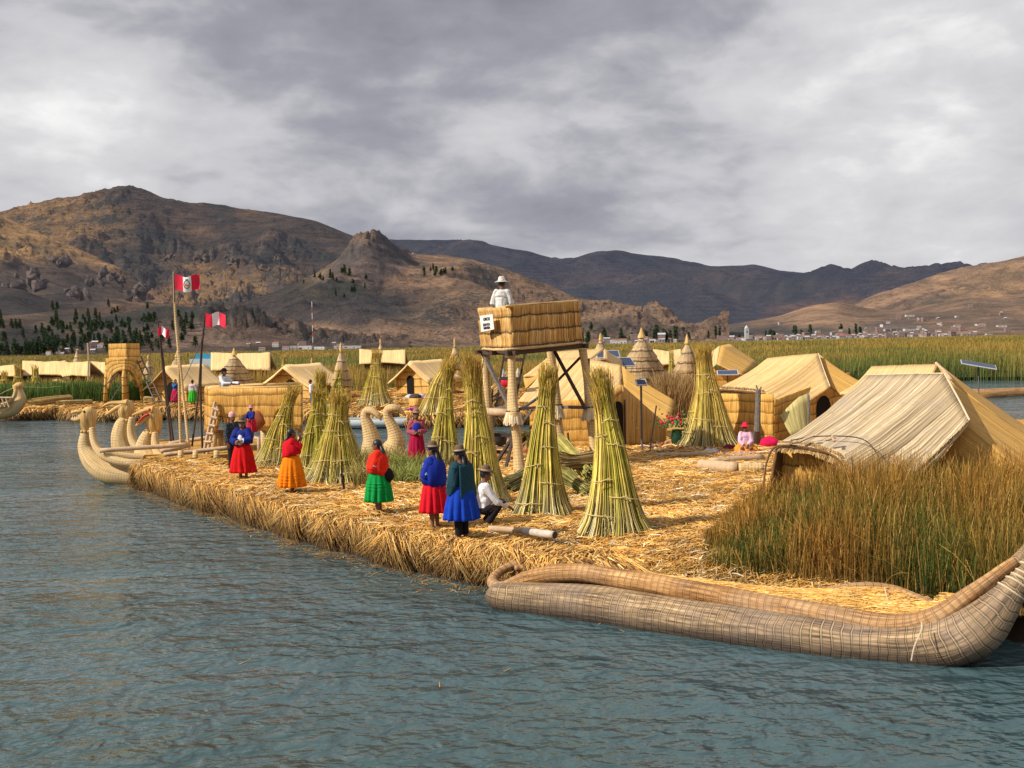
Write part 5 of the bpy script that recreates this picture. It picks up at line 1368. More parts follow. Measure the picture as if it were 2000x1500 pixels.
# ------------------------------------------------------------------ dragon headed boats
def knot_collar(c, ax, r, k, mat, parent, s=.06):
    b = MB(); ax = V3(ax).normalized(); u = ax.cross(V3((0, 1, 0))).normalized(); v = ax.cross(u)
    for i in range(k):
        a = 2*math.pi*i/k; b.ell(c+u*math.cos(a)*r+v*math.sin(a)*r, (s, s, s*.8), 8, 6)
    return b.build('collar', mat, parent, smooth=True)
flt = lambda ang, L: .10*abs(math.sin(ang*5.5))-.05
def dragon_boats():
    # left-most
    t = thing('reed_boat', 'reed boat with the leftmost, lowest dragon head, snarling toward the left', 'boat', (px(230, 930, 36).x, 36, 0))
    tubepx('hull_bundle', [(171, 838, 8, 36), (167, 856, 12, 36), (169, 878, 16, 36), (184, 902, 21, 35.9), (214, 922, 24, 35.8), (260, 929, 23, 35.7), (330, 928, 24, 35.6), (420, 926, 22, 35.6)], M_BUNDLE, t, 60, 18, flute=lumps(1, .04))
    tubepx('gunwale', [(180, 836, 6, 35.7), (182, 856, 7, 35.6), (190, 876, 8, 35.5), (206, 891, 9, 35.4), (236, 902, 9, 35.3), (275, 906, 9, 35.3), (340, 906, 8, 35.3), (420, 905, 8, 35.3)], M_BUNDLE, t, 60, 12, flute=lumps(1, .04, 3))
    tubepx('gunwale', [(176, 838, 6, 36.4), (178, 858, 7, 36.6), (190, 876, 8, 37.0), (215, 888, 8, 37.3), (275, 893, 8, 37.5), (420, 893, 8, 37.6)], M_BUNDLE, t, 60, 12)
    h, _, _ = tubepx('head', [(172, 843, 9, 36), (172, 832, 14, 36), (170, 818, 17.5, 36), (169, 805, 16, 36), (167, 798, 9, 36), (166, 796, 2, 36)], M_HEAD, t, 30, 30, flute=flt)
    for nm, l in (('upper_jaw', [(166, 806, 6, 35.9), (156, 804, 4.5, 35.8), (147, 804, 3.5, 35.8), (139, 807, 2, 35.8)]), ('lower_jaw', [(163, 818, 6, 35.9), (154, 819, 4.5, 35.8), (146, 820, 3.8, 35.8), (139, 818, 2.5, 35.8)])):
        tubepx(nm, l, M_HEAD, h, 14, 10)
    b = MB()
    for k, x in enumerate((142, 146, 150, 154)):
        p = px(x, 808, 35.8); q = px(x+.5, 812, 35.8); b.tube([p, q], [.022, .004], 6); p = px(x, 816.5, 35.8); q = px(x, 813, 35.8); b.tube([p, q], [.022, .004], 6)
    b.build('teeth', plain('tooth_white', (.75, .75, .72), .5, .05), h)
    b = MB(); b.ell(px(164, 804, 35.75), .035, 8, 6); b.build('eye', M_DARK, h)
    b = MB(); b.tube(PX([(177, 800, 36), (179, 795, 36), (178, 793, 36)]), [.05, .05, .02], 8); b.build('ear', M_HEAD, h)
    knot_collar(px(172, 842, 36), (0, 0, 1), .19, 9, M_HEAD, t)
    # middle, farthest
    t = thing('reed_boat', 'reed boat with the middle dragon head, its long beak wide open', 'boat', (px(250, 900, 42).x, 42, 0))
    tubepx('hull_bundle', [(246, 812, 10, 42), (239, 835, 17, 42), (238, 860, 21, 42), (248, 885, 24, 42), (275, 899, 24, 42), (340, 902, 20, 41.5), (430, 902, 18, 41)], M_BUNDLE, t, 50, 18, flute=lumps(1, .04))
    tubepx('gunwale', [(258, 815, 6, 41.7), (256, 840, 8, 41.7), (262, 865, 9, 41.6), (280, 884, 8, 41.4), (340, 888, 7, 41), (430, 888, 7, 40.6)], M_BUNDLE, t, 50, 12)
    h, _, _ = tubepx('head', [(246, 820, 8, 42), (245, 810, 14, 42), (246, 798, 17, 42), (249, 787, 13, 42), (250, 781, 3, 42)], M_HEAD, t, 26, 30, flute=flt)
    tubepx('upper_jaw', [(250, 786, 7, 41.8), (236, 787, 5, 41.8), (220, 787, 3.8, 41.8), (208, 790, 3, 41.8), (201, 794, 1.6, 41.8)], M_HEAD, h, 16, 10)
    tubepx('lower_jaw', [(240, 792, 6, 41.8), (228, 797, 4.5, 41.8), (216, 805, 4, 41.8), (206, 811, 2, 41.8)], M_HEAD, h, 16, 10)
    knot_collar(px(246, 820, 42), (0, 0, 1), .2, 9, M_HEAD, t, .07)
    # right
    t = thing('reed_boat', 'reed boat with the right dragon head, mouth lined red', 'boat', (px(300, 905, 38).x, 38, 0))
    tubepx('hull_bundle', [(292, 842, 9, 38), (286, 858, 15, 38), (284, 876, 20, 38), (288, 896, 24, 37.8), (305, 912, 24, 37.6), (350, 918, 22, 37.4), (430, 918, 20, 37.4)], M_BUNDLE, t, 50, 18, flute=lumps(1, .04))
    tubepx('gunwale', [(303, 845, 6, 37.7), (303, 865, 8, 37.6), (309, 884, 9, 37.4), (325, 898, 9, 37.2), (370, 902, 8, 37.1), (430, 902, 8, 37.1)], M_BUNDLE, t, 50, 12)
    h, _, _ = tubepx('head', [(302, 846, 9, 38), (301, 833, 14, 38), (299, 815, 16.5, 38), (298, 802, 14, 38), (297, 794, 4, 38)], M_HEAD, t, 26, 30, flute=flt)
    tubepx('upper_jaw', [(300, 800, 8, 37.8), (288, 800, 6, 37.8), (275, 805, 4, 37.8), (258, 811, 1.6, 37.8)], M_HEAD, h, 16, 10)
    tubepx('lower_jaw', [(292, 812, 6, 37.8), (282, 818, 5, 37.8), (273, 825, 4, 37.8), (266, 832, 2, 37.8)], M_HEAD, h, 16, 10)
    tubepx('tongue', [(290, 809, 3, 37.7), (280, 814, 2.5, 37.7), (268, 827, 1.2, 37.7)], plain('red_paint', (.5, .04, .03), .6, .1), h, 12, 8)
    b = MB(); b.ell(px(292, 800, 37.5), .05, 8, 6); b.build('eye', plain('red_paint', (.5, .04, .03)), h)
    knot_collar(px(301, 845, 38), (0, 0, 1), .21, 9, M_HEAD, t, .06)
    # deck behind the heads
    t = thing('reed_deck', 'flat reed deck carrying the cabin and flag poles behind the dragon heads', 'deck', (px(450, 890, 39).x, 39, .4))
    b = MB(); c = [px(310, 895, 38), px(600, 897, 38), px(600, 880, 43), px(310, 880, 43)]
    G = [[V3((c[0].lerp(c[1], j/20).lerp(c[3].lerp(c[2], j/20), i/6).x, 36.4+i*1.1, .62+.03*noise.noise(V3((i, j*.5, 0))))) for j in range(21)] for i in range(7)]
    b.grid(G); o = b.build('deck_mat', MI, t, smooth=True); solid(o, .3)
dragon_boats()

def bird_boat():
    t = thing('reed_boat', 'reed boat with two curved bird head prows behind the red shawled woman', 'boat', (px(745, 890, 36.5).x, 36.5, 0))
    tubepx('prow', [(735, 905, 24, 36.6), (728, 880, 22, 36.6), (726, 858, 17, 36.6), (720, 835, 13, 36.6), (713, 815, 9, 36.6), (716, 803, 8, 36.6), (727, 803, 7, 36.5), (738, 811, 4.5, 36.4), (745, 821, 2, 36.4)], M_BUNDLE, t, 50, 20, flute=flt, label='left prow curled to the right')
    tubepx('prow', [(765, 905, 25, 36.0), (768, 880, 23, 36.0), (773, 860, 17, 36.0), (768, 838, 12, 36.0), (758, 816, 9, 36.0), (758, 801, 9, 36.0), (770, 797, 8, 35.9), (782, 802, 5, 35.9), (792, 812, 2, 35.9)], M_BUNDLE, t, 50, 20, flute=flt, label='right prow with beak pointing right')
    tubepx('hull_bundle', [(705, 900, 16, 37.2), (735, 908, 24, 36.8), (765, 908, 24, 36.2), (790, 903, 18, 35.9)], M_BUNDLE, t, 20, 14)
    t = thing('reed_boat', 'golden dragon headed reed boat at the far left shore', 'boat', (px(10, 815, 69).x, 69, 0))
    tubepx('hull_bundle', [(-70, 806, 14, 69), (-20, 806, 15, 69), (15, 800, 16, 69), (33, 790, 14, 69), (42, 778, 9, 69), (38, 766, 8, 69), (36, 755, 7, 69)], M_BUNDLE, t, 50, 14)
    tubepx('gunwale', [(-70, 793, 4, 68.5), (0, 793, 4, 68.5), (18, 786, 4, 68.5), (28, 774, 4, 68.5), (31, 762, 4, 68.5)], M_BUNDLE, t, 40, 10)
    h, _, _ = tubepx('head', [(35, 768, 5, 69), (35, 758, 9, 69), (36, 752, 10, 69), (35, 747, 4, 69)], M_HEAD, t, 20, 20, flute=flt)
    tubepx('upper_jaw', [(36, 751, 5, 69), (43, 753, 2.5, 69)], M_HEAD, h, 6, 8); tubepx('lower_jaw', [(36, 759, 4, 69), (43, 759, 2, 69)], M_HEAD, h, 6, 8)
    b = MB()
    for k in range(5): b.tube(PX([(-20+k*8, 778, 68.3), (-14+k*8, 795, 68.3)]), .06, 5)
    b.tube(PX([(-60, 776, 68.3), (22, 777, 68.3)]), .07, 5); b.build('railing', M_WOODL, t)
    # small bird statue above the left huts
    t = thing('reed_figure', 'small upright reed bird figure above the far left roofs', 'figure', px(151, 740, 92))
    tubepx('body', [(150, 740, 9, 92), (150, 708, 6.5, 92), (150, 700, 5, 92), (150, 690, 2.2, 92), (151, 684, 2.2, 92), (153, 683, 1.2, 92)], M_CONE, t, 24, 12)
bird_boat()

# ------------------------------------------------------------------ cabin on the deck
def cabin():
    t = thing('reed_cabin', 'arched reed cabin with flat top standing on the dragon boat deck', 'cabin', (px(500, 890, 38).x, 38, .6))
    d = 37.6
    def arched(name, x0, x1, ytop, ybot, arches, d0, d1):
        """wall whose lower edge is cut by arches (centre, half width, top y)"""
        n = 90; cols = []
        for i in range(n+1):
            x = x0+(x1-x0)*i/n; yb = ybot
            for cx, hw, yt, yl in arches:
                if abs(x-cx) < hw: yb = min(yb, yt+(yl-yt)*(1-math.sqrt(1-((x-cx)/hw)**2)))
            dd = d0+(d1-d0)*i/n
            cols.append([px(x, ytop-(x-x0)*.02+(yb-ytop)*k/7, dd) for k in range(8)])
        G = list(map(list, zip(*cols))); b = MB(); b.grid(G); k = 0
        for i in range(7):
            for j in range(n):
                q = [G[i][j], G[i][j+1], G[i+1][j+1], G[i+1][j]]; b.uv[k] = [(p.x+p.y*.3, -p.z) for p in q]; k += 1
        o = b.build(name, M_WALL, t, smooth=True); solid(o, .16)
    arched('front_wall', 412, 590, 760, 843, [(433, 9, 812, 856), (485, 24, 814, 852), (549, 17, 804, 852)] , 37.6, 37.2)
    arched('side_wall', 404, 414, 757, 843, [], 39.4, 37.7)
    arched('back_wall', 404, 585, 757, 800, [], 40.0, 39.8)
    b = MB(); b.tube(PX([(404, 757, 39.6), (412, 760, 37.6), (500, 758.5, 37.4), (590, 756, 37.2)]), .075, 8); b.build('rim', M_HEAD, t, smooth=True)
    b = MB(); b.tube(PX([(404, 757, 39.8), (500, 752, 39.9), (585, 750, 39.7)]), .06, 8); b.build('rim', M_HEAD, t, smooth=True)
    for x, d_ in ((418, 37.9), (430, 38.6), (443, 38.2), (515, 37.5), (588, 37.4)):
        b = MB(); b.tube([px(x, 840, d_), V3((px(x, 840, d_).x, d_, .62))], .11, 10); b.build('leg', M_BUNDLE, t, smooth=True)
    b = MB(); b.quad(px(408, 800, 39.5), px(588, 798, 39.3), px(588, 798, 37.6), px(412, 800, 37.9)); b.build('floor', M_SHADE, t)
    # rails of poles along the deck
    for i, (l, lb) in enumerate([([(195, 880, 35.2), (370, 868, 35.8)], 'long pale pole rail crossing the left dragon head boat'), ([(314, 882, 36.4), (372, 870, 36.8)], 'short pale pole rail below the long one'), ([(320, 888, 36.0), (450, 874, 36.4)], 'thick pale pole rail in front of the cabin legs'), ([(330, 866, 39.8), (426, 852, 40)], 'pale pole rail behind the flag poles')]):
        b = MB(); b.tube(cat(PX(l), 8), .07, 8, flute=lumps(3, .15, i)); b.build('pole_rail', M_WOODL, label=lb, cat='rail', smooth=True)
    b = MB(); b.tube(PX([(490, 854, 37), (505, 856, 36.8), (506, 885, 36.6)]), .06, 8); b.build('pole_rail', M_WOODL, label='bent pole rail right of the cabin legs', cat='rail', smooth=True)
    # ladder against the cabin
    t = thing('ladder', 'pale pole ladder leaning on the left side of the reed cabin', 'ladder', px(400, 893, 37))
    for l in ([(396, 892, 36.9), (420, 785, 37.4)], [(404, 890, 36.8), (425, 795, 37.3)]):
        b = MB(); b.tube(PX(l), .055, 7); b.build('rail', M_WOODL, t)
    for k in range(6):
        f = (k+.5)/6; b = MB(); b.tube([px(394+23*f, 888-100*f, 36.8+.4*f), px(409+20*f, 886-92*f, 36.7+.4*f)], .045, 6); b.build('rung', M_WOODL, t)
    # short cut posts on the deck
    for x in (352, 381, 422):
        b = MB(); b.tube([px(x, 905, 35.6), px(x+1, 880, 35.7)], .09, 8); b.build('deck_post', M_BUNDLE, label='short reed post on the deck edge near x %s of the pole rails' % {352: 'the left end', 381: 'the middle', 422: 'the right end'}[x], cat='post', smooth=True)
cabin()

# ------------------------------------------------------------------ flag poles
def flag(parent, P, w, h, yaw, em, amp=.12, sag=0.1, seed=0):
    u = V3((math.cos(yaw), math.sin(yaw), 0)); nrm = V3((-u.y, u.x, 0)); n = 24; m = 10; G = []
    for i in range(m+1):
        row = []
        for j in range(n+1):
            s = j/n; v = i/m
            row.append(P+u*(w*s)+nrm*(amp*s*math.sin(s*7+seed+v*1.2))+V3((0, 0, -h*v-sag*s+.05*math.sin(s*8+seed))))
        G.append(row)
    red = plain('flag_red', (.80, .02, .06), .75, .12, 3); wh = plain('flag_white', (.90, .88, .88), .75, .06, 3)
    b = MB()
    for i in range(m):
        for j in range(n):
            b.cur = 1 if n/3 <= j < 2*n/3 else 0
            b.face([b.vert(p) for p in (G[i][j], G[i+1][j], G[i+1][j+1], G[i][j+1])])
    fl = b.build('flag', [red, wh], parent, smooth=True)
    if em:
        c = G[m//2][n//2]; eb = MB(); f = -nrm if nrm.y > 0 else nrm
        def disc(r1, r2, cx, cz, off, name, mat):
            q = MB(); k = 18; q.face([q.vert(c+u*(cx+math.cos(2*math.pi*i/k)*r1)+V3((0, 0, cz+math.sin(2*math.pi*i/k)*r2))+f*off) for i in range(k)]); q.build(name, mat, fl)
        gr = plain('emblem_green', (.05, .16, .05)); rd = plain('flag_red', (.6, .02, .05)); bl = plain('emblem_blue', (.35, .5, .6)); yl = plain('emblem_gold', (.6, .4, .08))
        q = MB(); q.tube([c+u*math.cos(a)*.095+V3((0, 0, math.sin(a)*.13))+f*.04 for a in [2*math.pi*i/20 for i in range(21)]], .016, 6); q.build('wreath', gr, fl)
        disc(.06, .085, 0, -.01, .05, 'shield', rd); disc(.05, .045, 0.02, .035, .06, 'shield_field', bl); disc(.04, .03, 0, -.06, .062, 'shield_gold', yl); disc(.05, .025, 0, .16, .05, 'crest', gr)
def poles():
    t = thing('flag_pole', 'tallest pale flag pole flying a red and white flag with a coat of arms', 'flag pole', px(354, 893, 38))
    tubepx('pole', [(354, 895, 2.8, 38), (351, 800, 2.8, 38), (349, 690, 3, 38), (343, 625, 2.6, 38), (340, 560, 2, 38), (339, 531, 1.4, 38)], M_BUNDLE, t, 30, 8)
    tubepx('brace_pole', [(369, 878, 2.8, 37.5), (360, 790, 2.6, 37.8), (350, 690, 2.4, 38)], M_BUNDLE, t, 20, 8)
    tubepx('pole_top', [(341, 590, 1.6, 37.95), (339, 528, 1.2, 37.95)], M_WOOD, t, 6, 6)
    flag(t, px(341, 539, 37.9), .80, .50, .12, True, .08, .0, 1)
    t = thing('flag_pole', 'dark thin flag pole on the right with the plain red and white flag', 'flag pole', px(395, 893, 39))
    tubepx('pole', [(396, 895, 2.2, 39), (392, 780, 2.2, 39), (393, 700, 2, 39), (397, 650, 2, 39), (401, 608, 1.2, 39)], M_WOODD, t, 30, 7)
    tubepx('brace_pole', [(375, 872, 2, 38.6), (388, 760, 1.8, 38.8), (394, 660, 1.5, 39)], M_WOODD, t, 20, 6)
    flag(t, px(401, 611, 38.9), .68, .45, .1, False, .07, .03, 3)
    t = thing('flag_pole', 'dark crooked flag pole on the left with a small crumpled orange red flag', 'flag pole', px(338, 862, 40))
    tubepx('pole', [(339, 864, 2.2, 40), (330, 800, 2, 40), (318, 700, 1.9, 40), (311, 650, 1.6, 40), (307, 619, 1, 40)], M_WOODD, t, 30, 7)
    tubepx('brace_pole', [(334, 862, 2, 39.6), (322, 760, 1.8, 39.8), (311, 650, 1.4, 40)], M_WOODD, t, 20, 6)
    flag(t, px(308, 638, 39.9), .38, .30, .2, False, .10, .08, 5)
    for l, lb in [([(343, 590, 38), (290, 690, 45), (220, 760, 60)], 'thin guy rope from the tallest flag pole down to the left'), ([(404, 630, 39), (470, 665, 60), (560, 700, 90)], 'thin guy rope from the right flag pole down to the right'), ([(400, 650, 39), (360, 740, 39), (322, 805, 39)], 'thin guy rope between the flag poles')]:
        b = MB(); b.tube(cat(PX(l), 12), .012, 4); b.build('guy_rope', M_WOOD, label=lb, cat='rope')
    for l, lb in [([(171, 670, 78), (173, 700, 78), (172, 740, 78), (174, 784, 78)], 'thin crooked white pole in front of the dark green reeds'), ([(169, 784, 77.5), (172, 755, 77.5)], 'short white stick beside the thin crooked white pole'), ([(135, 780, 76), (133, 760, 76), (132, 752, 76)], 'short dark stick before the dark green reeds')]:
        b = MB(); b.tube(cat(PX(l), 8), .055, 6); b.build('stick', M_WOODL if 'white' in lb else M_WOODD, label=lb, cat='stick')
    b = MB(); b.tube(cat(PX([(-10, 775, 76), (26, 758, 74), (60, 756, 75), (90, 757, 76), (132, 753, 76.5), (172, 758, 77.5)]), 30), .014, 4); b.build('rope_line', M_ROPEW, label='slack rope strung before the dark green reeds at the far left', cat='rope')
poles()

# ------------------------------------------------------------------ the watchtower with the box
def watchtower():
    t = thing('watchtower', 'watchtower with woven reed box on reed wrapped legs, sign on its left face', 'tower', px(1010, 925, 30.3))
    N0 = px(1000, 682, 30.4); N1 = px(1000, 598, 30.4); L0 = px(941, 681, 31.8); L1 = px(935, 604, 31.8); R0 = px(1137, 669, 32.8); R1 = px(1129, 588, 32.8)
    B0 = L0+R0-N0; B1 = L1+R1-N1
    def bw(name, a1, b1, b0, a0):
        G = []
        for i in range(14):
            row = []
            for j in range(40):
                p = a1.lerp(b1, j/39).lerp(a0.lerp(b0, j/39), i/13); nrm = (b1-a1).cross(a0-a1).normalized()
                row.append(p+nrm*(.035*noise.noise(V3((j*.8, i//4*3, 1)))+.03*math.sin((i % 4.33)/4.33*math.pi)))
            G.append(row)
        b = MB(); b.grid(G); o = b.build(name, M_TOWERWALL, t, smooth=True); solid(o, .10); return o
    bw('basket_wall', N1, R1, R0, N0); lw = bw('basket_wall', L1, N1, N0, L0); bw('basket_wall', R1, B1, B0, R0); bw('basket_wall', B1, L1, L0, B0)
    b = MB(); b.tube(cat([L1, L1.lerp(N1, .35)-V3((0, 0, .05)), N1.lerp(L1, .1), N1, R1], 40), .04, 8); b.build('rim', M_HEAD, t, smooth=True)
    b = MB(); b.tube([R1, B1, L1], .04, 8); b.build('rim', M_HEAD, t, smooth=True)
    b = MB(); b.tube(cat([L0+V3((0, -.03, -.0)), N0+V3((-.02, -.04, 0)), R0+V3((0, -.03, 0))], 30), .035, 8, flute=lumps(9, .4)); b.build('rim', M_BUNDLE, t, smooth=True)
    up = V3((0, 0, 1))
    b = MB(); q = [p-up*.02 for p in (L0, N0, R0, B0)]; b.quad(*q); fl = b.build('floor', M_WOODD, t); solid(fl, .05)
    for a, c in ((L0, N0), (N0, R0), (L0, B0), (B0, R0), (L0.lerp(N0, .5), B0.lerp(R0, .5))):
        b = MB(); e = (c-a).normalized(); b.bar(a-e*.25-up*.10, c+e*.25-up*.10, .10, .12); b.build('beam', M_WOODD, t)
    # board sign
    ua = (N1-L1).normalized(); nl = V3((ua.y, -ua.x, 0)).normalized()
    c = [px(946, 617, 31.30), px(971, 613.5, 30.85), px(974, 643, 30.8), px(949, 648, 31.25)]
    c = [p+nl*.14 for p in c]; b = MB(); b.quad(c[3], c[2], c[1], c[0]); sg = b.build('sign', plain('sign_white', (.74, .70, .64), .7, .06, 3), t); solid(sg, .02)
    def text(s, cx, cy, size, z=.02):
        cu = bpy.data.curves.new('t', 'FONT'); cu.body = s; cu.align_x = 'CENTER'; cu.align_y = 'CENTER'; cu.size = size; cu.extrude = .004; cu.offset = .003
        o = bpy.data.objects.new('t', cu); COL.objects.link(o); bpy.context.view_layer.update()
        me = bpy.data.meshes.new_from_object(o.evaluated_get(bpy.context.evaluated_depsgraph_get())); bpy.data.objects.remove(o)
        X = (c[1]-c[0]).normalized(); Y = (c[0]-c[3]); Y = (Y-X*Y.dot(X)).normalized(); Zv = X.cross(Y)
        if Zv.y > 0: Zv = -Zv
        ctr = (c[0]+c[1]+c[2]+c[3])/4+X*cx+Y*cy+Zv*z; off = wloc(sg)
        xs = [v.co.x for v in me.vertices]; wd = max(xs)-min(xs)
        for v in me.vertices: k = v.co.copy(); v.co = ctr+X*k.x+Y*k.y+Zv*k.z-off
        me.materials.clear(); me.materials.append(plain('ink', (.03, .03, .05), .6, .1)); o = bpy.data.objects.new('lettering', me); COL.objects.link(o); o.parent = sg
    text('UROS', 0, .10, .115); text('SANTA', -0.01, -.05, .10); text('MARIA', 0, -.14, .10)
    # legs, wrapped in reeds with a frayed skirt half way
    def leg(l, skirt):
        o, P, r = tubepx('leg', l, M_BUNDLE, t, 40, 16, flute=lumps(1.5, .07, l[0][0]))
        if skirt:
            x, y, d, r0, r1, hh = skirt; n = 60; c = px(x, y, d); K = 3
            a = np.linspace(0, 2*np.pi, n, endpoint=False); sc = d/FPX
            path = np.zeros((n, K, 3))
            for k, f in enumerate((0, .5, 1)):
                rr = (r0+(r1-r0)*f)*sc; path[:, k, 0] = c.x+np.cos(a)*rr; path[:, k, 1] = c.y+np.sin(a)*rr; path[:, k, 2] = c.z-hh*sc*f*nr.uniform(.85, 1.1, n)
            strands('reed_skirt', path, np.full((n, 1), .018), pick([(.78, .62, .40), (.6, .42, .24), (.86, .74, .52)], n), M_STRAND, 4, parent=o)
            b = MB(); b.tube([c+V3((math.cos(q)*(r0+1)*sc, math.sin(q)*(r0+1)*sc, 0)) for q in [2*math.pi*i/16 for i in range(17)]], .02, 5); b.build('tie', M_WOODD, o)
    leg([(999, 690, 8, 30.7), (1000, 740, 8, 30.6), (1001, 790, 11, 30.5), (1003, 812, 12, 30.4), (1009, 850, 9, 30.4), (1013, 900, 11, 30.3), (1016, 932, 14, 30.2)], (1002, 803, 30.45, 12, 19, 26))
    leg([(1138, 682, 8, 32.8), (1146, 740, 7, 32.8), (1152, 790, 10, 32.7), (1158, 850, 9, 32.6), (1166, 908, 11, 32.5)], (1152, 795, 32.7, 10, 17, 26))
    leg([(1075, 684, 8, 34.5), (1082, 740, 9, 34.5), (1086, 790, 11, 34.5), (1090, 830, 9, 34.5), (1100, 895, 11, 34.4)], (1086, 790, 34.5, 11, 16, 28))
    leg([(948, 690, 8, 32.2), (951, 760, 8, 32.2), (955, 840, 9, 32.2), (962, 906, 11, 32.2)], None)
    for l, w, m_ in [([(942, 688, 31.8), (993, 790, 30.7)], .09, M_WOOD), ([(1083, 686, 33.4), (1143, 798, 32.4)], .075, M_WOODD), ([(1143, 688, 33.0), (1085, 748, 33.6)], .06, M_WOODD), ([(1095, 795, 33.8), (1145, 796, 32.5)], .09, M_WOOD), ([(1150, 700, 33), (1149, 800, 32.9)], .06, M_WOODD), ([(1016, 800, 30.5), (1075, 762, 34)], .06, M_WOOD), ([(1018, 830, 30.5), (1040, 800, 33)], .05, M_WOOD), ([(955, 800, 32), (1000, 792, 30.7)], .06, M_WOOD), ([(1015, 799, 30.6), (1070, 793, 34)], .07, M_WOOD)]:
        b = MB(); P = PX(l); b.bar(P[0], P[1], w); b.build('brace', m_, t)
    b = MB(); b.tube(PX([(945, 804, 31.6), (996, 806, 30.9)]), .11, 10); b.build('cross_pole', M_WOODL, t, smooth=True)
    # wooden ladder frame under the box
    l_ = thing('ladder', 'upright dark wooden ladder inside the watchtower legs', 'ladder', px(980, 900, 33))
    for l in ([(985, 690, 33.5), (958, 862, 33)], [(1025, 690, 33.5), (1006, 790, 33.2)], [(962, 760, 33.3), (955, 880, 33)], [(1000, 820, 32.8), (997, 880, 32.5)]):
        b = MB(); P = PX(l); b.bar(P[0], P[1], .06); b.build('rail', M_WOODD, l_)
    for x0, x1, y in ((985, 1022, 702), (977, 1015, 739), (968, 1008, 777), (960, 1004, 812), (958, 1000, 849), (955, 996, 882)):
        b = MB(); b.bar(px(x0, y, 33.2), px(x1, y+1, 33.1), .055, .10); b.build('rung', M_WOODD, l_)
    l_ = thing('wooden_stand', 'low dark wooden A frame leaning at the foot of the watchtower ladder', 'stand', px(985, 925, 30.8))
    for l in ([(966, 910, 31), (1000, 855, 32)], [(986, 922, 30.8), (1003, 850, 31.8)], [(966, 914, 31), (986, 918, 30.8)]):
        b = MB(); P = PX(l); b.bar(P[0], P[1], .075); b.build('plank', M_WOODD, l_)
watchtower()

def old_tower():
    t = thing('watchtower', 'golden arched reed watchtower with a ladder on the far left island', 'tower', px(240, 786, 74))
    d = 73
    def ring(name, pts, z0y, z1y, mat, arches=None, n=70, thick=.2):
        """closed wall following pts (x pixel, distance); optional arches cut into the lower edge"""
        P = interp_pts([gx(x, dd, 0) for x, dd in pts+[pts[0]]], n+1); zt = px(240, z0y, d).z; zb = px(240, z1y, d).z; G = []
        L = [0]
        for a, b_ in zip(P, P[1:]): L.append(L[-1]+(b_-a).length)
        cols = []
        for i, p in enumerate(P):
            lo = zb
            if arches:
                ph = (L[i]/L[-1]*arches) % 1.0; k = abs(ph-.5)*2
                if k < .86: lo = zb+(zt-zb)*.62*math.sqrt(max(0, 1-(k/.86)**2))
            cols.append([V3((p.x, p.y, zt+(lo-zt)*q/9)) for q in range(10)])
        b = MB(); b.grid(list(map(list, zip(*cols)))); o = b.build(name, mat, t, smooth=False); solid(o, thick)
    ring('basket_wall', [(215, 72.5), (250, 72), (270, 73.5), (270, 75), (235, 75.5), (215, 75)], 671, 701, M_WALL_FAR)
    ring('arched_wall', [(208, 72.3), (243, 71.8), (275, 73.5), (272, 75.5), (235, 76), (210, 75.2)], 700, 757, M_WALL_FAR, 4)
    for x, dd, xt in ((202, 72.3, 208), (240, 71.8, 242), (246, 73, 245), (278, 74, 272)):
        b = MB(); b.tube([gx(x, dd, ZT-.1), px(xt, 735, dd), px(xt+1, 715, dd)], [.15, .14, .1], 8); b.build('leg', M_WALL_FAR, t, smooth=True)
    l_ = thing('ladder', 'long thin ladder leaning right on the old arched watchtower', 'ladder', px(305, 789, 72))
    for l in ([(266, 700, 73), (305, 790, 71.5)], [(275, 696, 73), (318, 788, 71.5)]):
        b = MB(); b.tube(PX(l), .05, 5); b.build('rail', M_WOOD, l_)
    for k in range(7):
        f = (k+.6)/7; b = MB(); b.tube([px(266+39*f, 700+90*f, 73-1.5*f), px(275+43*f, 696+92*f, 73-1.5*f)], .04, 5); b.build('rung', M_WOOD, l_)
    b = MB(); b.bar(px(200, 758, 72), px(232, 727, 72), .06); b.build('brace', M_WOOD, t); b = MB(); b.bar(px(215, 784, 72), px(236, 752, 72), .05); b.build('brace', M_WOOD, t)
    # heaps of cut reeds on the far bank
    for i, (a, b_, r, lb) in enumerate([(px(60, 790, 72), px(135, 780, 73), .35, 'long heap of cut golden reeds lying on the far left bank'), (px(115, 789, 71), px(175, 786, 72), .22, 'dark ended reed bundle on the far left bank'), (px(283, 786, 72), px(300, 785, 72), .4, 'short round reed bundle at the foot of the long thin ladder')]):
        lying_reeds('lying_reed_bundle', lb, a, b_, r, r, 160, [(.6, .4, .14), (.45, .28, .1), (.7, .5, .22)], .02)
old_tower()

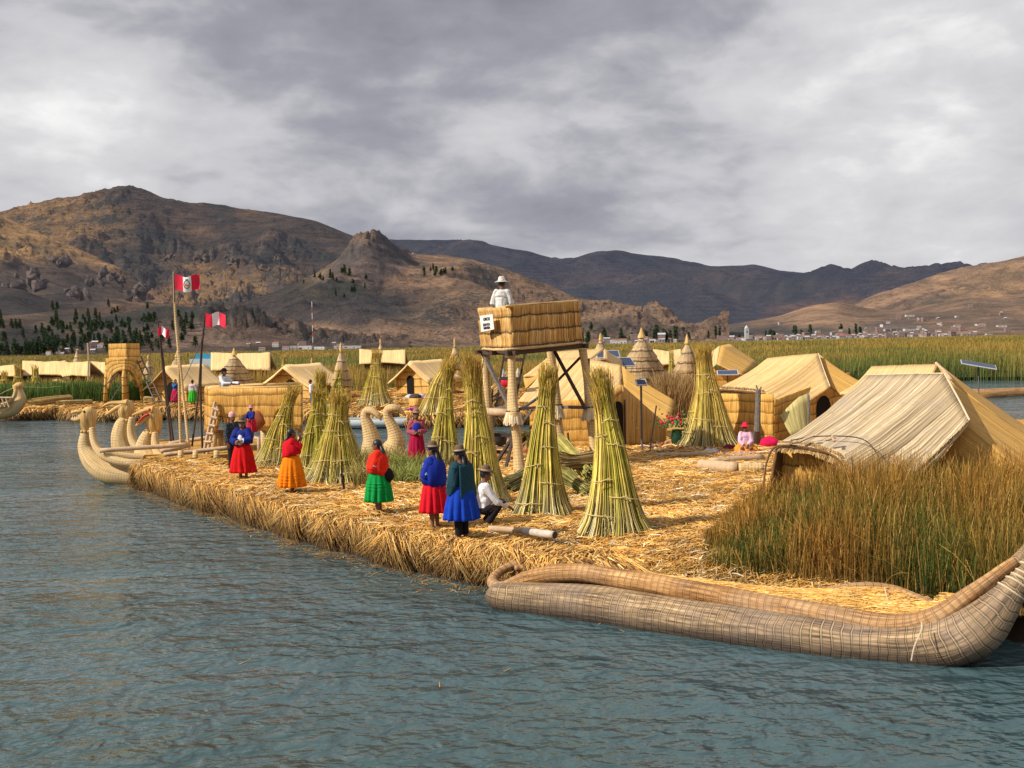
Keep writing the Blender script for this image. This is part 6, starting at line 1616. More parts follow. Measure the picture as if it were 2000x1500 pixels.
# ------------------------------------------------------------------ white rowing boat and small things
def rowing_boat():
    t = thing('rowing_boat', 'white wooden rowing boat in the channel with a seated person', 'boat', (px(762, 830, 57.5).x, 57.5, 0))
    x0 = px(676, 830, 57.5).x; x1 = px(848, 830, 57.5).x; n = 24; rows = []
    for i in range(n+1):
        s = i/n; x = x0+(x1-x0)*s; wd = .62*min(1, math.sin(math.pi*min(1, (1-s)*1.15+.06))**.6) if s > .35 else .62*(.78+.22*s/.35)
        wd = .62*(1-max(0, (s-.55)/.45)**2.2)*(0.8+.2*min(1, s/.3))+.01; sh = .46+.10*s*s; keel = -.12+.35*max(0, (s-.85)/.15)**2
        rows.append([V3((x+(.12 if s == 1 else 0), 57.6-wd, sh)), V3((x, 57.6-wd*.86, .15)), V3((x, 57.6-wd*.45, keel)), V3((x, 57.6, keel-.04)), V3((x, 57.6+wd*.45, keel)), V3((x, 57.6+wd*.86, .15)), V3((x, 57.6+wd, sh))])
    b = MB(); b.grid(rows); o = b.build('hull', plain('boat_white', (.52, .57, .58), .6, .15, 2), t, smooth=True); solid(o, .05)
    for k in (0, 6):
        b = MB(); b.tube([r[k]+V3((0, 0, .02)) for r in rows], .035, 6); b.build('gunwale', plain('boat_grey', (.36, .40, .42), .7), t)
    b = MB(); b.tube([r[0]-V3((0, .012, .40)) for r in rows[1:-1]], .06, 6); b.build('waterline_strip', plain('boat_black', (.02, .03, .04), .6), t)
    for s in (6, 12, 18):
        b = MB(); b.bar(rows[s][0]-V3((0, -.05, .15)), rows[s][6]-V3((0, .05, .15)), .2, .03); b.build('seat', M_WOODL, t)
rowing_boat()

def solar(label, c, w, h, yaw, tilt, post_to=None, roll=0.0):
    c = V3(c); M = Matrix.Rotation(yaw, 3, 'Z') @ Matrix.Rotation(roll, 3, 'Y') @ Matrix.Rotation(tilt, 3, 'X')
    t = thing('solar_panel', label, 'solar panel', (c.x, c.y, post_to if post_to is not None else c.z))
    b = MB(); b.box(c, (w, h, .05), M=M); pn = b.build('panel_frame', plain('alu', (.55, .56, .57), .4, .05), t)
    m = MATS.get('solar_cells')
    if not m:
        m, T, bs = new_mat('solar_cells'); MATS['solar_cells'] = m
        u = uvn(T); br = T.add('ShaderNodeTexBrick', {'Vector': u, 'Color1': (.015, .03, .09, 1), 'Color2': (.02, .04, .11, 1), 'Mortar': (.10, .12, .16, 1), 'Scale': 5.0, 'Mortar Size': .03}); br.offset = 0
        T.set(bs, 'Base Color', br.outputs['Color']); T.set(bs, 'Roughness', .5)
    b = MB(); k = [c+M @ V3((sx*(w/2-.03), sy*(h/2-.03), .028)) for sx, sy in ((-1, -1), (1, -1), (1, 1), (-1, 1))]; b.quad(*k, w=w, h=h); b.build('cells', m, pn)
    if post_to is not None:
        b = MB(); b.tube([V3((c.x, c.y, post_to)), c-V3((0, 0, .03))], .035, 7); b.build('post', M_WOOD, t)
solar('blue solar panel standing between the bright roof and the largest cone hut', px(1187, 692, 58), 1.2, .6, .1, R(35), 2.2)
solar('smaller tilted blue solar panel just left of the largest cone hut', px(1222, 707, 52), .8, .6, .5, R(40), 2.0)
solar('small white framed solar panel on a thin post before the dark doorway', px(1252, 747, 35), .34, .24, .25, R(50), ZT)
solar('dark solar panel below the brown roofed hut among the reeds', px(1421, 728, 55), 1.0, .5, -.1, R(25), .7)
solar('black solar panel on a grey post at the right edge above the pond', px(1911, 712, 60), 1.75, 1.1, -.3, R(9), 0.0, roll=R(11))

def small_things():
    # log at the edge of the pond on the right
    b = MB(); b.tube(cat([gp(1878, 772, .15), gp(1920, 772, .15), gp(1990, 769, .15), gp(2080, 765, .15)], 20), .42, 10, flute=lumps(1, .1)); b.build('floating_log', M_GUNWALE, label='long brown reed roll floating across the pond at the right edge', cat='reed roll', smooth=True)
    # logs on the island
    for l, r, lb, m_ in [([(955, 1032), (1020, 1036)], .055, 'pale thin log end beside the squatting man', M_WOODL), ([(1022, 1037), (1083, 1045)], .07, 'pale cut log lying right of the squatting man', plain('pale_log', (.55, .46, .38), .8, .2, 6, bump=.5)), ([(1368, 908), (1440, 914)], .15, 'thick reddish log on the straw below the craft blankets', M_WOODL), ([(1443, 915), (1490, 914)], .14, 'short banded reed roll touching the largest hut', M_BUNDLE), ([(1390, 901), (1490, 894)], .10, 'long thin log lying behind the thick reddish log', M_WOODL), ([(1262, 884), (1400, 880)], .06, 'long plank edge in front of the craft goods', M_WOOD), ([(1275, 889), (1385, 887)], .07, 'second plank in front of the craft goods', M_WOODL)]:
        P = [gp(x, y, ZT+r) for x, y in l]; b = MB(); b.tube([P[0].lerp(P[1], k/8) for k in range(9)], r, 12, flute=lumps(2, .1, r)); b.build('log', m_, label=lb, cat='log', smooth=True)
    b = MB(); q = gp(1083, 1045, ZT+.085); q2 = gp(1022, 1037, ZT+.085); e = (q-q2).normalized(); b.tube([q+e*.002, q+e*.012], .066, 14); b.build('log_end', M_WOODD, label='dark sawn end of the pale cut log', cat='log end')
    # hollow basket shelter and stakes
    t = thing('reed_shelter', 'small dark hollow reed arch lying at the foot of the widest stack', 'shelter', gp(690, 946, ZT))
    G = []; c = gp(690, 946, ZT)
    for i in range(8):
        row = []
        for j in range(17):
            a = math.pi*j/16; rr = .42+.05*noise.noise(V3((i, j*.7, 0))); row.append(c+V3((math.cos(a)*rr*1.2, i*.09, math.sin(a)*rr*.75-.03)))
        G.append(row)
    b = MB(); b.grid(G); o = b.build('arch', M_BUNDLE, t, smooth=True); solid(o, .08)
    b = MB(); b.box(c+V3((0, .66, .12)), (.85, .04, .3)); b.build('inside', M_DARK, t)
    for x0, y0, x1, y1, r, lb in [(674, 964, 667, 925, .03, 'short reddish stake leaning before the small reed arch'), (1268, 890, 1282, 792, .022, 'thin crooked stick standing before the bright roofed hut'), (1113, 890, 1109, 845, .03, 'grey stick standing behind the nearest stacks')]:
        p = gp(x0, y0, ZT-.05); b = MB(); b.tube([p, px(x1, y1, p.y)], r, 6); b.build('stake', M_WOODD if r > .025 else M_WOOD, label=lb, cat='stake')
    # cooking pots
    t = thing('cooking_pot', 'black cooking pot behind the watchtower ladder', 'pot', gp(977, 880, ZT)); c = gp(977, 880, ZT)+V3((0, 0, .15))
    b = MB(); b.lathe([(.05, 0), (.19, .05), (.23, .2), (.19, .36), (.21, .42), (.2, .42), (.0, .40)], c, 18); b.build('bowl', plain('soot', (.02, .02, .02), .5), t, smooth=True)
    b = MB(); b.box(c+V3((0, 0, -.08)), (.4, .3, .14)); b.build('hearth', plain('clay', (.3, .2, .13)), t)
    t = thing('clay_pot', 'reddish clay pot behind the wrapped watchtower leg', 'pot', gp(1032, 888, ZT)); c = gp(1032, 888, ZT)
    b = MB(); b.lathe([(.08, 0), (.22, .1), (.25, .3), (.14, .48), (.17, .55)], c, 16); b.build('bowl', plain('terracotta', (.42, .15, .07), .7), t, smooth=True)
    # green jug and red flowers
    t = thing('flower_pot', 'dark green tub of red flowering plants beside the tall golden stack', 'plant', gp(1325, 872, ZT)); c = gp(1325, 872, ZT)
    b = MB(); b.lathe([(.15, 0), (.22, .1), (.25, .35), (.2, .52), (.22, .55)], c, 18); b.build('tub', plain('green_tub', (.01, .045, .02), .45), t, smooth=True)
    b = MB()
    for k in range(260):
        p = c+V3((rnd.gauss(.12, .38), rnd.gauss(0, .2), .62+abs(rnd.gauss(0, .22)))); s = rnd.uniform(.03, .06); a = rnd.uniform(0, 6); u = V3((math.cos(a), math.sin(a), rnd.uniform(-.5, .5)))*s; w = V3((0, .4, 1))*s
        b.face([b.vert(p-u, None), b.vert(p+w*.6), b.vert(p+u), b.vert(p-w*.6)])
    b.build('leaves', plain('leaf_green', (.05, .12, .03), .7), t)
    b = MB()
    for k in range(24):
        p = c+V3((rnd.gauss(.18, .42), rnd.gauss(-.1, .2), .78+abs(rnd.gauss(0, .16)))); b.ell(p, .045, 6, 4)
    b.build('flowers', plain('flower_red', (.65, .03, .06), .7), t, kind='stuff')
    t = thing('green_bottle', 'bright green plastic bottle above the flower tub', 'bottle', px(1323, 828, 37.4)); c = px(1323, 828, 37.4)
    b = MB(); b.lathe([(.01, 0), (.10, .02), (.11, .12), (.07, .2), (.03, .24), (.03, .28)], c, 12); b.build('body', plain('green_plastic', (.02, .35, .14), .35), t, smooth=True)
    # craft goods on the ground
    sp = [('red', (.60, .02, .05)), ('maroon', (.22, .02, .04)), ('white', (.62, .60, .60)), ('violet striped', (.36, .18, .42)), ('orange', (.75, .28, .03))]
    for i, (x, y, w, h, c, lb) in enumerate([(1400, 876, .75, .16, (.60, .02, .05), 'folded red cloth left of the girl in pink'), (1425, 880, .5, .14, (.20, .02, .04), 'folded maroon cloth beside the red one'), (1388, 884, .55, .10, (.60, .58, .58), 'crumpled white cloth on the craft blanket'), (1480, 884, .45, .08, (.5, .02, .06), 'small red cloth right of the girl in pink')]):
        p = gp(x, y, ZT); b = MB(); b.ell(p+V3((0, 0, h*.3)), (w*.5, .22, h), 16, 8)
        for v in b.v: v += V3((0, 0, .05*noise.noise(v*6)))
        b.build('folded_cloth', cloth('cloth_%d' % i, c), label=lb, cat='cloth', smooth=True)
    P = gp(1440, 888, ZT); G = [[V3((P.x-1.3+j*.13, P.y-.3+i*.13, ZT+.07+.03*noise.noise(V3((i*.7, j*.5, 2))))) for j in range(21)] for i in range(6)]
    b = MB(); b.grid(G); b.build('craft_blanket', stripe_cloth('striped_blanket', [(.36, .16, .42), (.65, .6, .62), (.30, .05, .12), (.2, .15, .4), (.6, .3, .3)], 6.0, 0), label='violet striped blanket spread before the girl in pink', cat='blanket', smooth=True)
    p = gp(1505, 874, ZT); t = thing('cloth_bundle', 'bright crimson tied bundle beside the wavy walled hut', 'bundle', p)
    b = MB(); b.ell(p+V3((0, 0, .15)), (.36, .26, .20), 18, 10)
    for v in b.v: v += V3((.05*noise.noise(v*3), 0, .07*noise.noise(v*4)))
    b.build('cloth', cloth('crimson', (.62, .01, .08)), t, smooth=True)
    b = MB()
    for k in range(150):
        q = gp(rnd.uniform(1252, 1400), rnd.uniform(868, 882), ZT); r = rnd.uniform(.03, .07); b.ell(q+V3((0, 0, r)), (r*rnd.uniform(.8, 1.6), r, r), 7, 5, col=rnd.choice([(.5, .3, .15), (.25, .1, .05), (.62, .42, .22), (.12, .06, .04), (.35, .08, .06)]))
    b.build('craft_goods', attr_mat('goods', .7), label='many small brown carved craft goods laid out on the ground', cat='crafts', kind='stuff', cols=True, smooth=True)
    q = gp(1318, 887, ZT); b = MB(); b.ell(gp(1150, 812, 4), .01)
    # far island litter
    for x, y, c, lb in [(655, 800, (.6, .6, .58), 'white cloth heap by the man in blue trousers'), (812, 780, (.55, .55, .6), 'pale cloths spread before the golden hut'), (838, 782, (.3, .1, .2), 'dark red cloths beside the pale ones')]:
        p = gp(x, y, ZT); b = MB(); b.ell(p+V3((0, 0, .12)), (.8, .4, .22), 16, 8)
        for v in b.v: v += V3((.2*noise.noise(v*2), 0, .15*noise.noise(v*3)))
        b.build('cloth_heap', cloth('heap_%d' % x, c), label=lb, cat='cloth', smooth=True)
    t = thing('reed_stump', 'short wrapped golden reed stump with a dark top on the far bank', 'stump', gp(812, 806, ZT)); c = gp(812, 806, ZT)
    b = MB(); b.lathe([(.36, 0), (.33, .5), (.35, .75), (.0, .75)], c, 16); b.build('stump', M_WALL_FAR, t, smooth=True); b = MB(); b.ell(c+V3((0, 0, .8)), (.33, .3, .18), 12, 6); b.build('load', M_WOODD, t)
    # small far motor boats on the left
    for x, y, d, s, lb in [(400, 712, 140, 3.2, 'blue topped white motor boat seen over the reeds'), ]:
        p = px(x, y, d); t = thing('motor_boat', lb, 'boat', p)
        b = MB(); b.box(p, (s, 2, 1.4)); b.build('hull', plain('boat_pale', (.5, .55, .58)), t); b = MB(); b.box(p+V3((.2, 0, 1.0)), (s*.7, 1.6, .7)); b.build('cabin', plain('boat_blue', (.05, .3, .5)), t)
    b = MB(); b.tube(cat(PX([(605, 755, 70), (600, 768, 70)]), 4), .1, 5)
    # wing of the shelf inside the tower legs
    t = thing('wooden_shelf', 'wooden shelf with bottles and a red cloth seen through the watchtower', 'shelf', px(1000, 745, 40))
    b = MB(); b.bar(px(975, 740, 40), px(1018, 739, 40), .3, .06); b.build('board', M_WOOD, t)
    b = MB(); b.ell(px(987, 746, 39.9), (.22, .1, .18), 10, 6); b.build('red_cloth', plain('flag_red', (.6, .02, .05)), t)
    for x, c in ((982, (.6, .65, .7)), (1012, (.5, .45, .3))):
        q = px(x, 737, 40); b = MB(); b.lathe([(.07, 0), (.08, .15), (.05, .25), (.025, .32)], q, 8); b.build('bottle', plain('btl_%d' % x, c, .3), t)
    lying_reeds('lying_reed_bundle', 'golden reed heap seen through the watchtower legs', px(955, 790, 42), px(1000, 740, 43), .35, .5, 260, [(.7, .45, .15), (.6, .35, .1), (.8, .6, .3)], .014)
    lying_reeds('lying_reed_bundle', 'small reed sheaf behind the wrapped watchtower leg', px(1020, 860, 33), px(1048, 840, 34), .12, .3, 160, [(.7, .5, .2), (.5, .45, .15)], .009)
small_things()
# ------------------------------------------------------------------ people
SKIN = plain('skin', (.20, .095, .055), .6, .12, 20)
HAIR = plain('black_hair', (.010, .008, .008), .45, .2, 40, spec=.5)
FELT = plain('brown_felt', (.14, .085, .055), .95, .15, 20)
FELTB = plain('hat_band', (.36, .27, .19), .95, .1, 20)

def person(label, foot, H, yaw, arms, hem=None, skirt=None, top=None, shawl=None, hat='bowler', hair='braids', legs='stand', trousers=None, head=(0, 0), vox=.010, group=None, extras=None, lean=0.0, hatmat=None, bandmat=None, skirtw=.17, shawl_low=.60, fine=True, facing=None):
    foot = V3(foot); a = R(yaw); F = V3((math.cos(a), math.sin(a), 0)); S = V3((-math.sin(a), math.cos(a), 0)); U = V3((0, 0, 1))
    t = thing('person', label, 'person', foot, group)
    def W(p):
        f, s, z = p; f += lean*max(0, z-.5); return foot+(F*f+S*s+U*z)*H
    MM = Matrix((F, S, U)).transposed()
    ha = a+R(head[0]); HF = V3((math.cos(ha), math.sin(ha), 0)); HS = V3((-math.sin(ha), math.cos(ha), 0)); HM = Matrix((HF, HS, U)).transposed() @ Matrix.Rotation(R(head[1]), 3, 'Y')
    if legs == 'sit':
        zo = -.40; J = {'hip': .12, 'knee': (.24, .10, .10), 'ankle': (.10, .10, .03), 'foot': (.16, .10, .02)}
    elif legs == 'squat':
        zo = -.33; J = {'hip': .19, 'knee': (.20, .09, .29), 'ankle': (.02, .08, .04), 'foot': (.08, .08, .02)}
    else:
        zo = 0; J = {'hip': .52, 'knee': (.015, .05, .285), 'ankle': (0, .05, .045), 'foot': (.045, .055, .02)}
    def Z(z): return z+zo
    b = MB()
    b.ell(W((0, 0, Z(.54))), (.07*H, .092*H, .08*H), 14, 10, MM); b.ell(W((0, 0, Z(.63))), (.058*H, .078*H, .09*H), 14, 10, MM); b.ell(W((0, 0, Z(.745))), (.066*H, .095*H, .095*H), 14, 10, MM)
    b.tube([W((0, 0, Z(.80))), W((.005, 0, Z(.885)))], [.038*H, .032*H], 12)
    hc = W((.012, 0, Z(.93)))
    def HP(f, s, z): return hc+HM @ V3((f*H, s*H, z*H))
    b.ell(hc, (.058*H, .049*H, .068*H), 18, 14, HM); b.ell(HP(.024, 0, -.035), (.036*H, .036*H, .034*H), 12, 8, HM)
    b.tube([HP(.052, 0, .012), HP(.066, 0, -.010)], [.006*H, .011*H], 8); b.ell(HP(.056, 0, -.028), (.010*H, .018*H, .006*H), 8, 6, HM)
    for sd in (1, -1): b.ell(HP(-.002, .050*sd, -.002), (.012*H, .006*H, .018*H), 8, 6, HM)
    for sd, key in ((1, 'L'), (-1, 'R')):
        el, wr = arms[key]; sh = W((0, .092*sd, Z(.80))); e = W((el[0], el[1]*sd, Z(el[2]))); w = W((wr[0], wr[1]*sd, Z(wr[2])))
        b.tube([sh, sh.lerp(e, .5), e, e.lerp(w, .4), w], [.034*H, .031*H, .026*H, .026*H, .017*H], 12); b.ell(sh, .036*H, 10, 8)
        hd = (w-e).normalized(); pc = w+hd*.034*H; ref = V3((0, 0, 1)) if abs(hd.z) < .8 else F
        n1 = hd.cross(ref).normalized(); n2 = n1.cross(hd).normalized(); HMx = Matrix((hd, n1, n2)).transposed()
        b.ell(pc, (.034*H, .024*H, .012*H), 10, 8, HMx)
        for k in range(4):
            o = (k-1.5)*.0125*H; ln = (.040, .047, .044, .034)[k]*H; p0 = pc+hd*.022*H+n1*o; p1 = p0+hd*ln*.55-n2*.006*H; p2 = p1+hd*ln*.35-n2*.018*H
            b.tube([p0, p1, p2], [.0068*H, .006*H, .005*H], 6)
        b.tube([pc-hd*.008*H+n1*.018*H*sd, pc+hd*.012*H+n1*.034*H*sd-n2*.004*H, pc+hd*.030*H+n1*.036*H*sd-n2*.012*H], [.0085*H, .0075*H, .006*H], 6)
        kn, an, ft = J['knee'], J['ankle'], J['foot']; hp = W((0, .05*sd, J['hip']))
        K_ = foot+(F*kn[0]+S*kn[1]*sd+U*kn[2])*H; A_ = foot+(F*an[0]+S*an[1]*sd+U*an[2])*H; T_ = foot+(F*ft[0]+S*ft[1]*sd+U*ft[2])*H
        b.tube([hp, hp.lerp(K_, .5), K_, K_.lerp(A_, .35), A_], [.056*H, .048*H, .034*H, .034*H, .022*H], 12); b.ell(T_, (.068*H, .028*H, .021*H), 12, 8, MM); b.ell(A_, .026*H, 8, 6)
    bo = b.build('body', SKIN, t, smooth=True); md = bo.modifiers.new('one_surface', 'REMESH'); md.mode = 'VOXEL'; md.voxel_size = vox; md.use_smooth_shade = True
    if fine:
        e = MB()
        for sd in (1, -1): e.ell(HP(.050, .019*sd, .006), (.008*H, .010*H, .006*H), 8, 6, HM)
        e.build('eyes', HAIR, bo)
    # hair
    if hair:
        h = MB(); h.ell(HP(-.010, 0, .012), (.062*H, .055*H, .066*H), 16, 12, HM)
        ho = h.build('hair', HAIR, t, smooth=True)
        if hair == 'braids':
            for sd in (1, -1):
                q = MB(); q.tube([HP(-.05, .025*sd, -.01), W((-.075, .03*sd, Z(.83))), W((-.10, .025*sd, Z(.74))), W((-.105, .02*sd, Z(.62))), W((-.10, .015*sd, Z(.54)))], [.020*H, .017*H, .014*H, .012*H, .006*H], 8, flute=lambda an, L: .2*math.sin(L*90)); q.build('braid', HAIR, ho, smooth=True)
    # hat
    hm = hatmat or FELT
    if hat == 'bowler':
        q = MB(); Mh = HM; c = HP(-.004, 0, .040)
        q.lathe([(.0, .078*H), (.028*H, .076*H), (.044*H, .066*H), (.052*H, .045*H), (.055*H, .012*H), (.058*H, .004*H), (.080*H, -.002*H), (.094*H, .006*H), (.096*H, .010*H), (.080*H, .008*H), (.058*H, .012*H)], c, 26, Mh); ho = q.build('hat', hm, t, smooth=True)
        q = MB(); q.lathe([(.0565*H, .006*H), (.0575*H, .008*H), (.0568*H, .022*H), (.055*H, .023*H)], c, 26, Mh); q.build('hat_band', bandmat or FELTB, ho, smooth=True)
    elif hat == 'sun':
        q = MB(); c = HP(0, 0, .030); q.lathe([(0, .085*H), (.035*H, .082*H), (.052*H, .06*H), (.060*H, .012*H), (.085*H, .002*H), (.112*H, -.010*H), (.110*H, -.004*H), (.07*H, .012*H)], c, 26, HM, wob=lambda an, z: 1+.03*math.sin(an*3)); q.build('hat', hm, t, smooth=True)
    elif hat == 'beanie':
        q = MB(); q.ell(HP(-.006, 0, .028), (.066*H, .060*H, .070*H), 16, 12, HM); q.ell(HP(-.006, 0, .10), .014*H, 8, 6); q.build('hat', hm, t, smooth=True)
    elif hat == 'cap':
        q = MB(); q.ell(HP(-.004, 0, .030), (.064*H, .056*H, .052*H), 14, 10, HM); q.ell(HP(.062, 0, .022), (.040*H, .036*H, .006*H), 10, 6, HM); q.build('hat', hm, t, smooth=True)
    # garments
    def garment(name, mat, grow, sleeve=1.0, zlo=.55, v=None):
        q = MB(); g = grow*H
        q.ell(W((0, 0, Z(.745))), (.066*H+g, .098*H+g, .098*H), 16, 10, MM)
        q.ell(W((0, 0, Z(.63))), (.062*H+g, .085*H+g, .09*H), 16, 10, MM); q.tube([W((0, 0, Z(zlo))), W((0, 0, Z(.70)))], [.088*H+g, .08*H+g], 16, flat=.9)
        for sd, key in ((1, 'L'), (-1, 'R')):
            el, wr = arms[key]; sh = W((0, .088*sd, Z(.80))); e = W((el[0], el[1]*sd, Z(el[2]))); w = W((wr[0], wr[1]*sd, Z(wr[2])))
            q.ell(sh, .038*H+g, 10, 8); w2 = e.lerp(w, .88*max(0, sleeve*2-1)) if sleeve > .5 else sh.lerp(e, sleeve*2)
            q.tube([sh, sh.lerp(e, .5), e, w2], [.038*H+g, .035*H+g, .032*H+g, .026*H+g], 12)
        for vt in q.v: vt += V3((noise.noise(vt*9)+.6*noise.noise(vt*22), noise.noise(vt*9+V3((7, 0, 0)))+.6*noise.noise(vt*22), 0))*.015*H
        o = q.build(name, mat, t, smooth=True); m2 = o.modifiers.new('one_surface', 'REMESH'); m2.mode = 'VOXEL'; m2.voxel_size = vox*1.15; m2.use_smooth_shade = True; return o
    if top: garment(top[0], top[1], .016 if skirt else .012, .45 if shawl else 1.0)
    if shawl: garment('shawl_sleeves', shawl, .026, .86, .68)
    for g_ in (extras or {}).get('garments', []): garment(*g_)
    if trousers:
        q = MB()
        for sd in (1, -1):
            kn, an = J['knee'], J['ankle']; hp = W((0, .05*sd, J['hip'])); K_ = foot+(F*kn[0]+S*kn[1]*sd+U*kn[2])*H; A_ = foot+(F*an[0]+S*an[1]*sd+U*(an[2]+.01))*H
            q.tube([hp, K_, A_], [.066*H, .048*H, .042*H], 12)
        q.ell(W((0, 0, Z(.53))), (.08*H, .10*H, .07*H), 14, 8, MM); o = q.build('trousers', trousers, t, smooth=True); m2 = o.modifiers.new('one_surface', 'REMESH'); m2.mode = 'VOXEL'; m2.voxel_size = vox*1.2; m2.use_smooth_shade = True
    if skirt:
        q = MB(); seed = rnd.uniform(0, 60); n = 14; prof = []
        zt_, zb_ = .615, hem
        if legs == 'sit':
            prof = [(.08*H, (.24)*H), (.16*H, .17*H), (.26*H, .06*H), (.30*H, .005*H)]
        else:
            for i in range(n):
                f = i/(n-1); r = (.088+(skirtw-.088)*(f**.45))*H; prof.append((r, (zt_+(zb_-zt_)*f)*H))
        def wob(an, z):
            f = 1-(z/H-zb_)/(zt_-zb_) if legs != 'sit' else .6
            f = max(0, min(1, f)); return 1+f*(.10*math.sin(an*13+seed+1.5*noise.noise(V3((an, f, seed))))+.03*math.sin(an*23+seed*2)+.09*noise.noise(V3((math.cos(an)*1.3+seed, math.sin(an)*1.3, f))))
        q.lathe(prof, foot+F*(lean*.06*H), 96, MM @ Matrix.Diagonal((.90, 1.0, 1.0)), wob=wob); o = q.build('skirt', skirt, t, smooth=True); solid(o, .012)
        if extras and 'tucks' in extras and legs != 'sit':
            for zz in extras['tucks']:
                f = 1-(zz-zb_)/(zt_-zb_); r = (.088+(skirtw-.088)*(f**.45))*H*1.0
                p = MB(); p.tube([foot+F*(lean*.06*H)+MM @ V3((math.cos(an)*r*.9*wob(an, zz*H), math.sin(an)*r*wob(an, zz*H), zz*H)) for an in [2*math.pi*i/96 for i in range(97)]], .010*H, 5); p.build('tuck', skirt, o, smooth=True)
    if shawl:
        q = MB(); seed = rnd.uniform(0, 60); n = 12; prof = []
        zs = [.868, .845, .825, .80, .76, .72, .68, .64, shawl_low, shawl_low-.01]; rs = [.042, .060, .098, .130, .148, .158, .162, .162, .152, .11]
        prof = [(r*H, Z(z)*H) for r, z in zip(rs, zs)]
        ax = (arms['L'][0][0]+arms['R'][0][0])/2*.6
        def wob2(an, z):
            f = max(0, min(1, (Z(.86)-z/H)/.25)); dip = .10*f*max(0, math.cos(an))*(1 if ax > 0 else .3)
            return 1+dip+f*(.05*noise.noise(V3((math.cos(an)*2+seed, math.sin(an)*2, z*4)))+.03*math.sin(an*7+seed+z*9))
        q.lathe(prof, foot+F*(lean*.25*H), 56, MM @ Matrix.Diagonal((.82, 1.0, 1.0)), wob=wob2)
        for vt in q.v:                                     # the lower edge hangs to a point at the back
            rel = vt-foot; k = max(0, -(rel.dot(F))/(.12*H)); 
            if rel.z < Z(.70)*H: vt.z -= .05*H*k
        o = q.build('shawl', shawl, t, smooth=True); solid(o, .010)
    return t, W, F, S

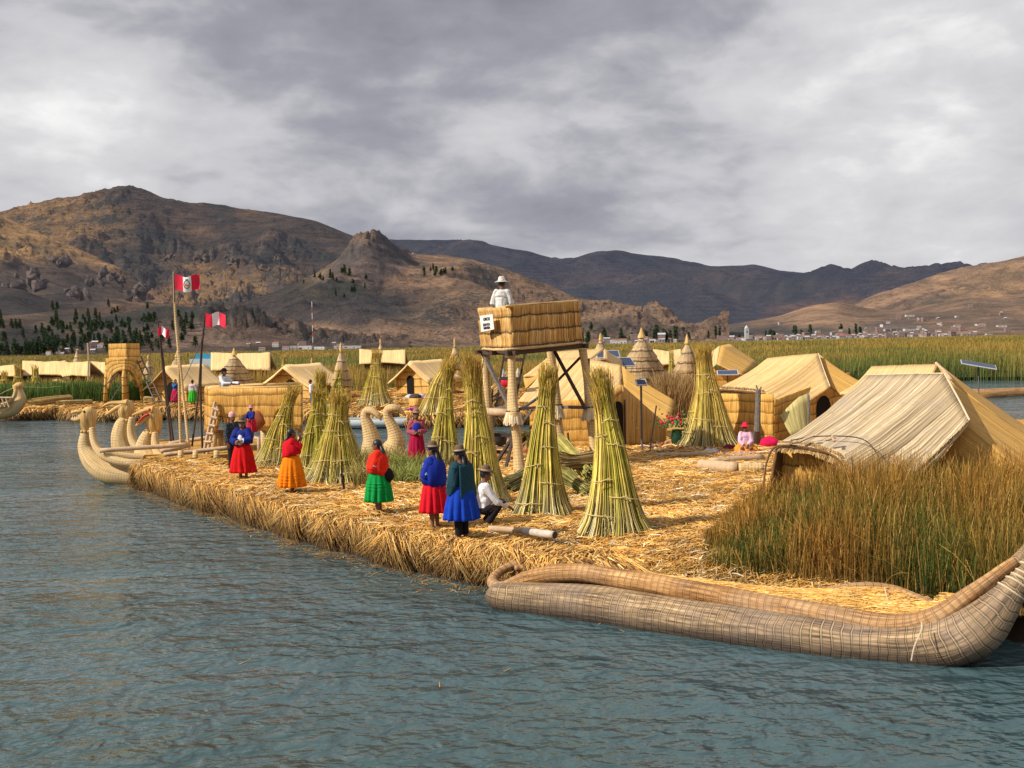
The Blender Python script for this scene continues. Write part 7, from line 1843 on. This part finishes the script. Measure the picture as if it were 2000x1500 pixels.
REST = {'L': ((0.01, .135, .62), (.05, .13, .50)), 'R': ((0.01, .135, .62), (.05, .13, .50))}
FOLD = {'L': ((.02, .14, .65), (.13, .02, .64)), 'R': ((.02, .14, .65), (.13, .01, .62))}
FACEUP = {'L': ((.09, .10, .69), (.13, .03, .83)), 'R': ((.10, .10, .70), (.14, .02, .80))}
FORW = {'L': ((.10, .12, .66), (.22, .08, .60)), 'R': ((.10, .12, .66), (.22, .08, .62))}
def G_(x, y): return gp(x, y, ZT+.01)
def people():
    RED = cloth('red_wool', (.62, .008, .010)); REDS = cloth('scarlet_shawl', (.80, .03, .012)); NAVY = cloth('navy_wool', (.015, .025, .20)); WHITE = cloth('white_cotton', (.74, .72, .74))
    ORANGE = cloth('orange_wool', (.86, .22, .004)); GREEN = cloth('green_wool', (.004, .28, .055)); BLUE = cloth('blue_wool', (.008, .05, .42)); CRIM = cloth('crimson_wool', (.40, .008, .05)); SHREDC = cloth('deep_red_shawl', (.60, .006, .018))
    PINKC = cloth('dusty_pink', (.40, .09, .12)); ROYAL = cloth('royal_blue', (.02, .04, .38)); BLK = cloth('black_cloth', (.015, .013, .018)); TEAL = pattern_cloth('teal_shawl', (.02, .065, .085), (.008, .022, .035), 70); CREAM = cloth('cream_cotton', (.72, .70, .66))
    # woman in red skirt with brown hat
    t, W, F, S = person('woman in bright red skirt, white blouse, navy jacket and brown hat, arms crossed', G_(476, 938), 1.60, -100, {'L': ((.05, .15, .66), (.14, .04, .66)), 'R': ((.05, .15, .66), (.15, .02, .63))}, hem=.13, skirt=RED, top=('blouse', WHITE), skirtw=.205, shawl=None, lean=.0, extras={'garments': [('sleeves', NAVY, .034, .98, .70)]}, head=(10, 4))
    q = MB(); q.ell(W((.085, 0, .67)), (.045, .075, .15), 14, 10, Matrix((F, S, V3((0, 0, 1)))).transposed()); q.build('blouse_front', WHITE, t, smooth=True)
    # man with striped beanie behind her
    person('man in striped beanie and dark checked jacket behind the red skirted woman', G_(456, 921), 1.66, -40, REST, top=('jacket', pattern_cloth('dark_jacket', (.02, .03, .04), (.10, .12, .14), 30)), hat='beanie', hatmat=stripe_cloth('beanie_stripes', [(.6, .03, .05), (.7, .66, .62), (.5, .03, .08), (.7, .66, .62)], 14.0), hair='short', trousers=BLK, vox=.012)
    # child held up beside them
    person('small child in pink rimmed bonnet and navy top next to the woman in red skirt', px(492, 856, 33.6), .95, -110, FORW, top=('jumper', NAVY), hem=.2, skirt=cloth('child_red', (.5, .02, .05)), hat='sun', hatmat=cloth('bonnet_pink', (.62, .22, .28)), hair='short', vox=.012)
    b = MB(); P = px(500, 822, 33.9); b.ell(P, (.26, .10, .30), 16, 10)
    for v in b.v: v += V3((.05*noise.noise(v*4), 0, .05*noise.noise(v*5)))
    b.build('carrying_cloth', cloth('rust_cloth', (.40, .12, .05)), label='rust brown carrying cloth behind the child in the bonnet', cat='cloth', smooth=True)
    # orange skirt
    t, W, F, S = person('woman in orange skirt and deep red shawl raising her hands to her face', G_(571, 966), 1.56, 15, FACEUP, hem=.125, skirt=ORANGE, top=('blouse', WHITE), shawl=SHREDC, hat=None, skirtw=.215, head=(12, -8), shawl_low=.62, extras={'tucks': (.30, .25, .20)})
    q = MB(); q.ell(W((-.10, .03, .50)), (.05, .05, .06), 10, 8); q.build('pompon', cloth('pompon', (.8, .35, .1)), t, smooth=True)
    # green skirt
    t, W, F, S = person('woman in green skirt and scarlet shawl with black braids, looking left', G_(741, 1008), 1.56, 172, FOLD, hem=.20, skirt=GREEN, top=('blouse', cloth('pale_blue_blouse', (.50, .60, .70))), shawl=REDS, hat=None, skirtw=.20, head=(8, 8), shawl_low=.58, extras={'tucks': (.44, .40, .36)})
    q = MB(); q.ell(W((-.13, .02, .53)), (.13, .11, .15), 14, 10)
    for v in q.v: v += V3((0, 0, .04*noise.noise(v*6)))
    q.build('bag', BLK, t, smooth=True)
    # pink hat woman
    t, W, F, S = person('woman in maroon skirt and dusty pink cardigan with flowered hat by the water', G_(815, 915), 1.62, -80, FOLD, hem=.10, skirt=CRIM, top=('cardigan', PINKC), hat='bowler', hatmat=cloth('tan_hat', (.34, .20, .14)), bandmat=cloth('tan_band', (.5, .35, .3)), skirtw=.15, head=(0, 3), hair='braids')
    q = MB(); q.ell(W((.072, 0, .70)), (.045, .12, .17), 14, 10, Matrix((F, S, V3((0, 0, 1)))).transposed()); q.build('bodice', ROYAL, t, smooth=True)
    q = MB()
    for k in range(26): q.ell(W((rnd.gauss(-.02, .03), rnd.gauss(-.05, .035), 1.03+rnd.gauss(0, .012))), .025, 8, 6)
    q.build('hat_flowers', cloth('magenta_flowers', (.50, .04, .30)), t, smooth=True)
    # blue shawl, red skirt
    t, W, F, S = person('woman in red skirt and royal blue shawl with brown bowler hat, facing left', G_(850, 1034), 1.60, 150, FOLD, hem=.21, skirt=cloth('red_skirt_b', (.66, .008, .02)), top=('blouse', cloth('sky_blouse', (.30, .50, .65))), shawl=cloth('royal_shawl', (.012, .03, .30)), skirtw=.185, head=(14, 3), shawl_low=.55)
    q = MB()
    for k in range(3):
        q.tube([W((.06, .125+.008*k, .79-.035*k)), W((.10, .10+.008*k, .71-.035*k))], .012, 6)
    q.build('shawl_stripes', cloth('pale_stripe', (.65, .40, .30)), t, smooth=True)
    # blue skirt, teal shawl
    t, W, F, S = person('woman in blue skirt and long dark teal shawl with brown hat, nearest the water', G_(903, 1054), 1.62, 140, REST, hem=.23, skirt=BLUE, top=('blouse', WHITE), shawl=None, trousers=BLK, skirtw=.205, head=(20, 6), extras={'garments': [('cardigan', TEAL, .030, 1.0, .50)]}, bandmat=cloth('pale_band', (.45, .36, .28)))
    q = MB(); n = 14; G = []
    for i in range(n):
        f = i/(n-1); row = []
        for j in range(12):
            s = j/11*2-1; row.append(W((-.085-.03*f-.02*math.cos(s*2)+.008*noise.noise(V3((i, j, 0))), s*(.11+.02*f), .83-.40*f+.05*s*s*f)))
        G.append(row)
    q.grid(G); o = q.build('shawl', TEAL, t, smooth=True); solid(o, .015)
    # squatting man
    person('man in white shirt, brown hat and black trousers squatting beside the pale log', G_(947, 1028), 1.64, 12, {'L': ((.12, .12, .62), (.26, .05, .56)), 'R': ((.12, .12, .62), (.27, .05, .55))}, top=('shirt', WHITE), trousers=BLK, legs='squat', hat='bowler', hair='short', head=(0, 6), lean=.12)
    # man in the tower box
    person('man in white shirt and white sun hat standing in the watchtower box, seen from behind', V3((px(981, 620, 31.7).x, 31.7, 4.16)), 1.80, 80, {'L': ((.0, .15, .63), (.10, .10, .52)), 'R': ((.0, .15, .63), (.10, .10, .52))}, top=('shirt', CREAM), hat='sun', hatmat=cloth('cream_hat', (.66, .60, .55)), hair='short', trousers=cloth('grey_trousers', (.2, .2, .2)), head=(20, 0))
    # girl selling crafts
    person('girl in pink blouse and wide red hat seated behind the striped blanket', G_(1456, 884), 1.45, -95, {'L': ((.06, .12, .64), (.16, .03, .57)), 'R': ((.06, .12, .64), (.16, .03, .56))}, top=('blouse', cloth('pink_blouse', (.72, .45, .58))), skirt=cloth('orange_cloth', (.75, .28, .03)), hem=0, legs='sit', hat='sun', hatmat=cloth('red_hat', (.62, .02, .06)), vox=.012)
    # far people
    person('woman in blue top and crimson skirt at the far hut doorway', gp(344, 791, ZT), 1.6, -60, FACEUP, hem=.15, skirt=cloth('crimson_far', (.50, .01, .07)), top=('jumper', cloth('blue_far', (.03, .14, .35))), hat=None, vox=.022, fine=False, skirtw=.19)
    person('person in maroon and white top with bright green skirt outside the far hut', gp(377, 793, ZT), 1.6, 80, REST, hem=.16, skirt=cloth('lime_wool', (.05, .42, .03)), top=('jumper', cloth('white_far', (.6, .5, .5))), hat=None, hair='short', vox=.022, fine=False, extras={'garments': [('sleeves', cloth('maroon_far', (.3, .01, .04)), .012, .98, .74)]})
    person('man in white shirt and blue trousers walking on the far bank', gp(610, 796, ZT), 1.6, 200, REST, top=('shirt', WHITE), trousers=cloth('blue_trousers', (.02, .12, .25)), hat=None, hair='short', vox=.022, fine=False, lean=.1)
    person('person in white shirt and dark cap leaning on the top of the reed cabin', V3((px(438, 760, 38.6).x, 38.6, px(438, 800, 38.6).z-.22)), 1.62, -30, {'L': ((.12, .13, .68), (.30, .16, .68)), 'R': ((.12, .13, .68), (.28, .05, .68))}, top=('shirt', WHITE), hat='cap', hatmat=BLK, hair='short', vox=.014, fine=False, trousers=BLK)
    person('person in dark maroon sitting in the white rowing boat', V3((px(762, 825, 57.7).x, 57.7, .28)), 1.6, 0, REST, top=('jumper', cloth('maroon_dark', (.09, .015, .03))), legs='sit', hat=None, hair='short', vox=.02, fine=False, trousers=BLK)
    person('person with a red hat half hidden behind the middle dragon head', V3((px(246, 800, 43.5).x, 43.5, .62)), 1.62, -90, REST, top=('jumper', cloth('pink_top', (.5, .3, .35))), trousers=BLK, hat='sun', hatmat=cloth('red_hat_b', (.5, .01, .03)), hair='short', vox=.02, fine=False)
people()
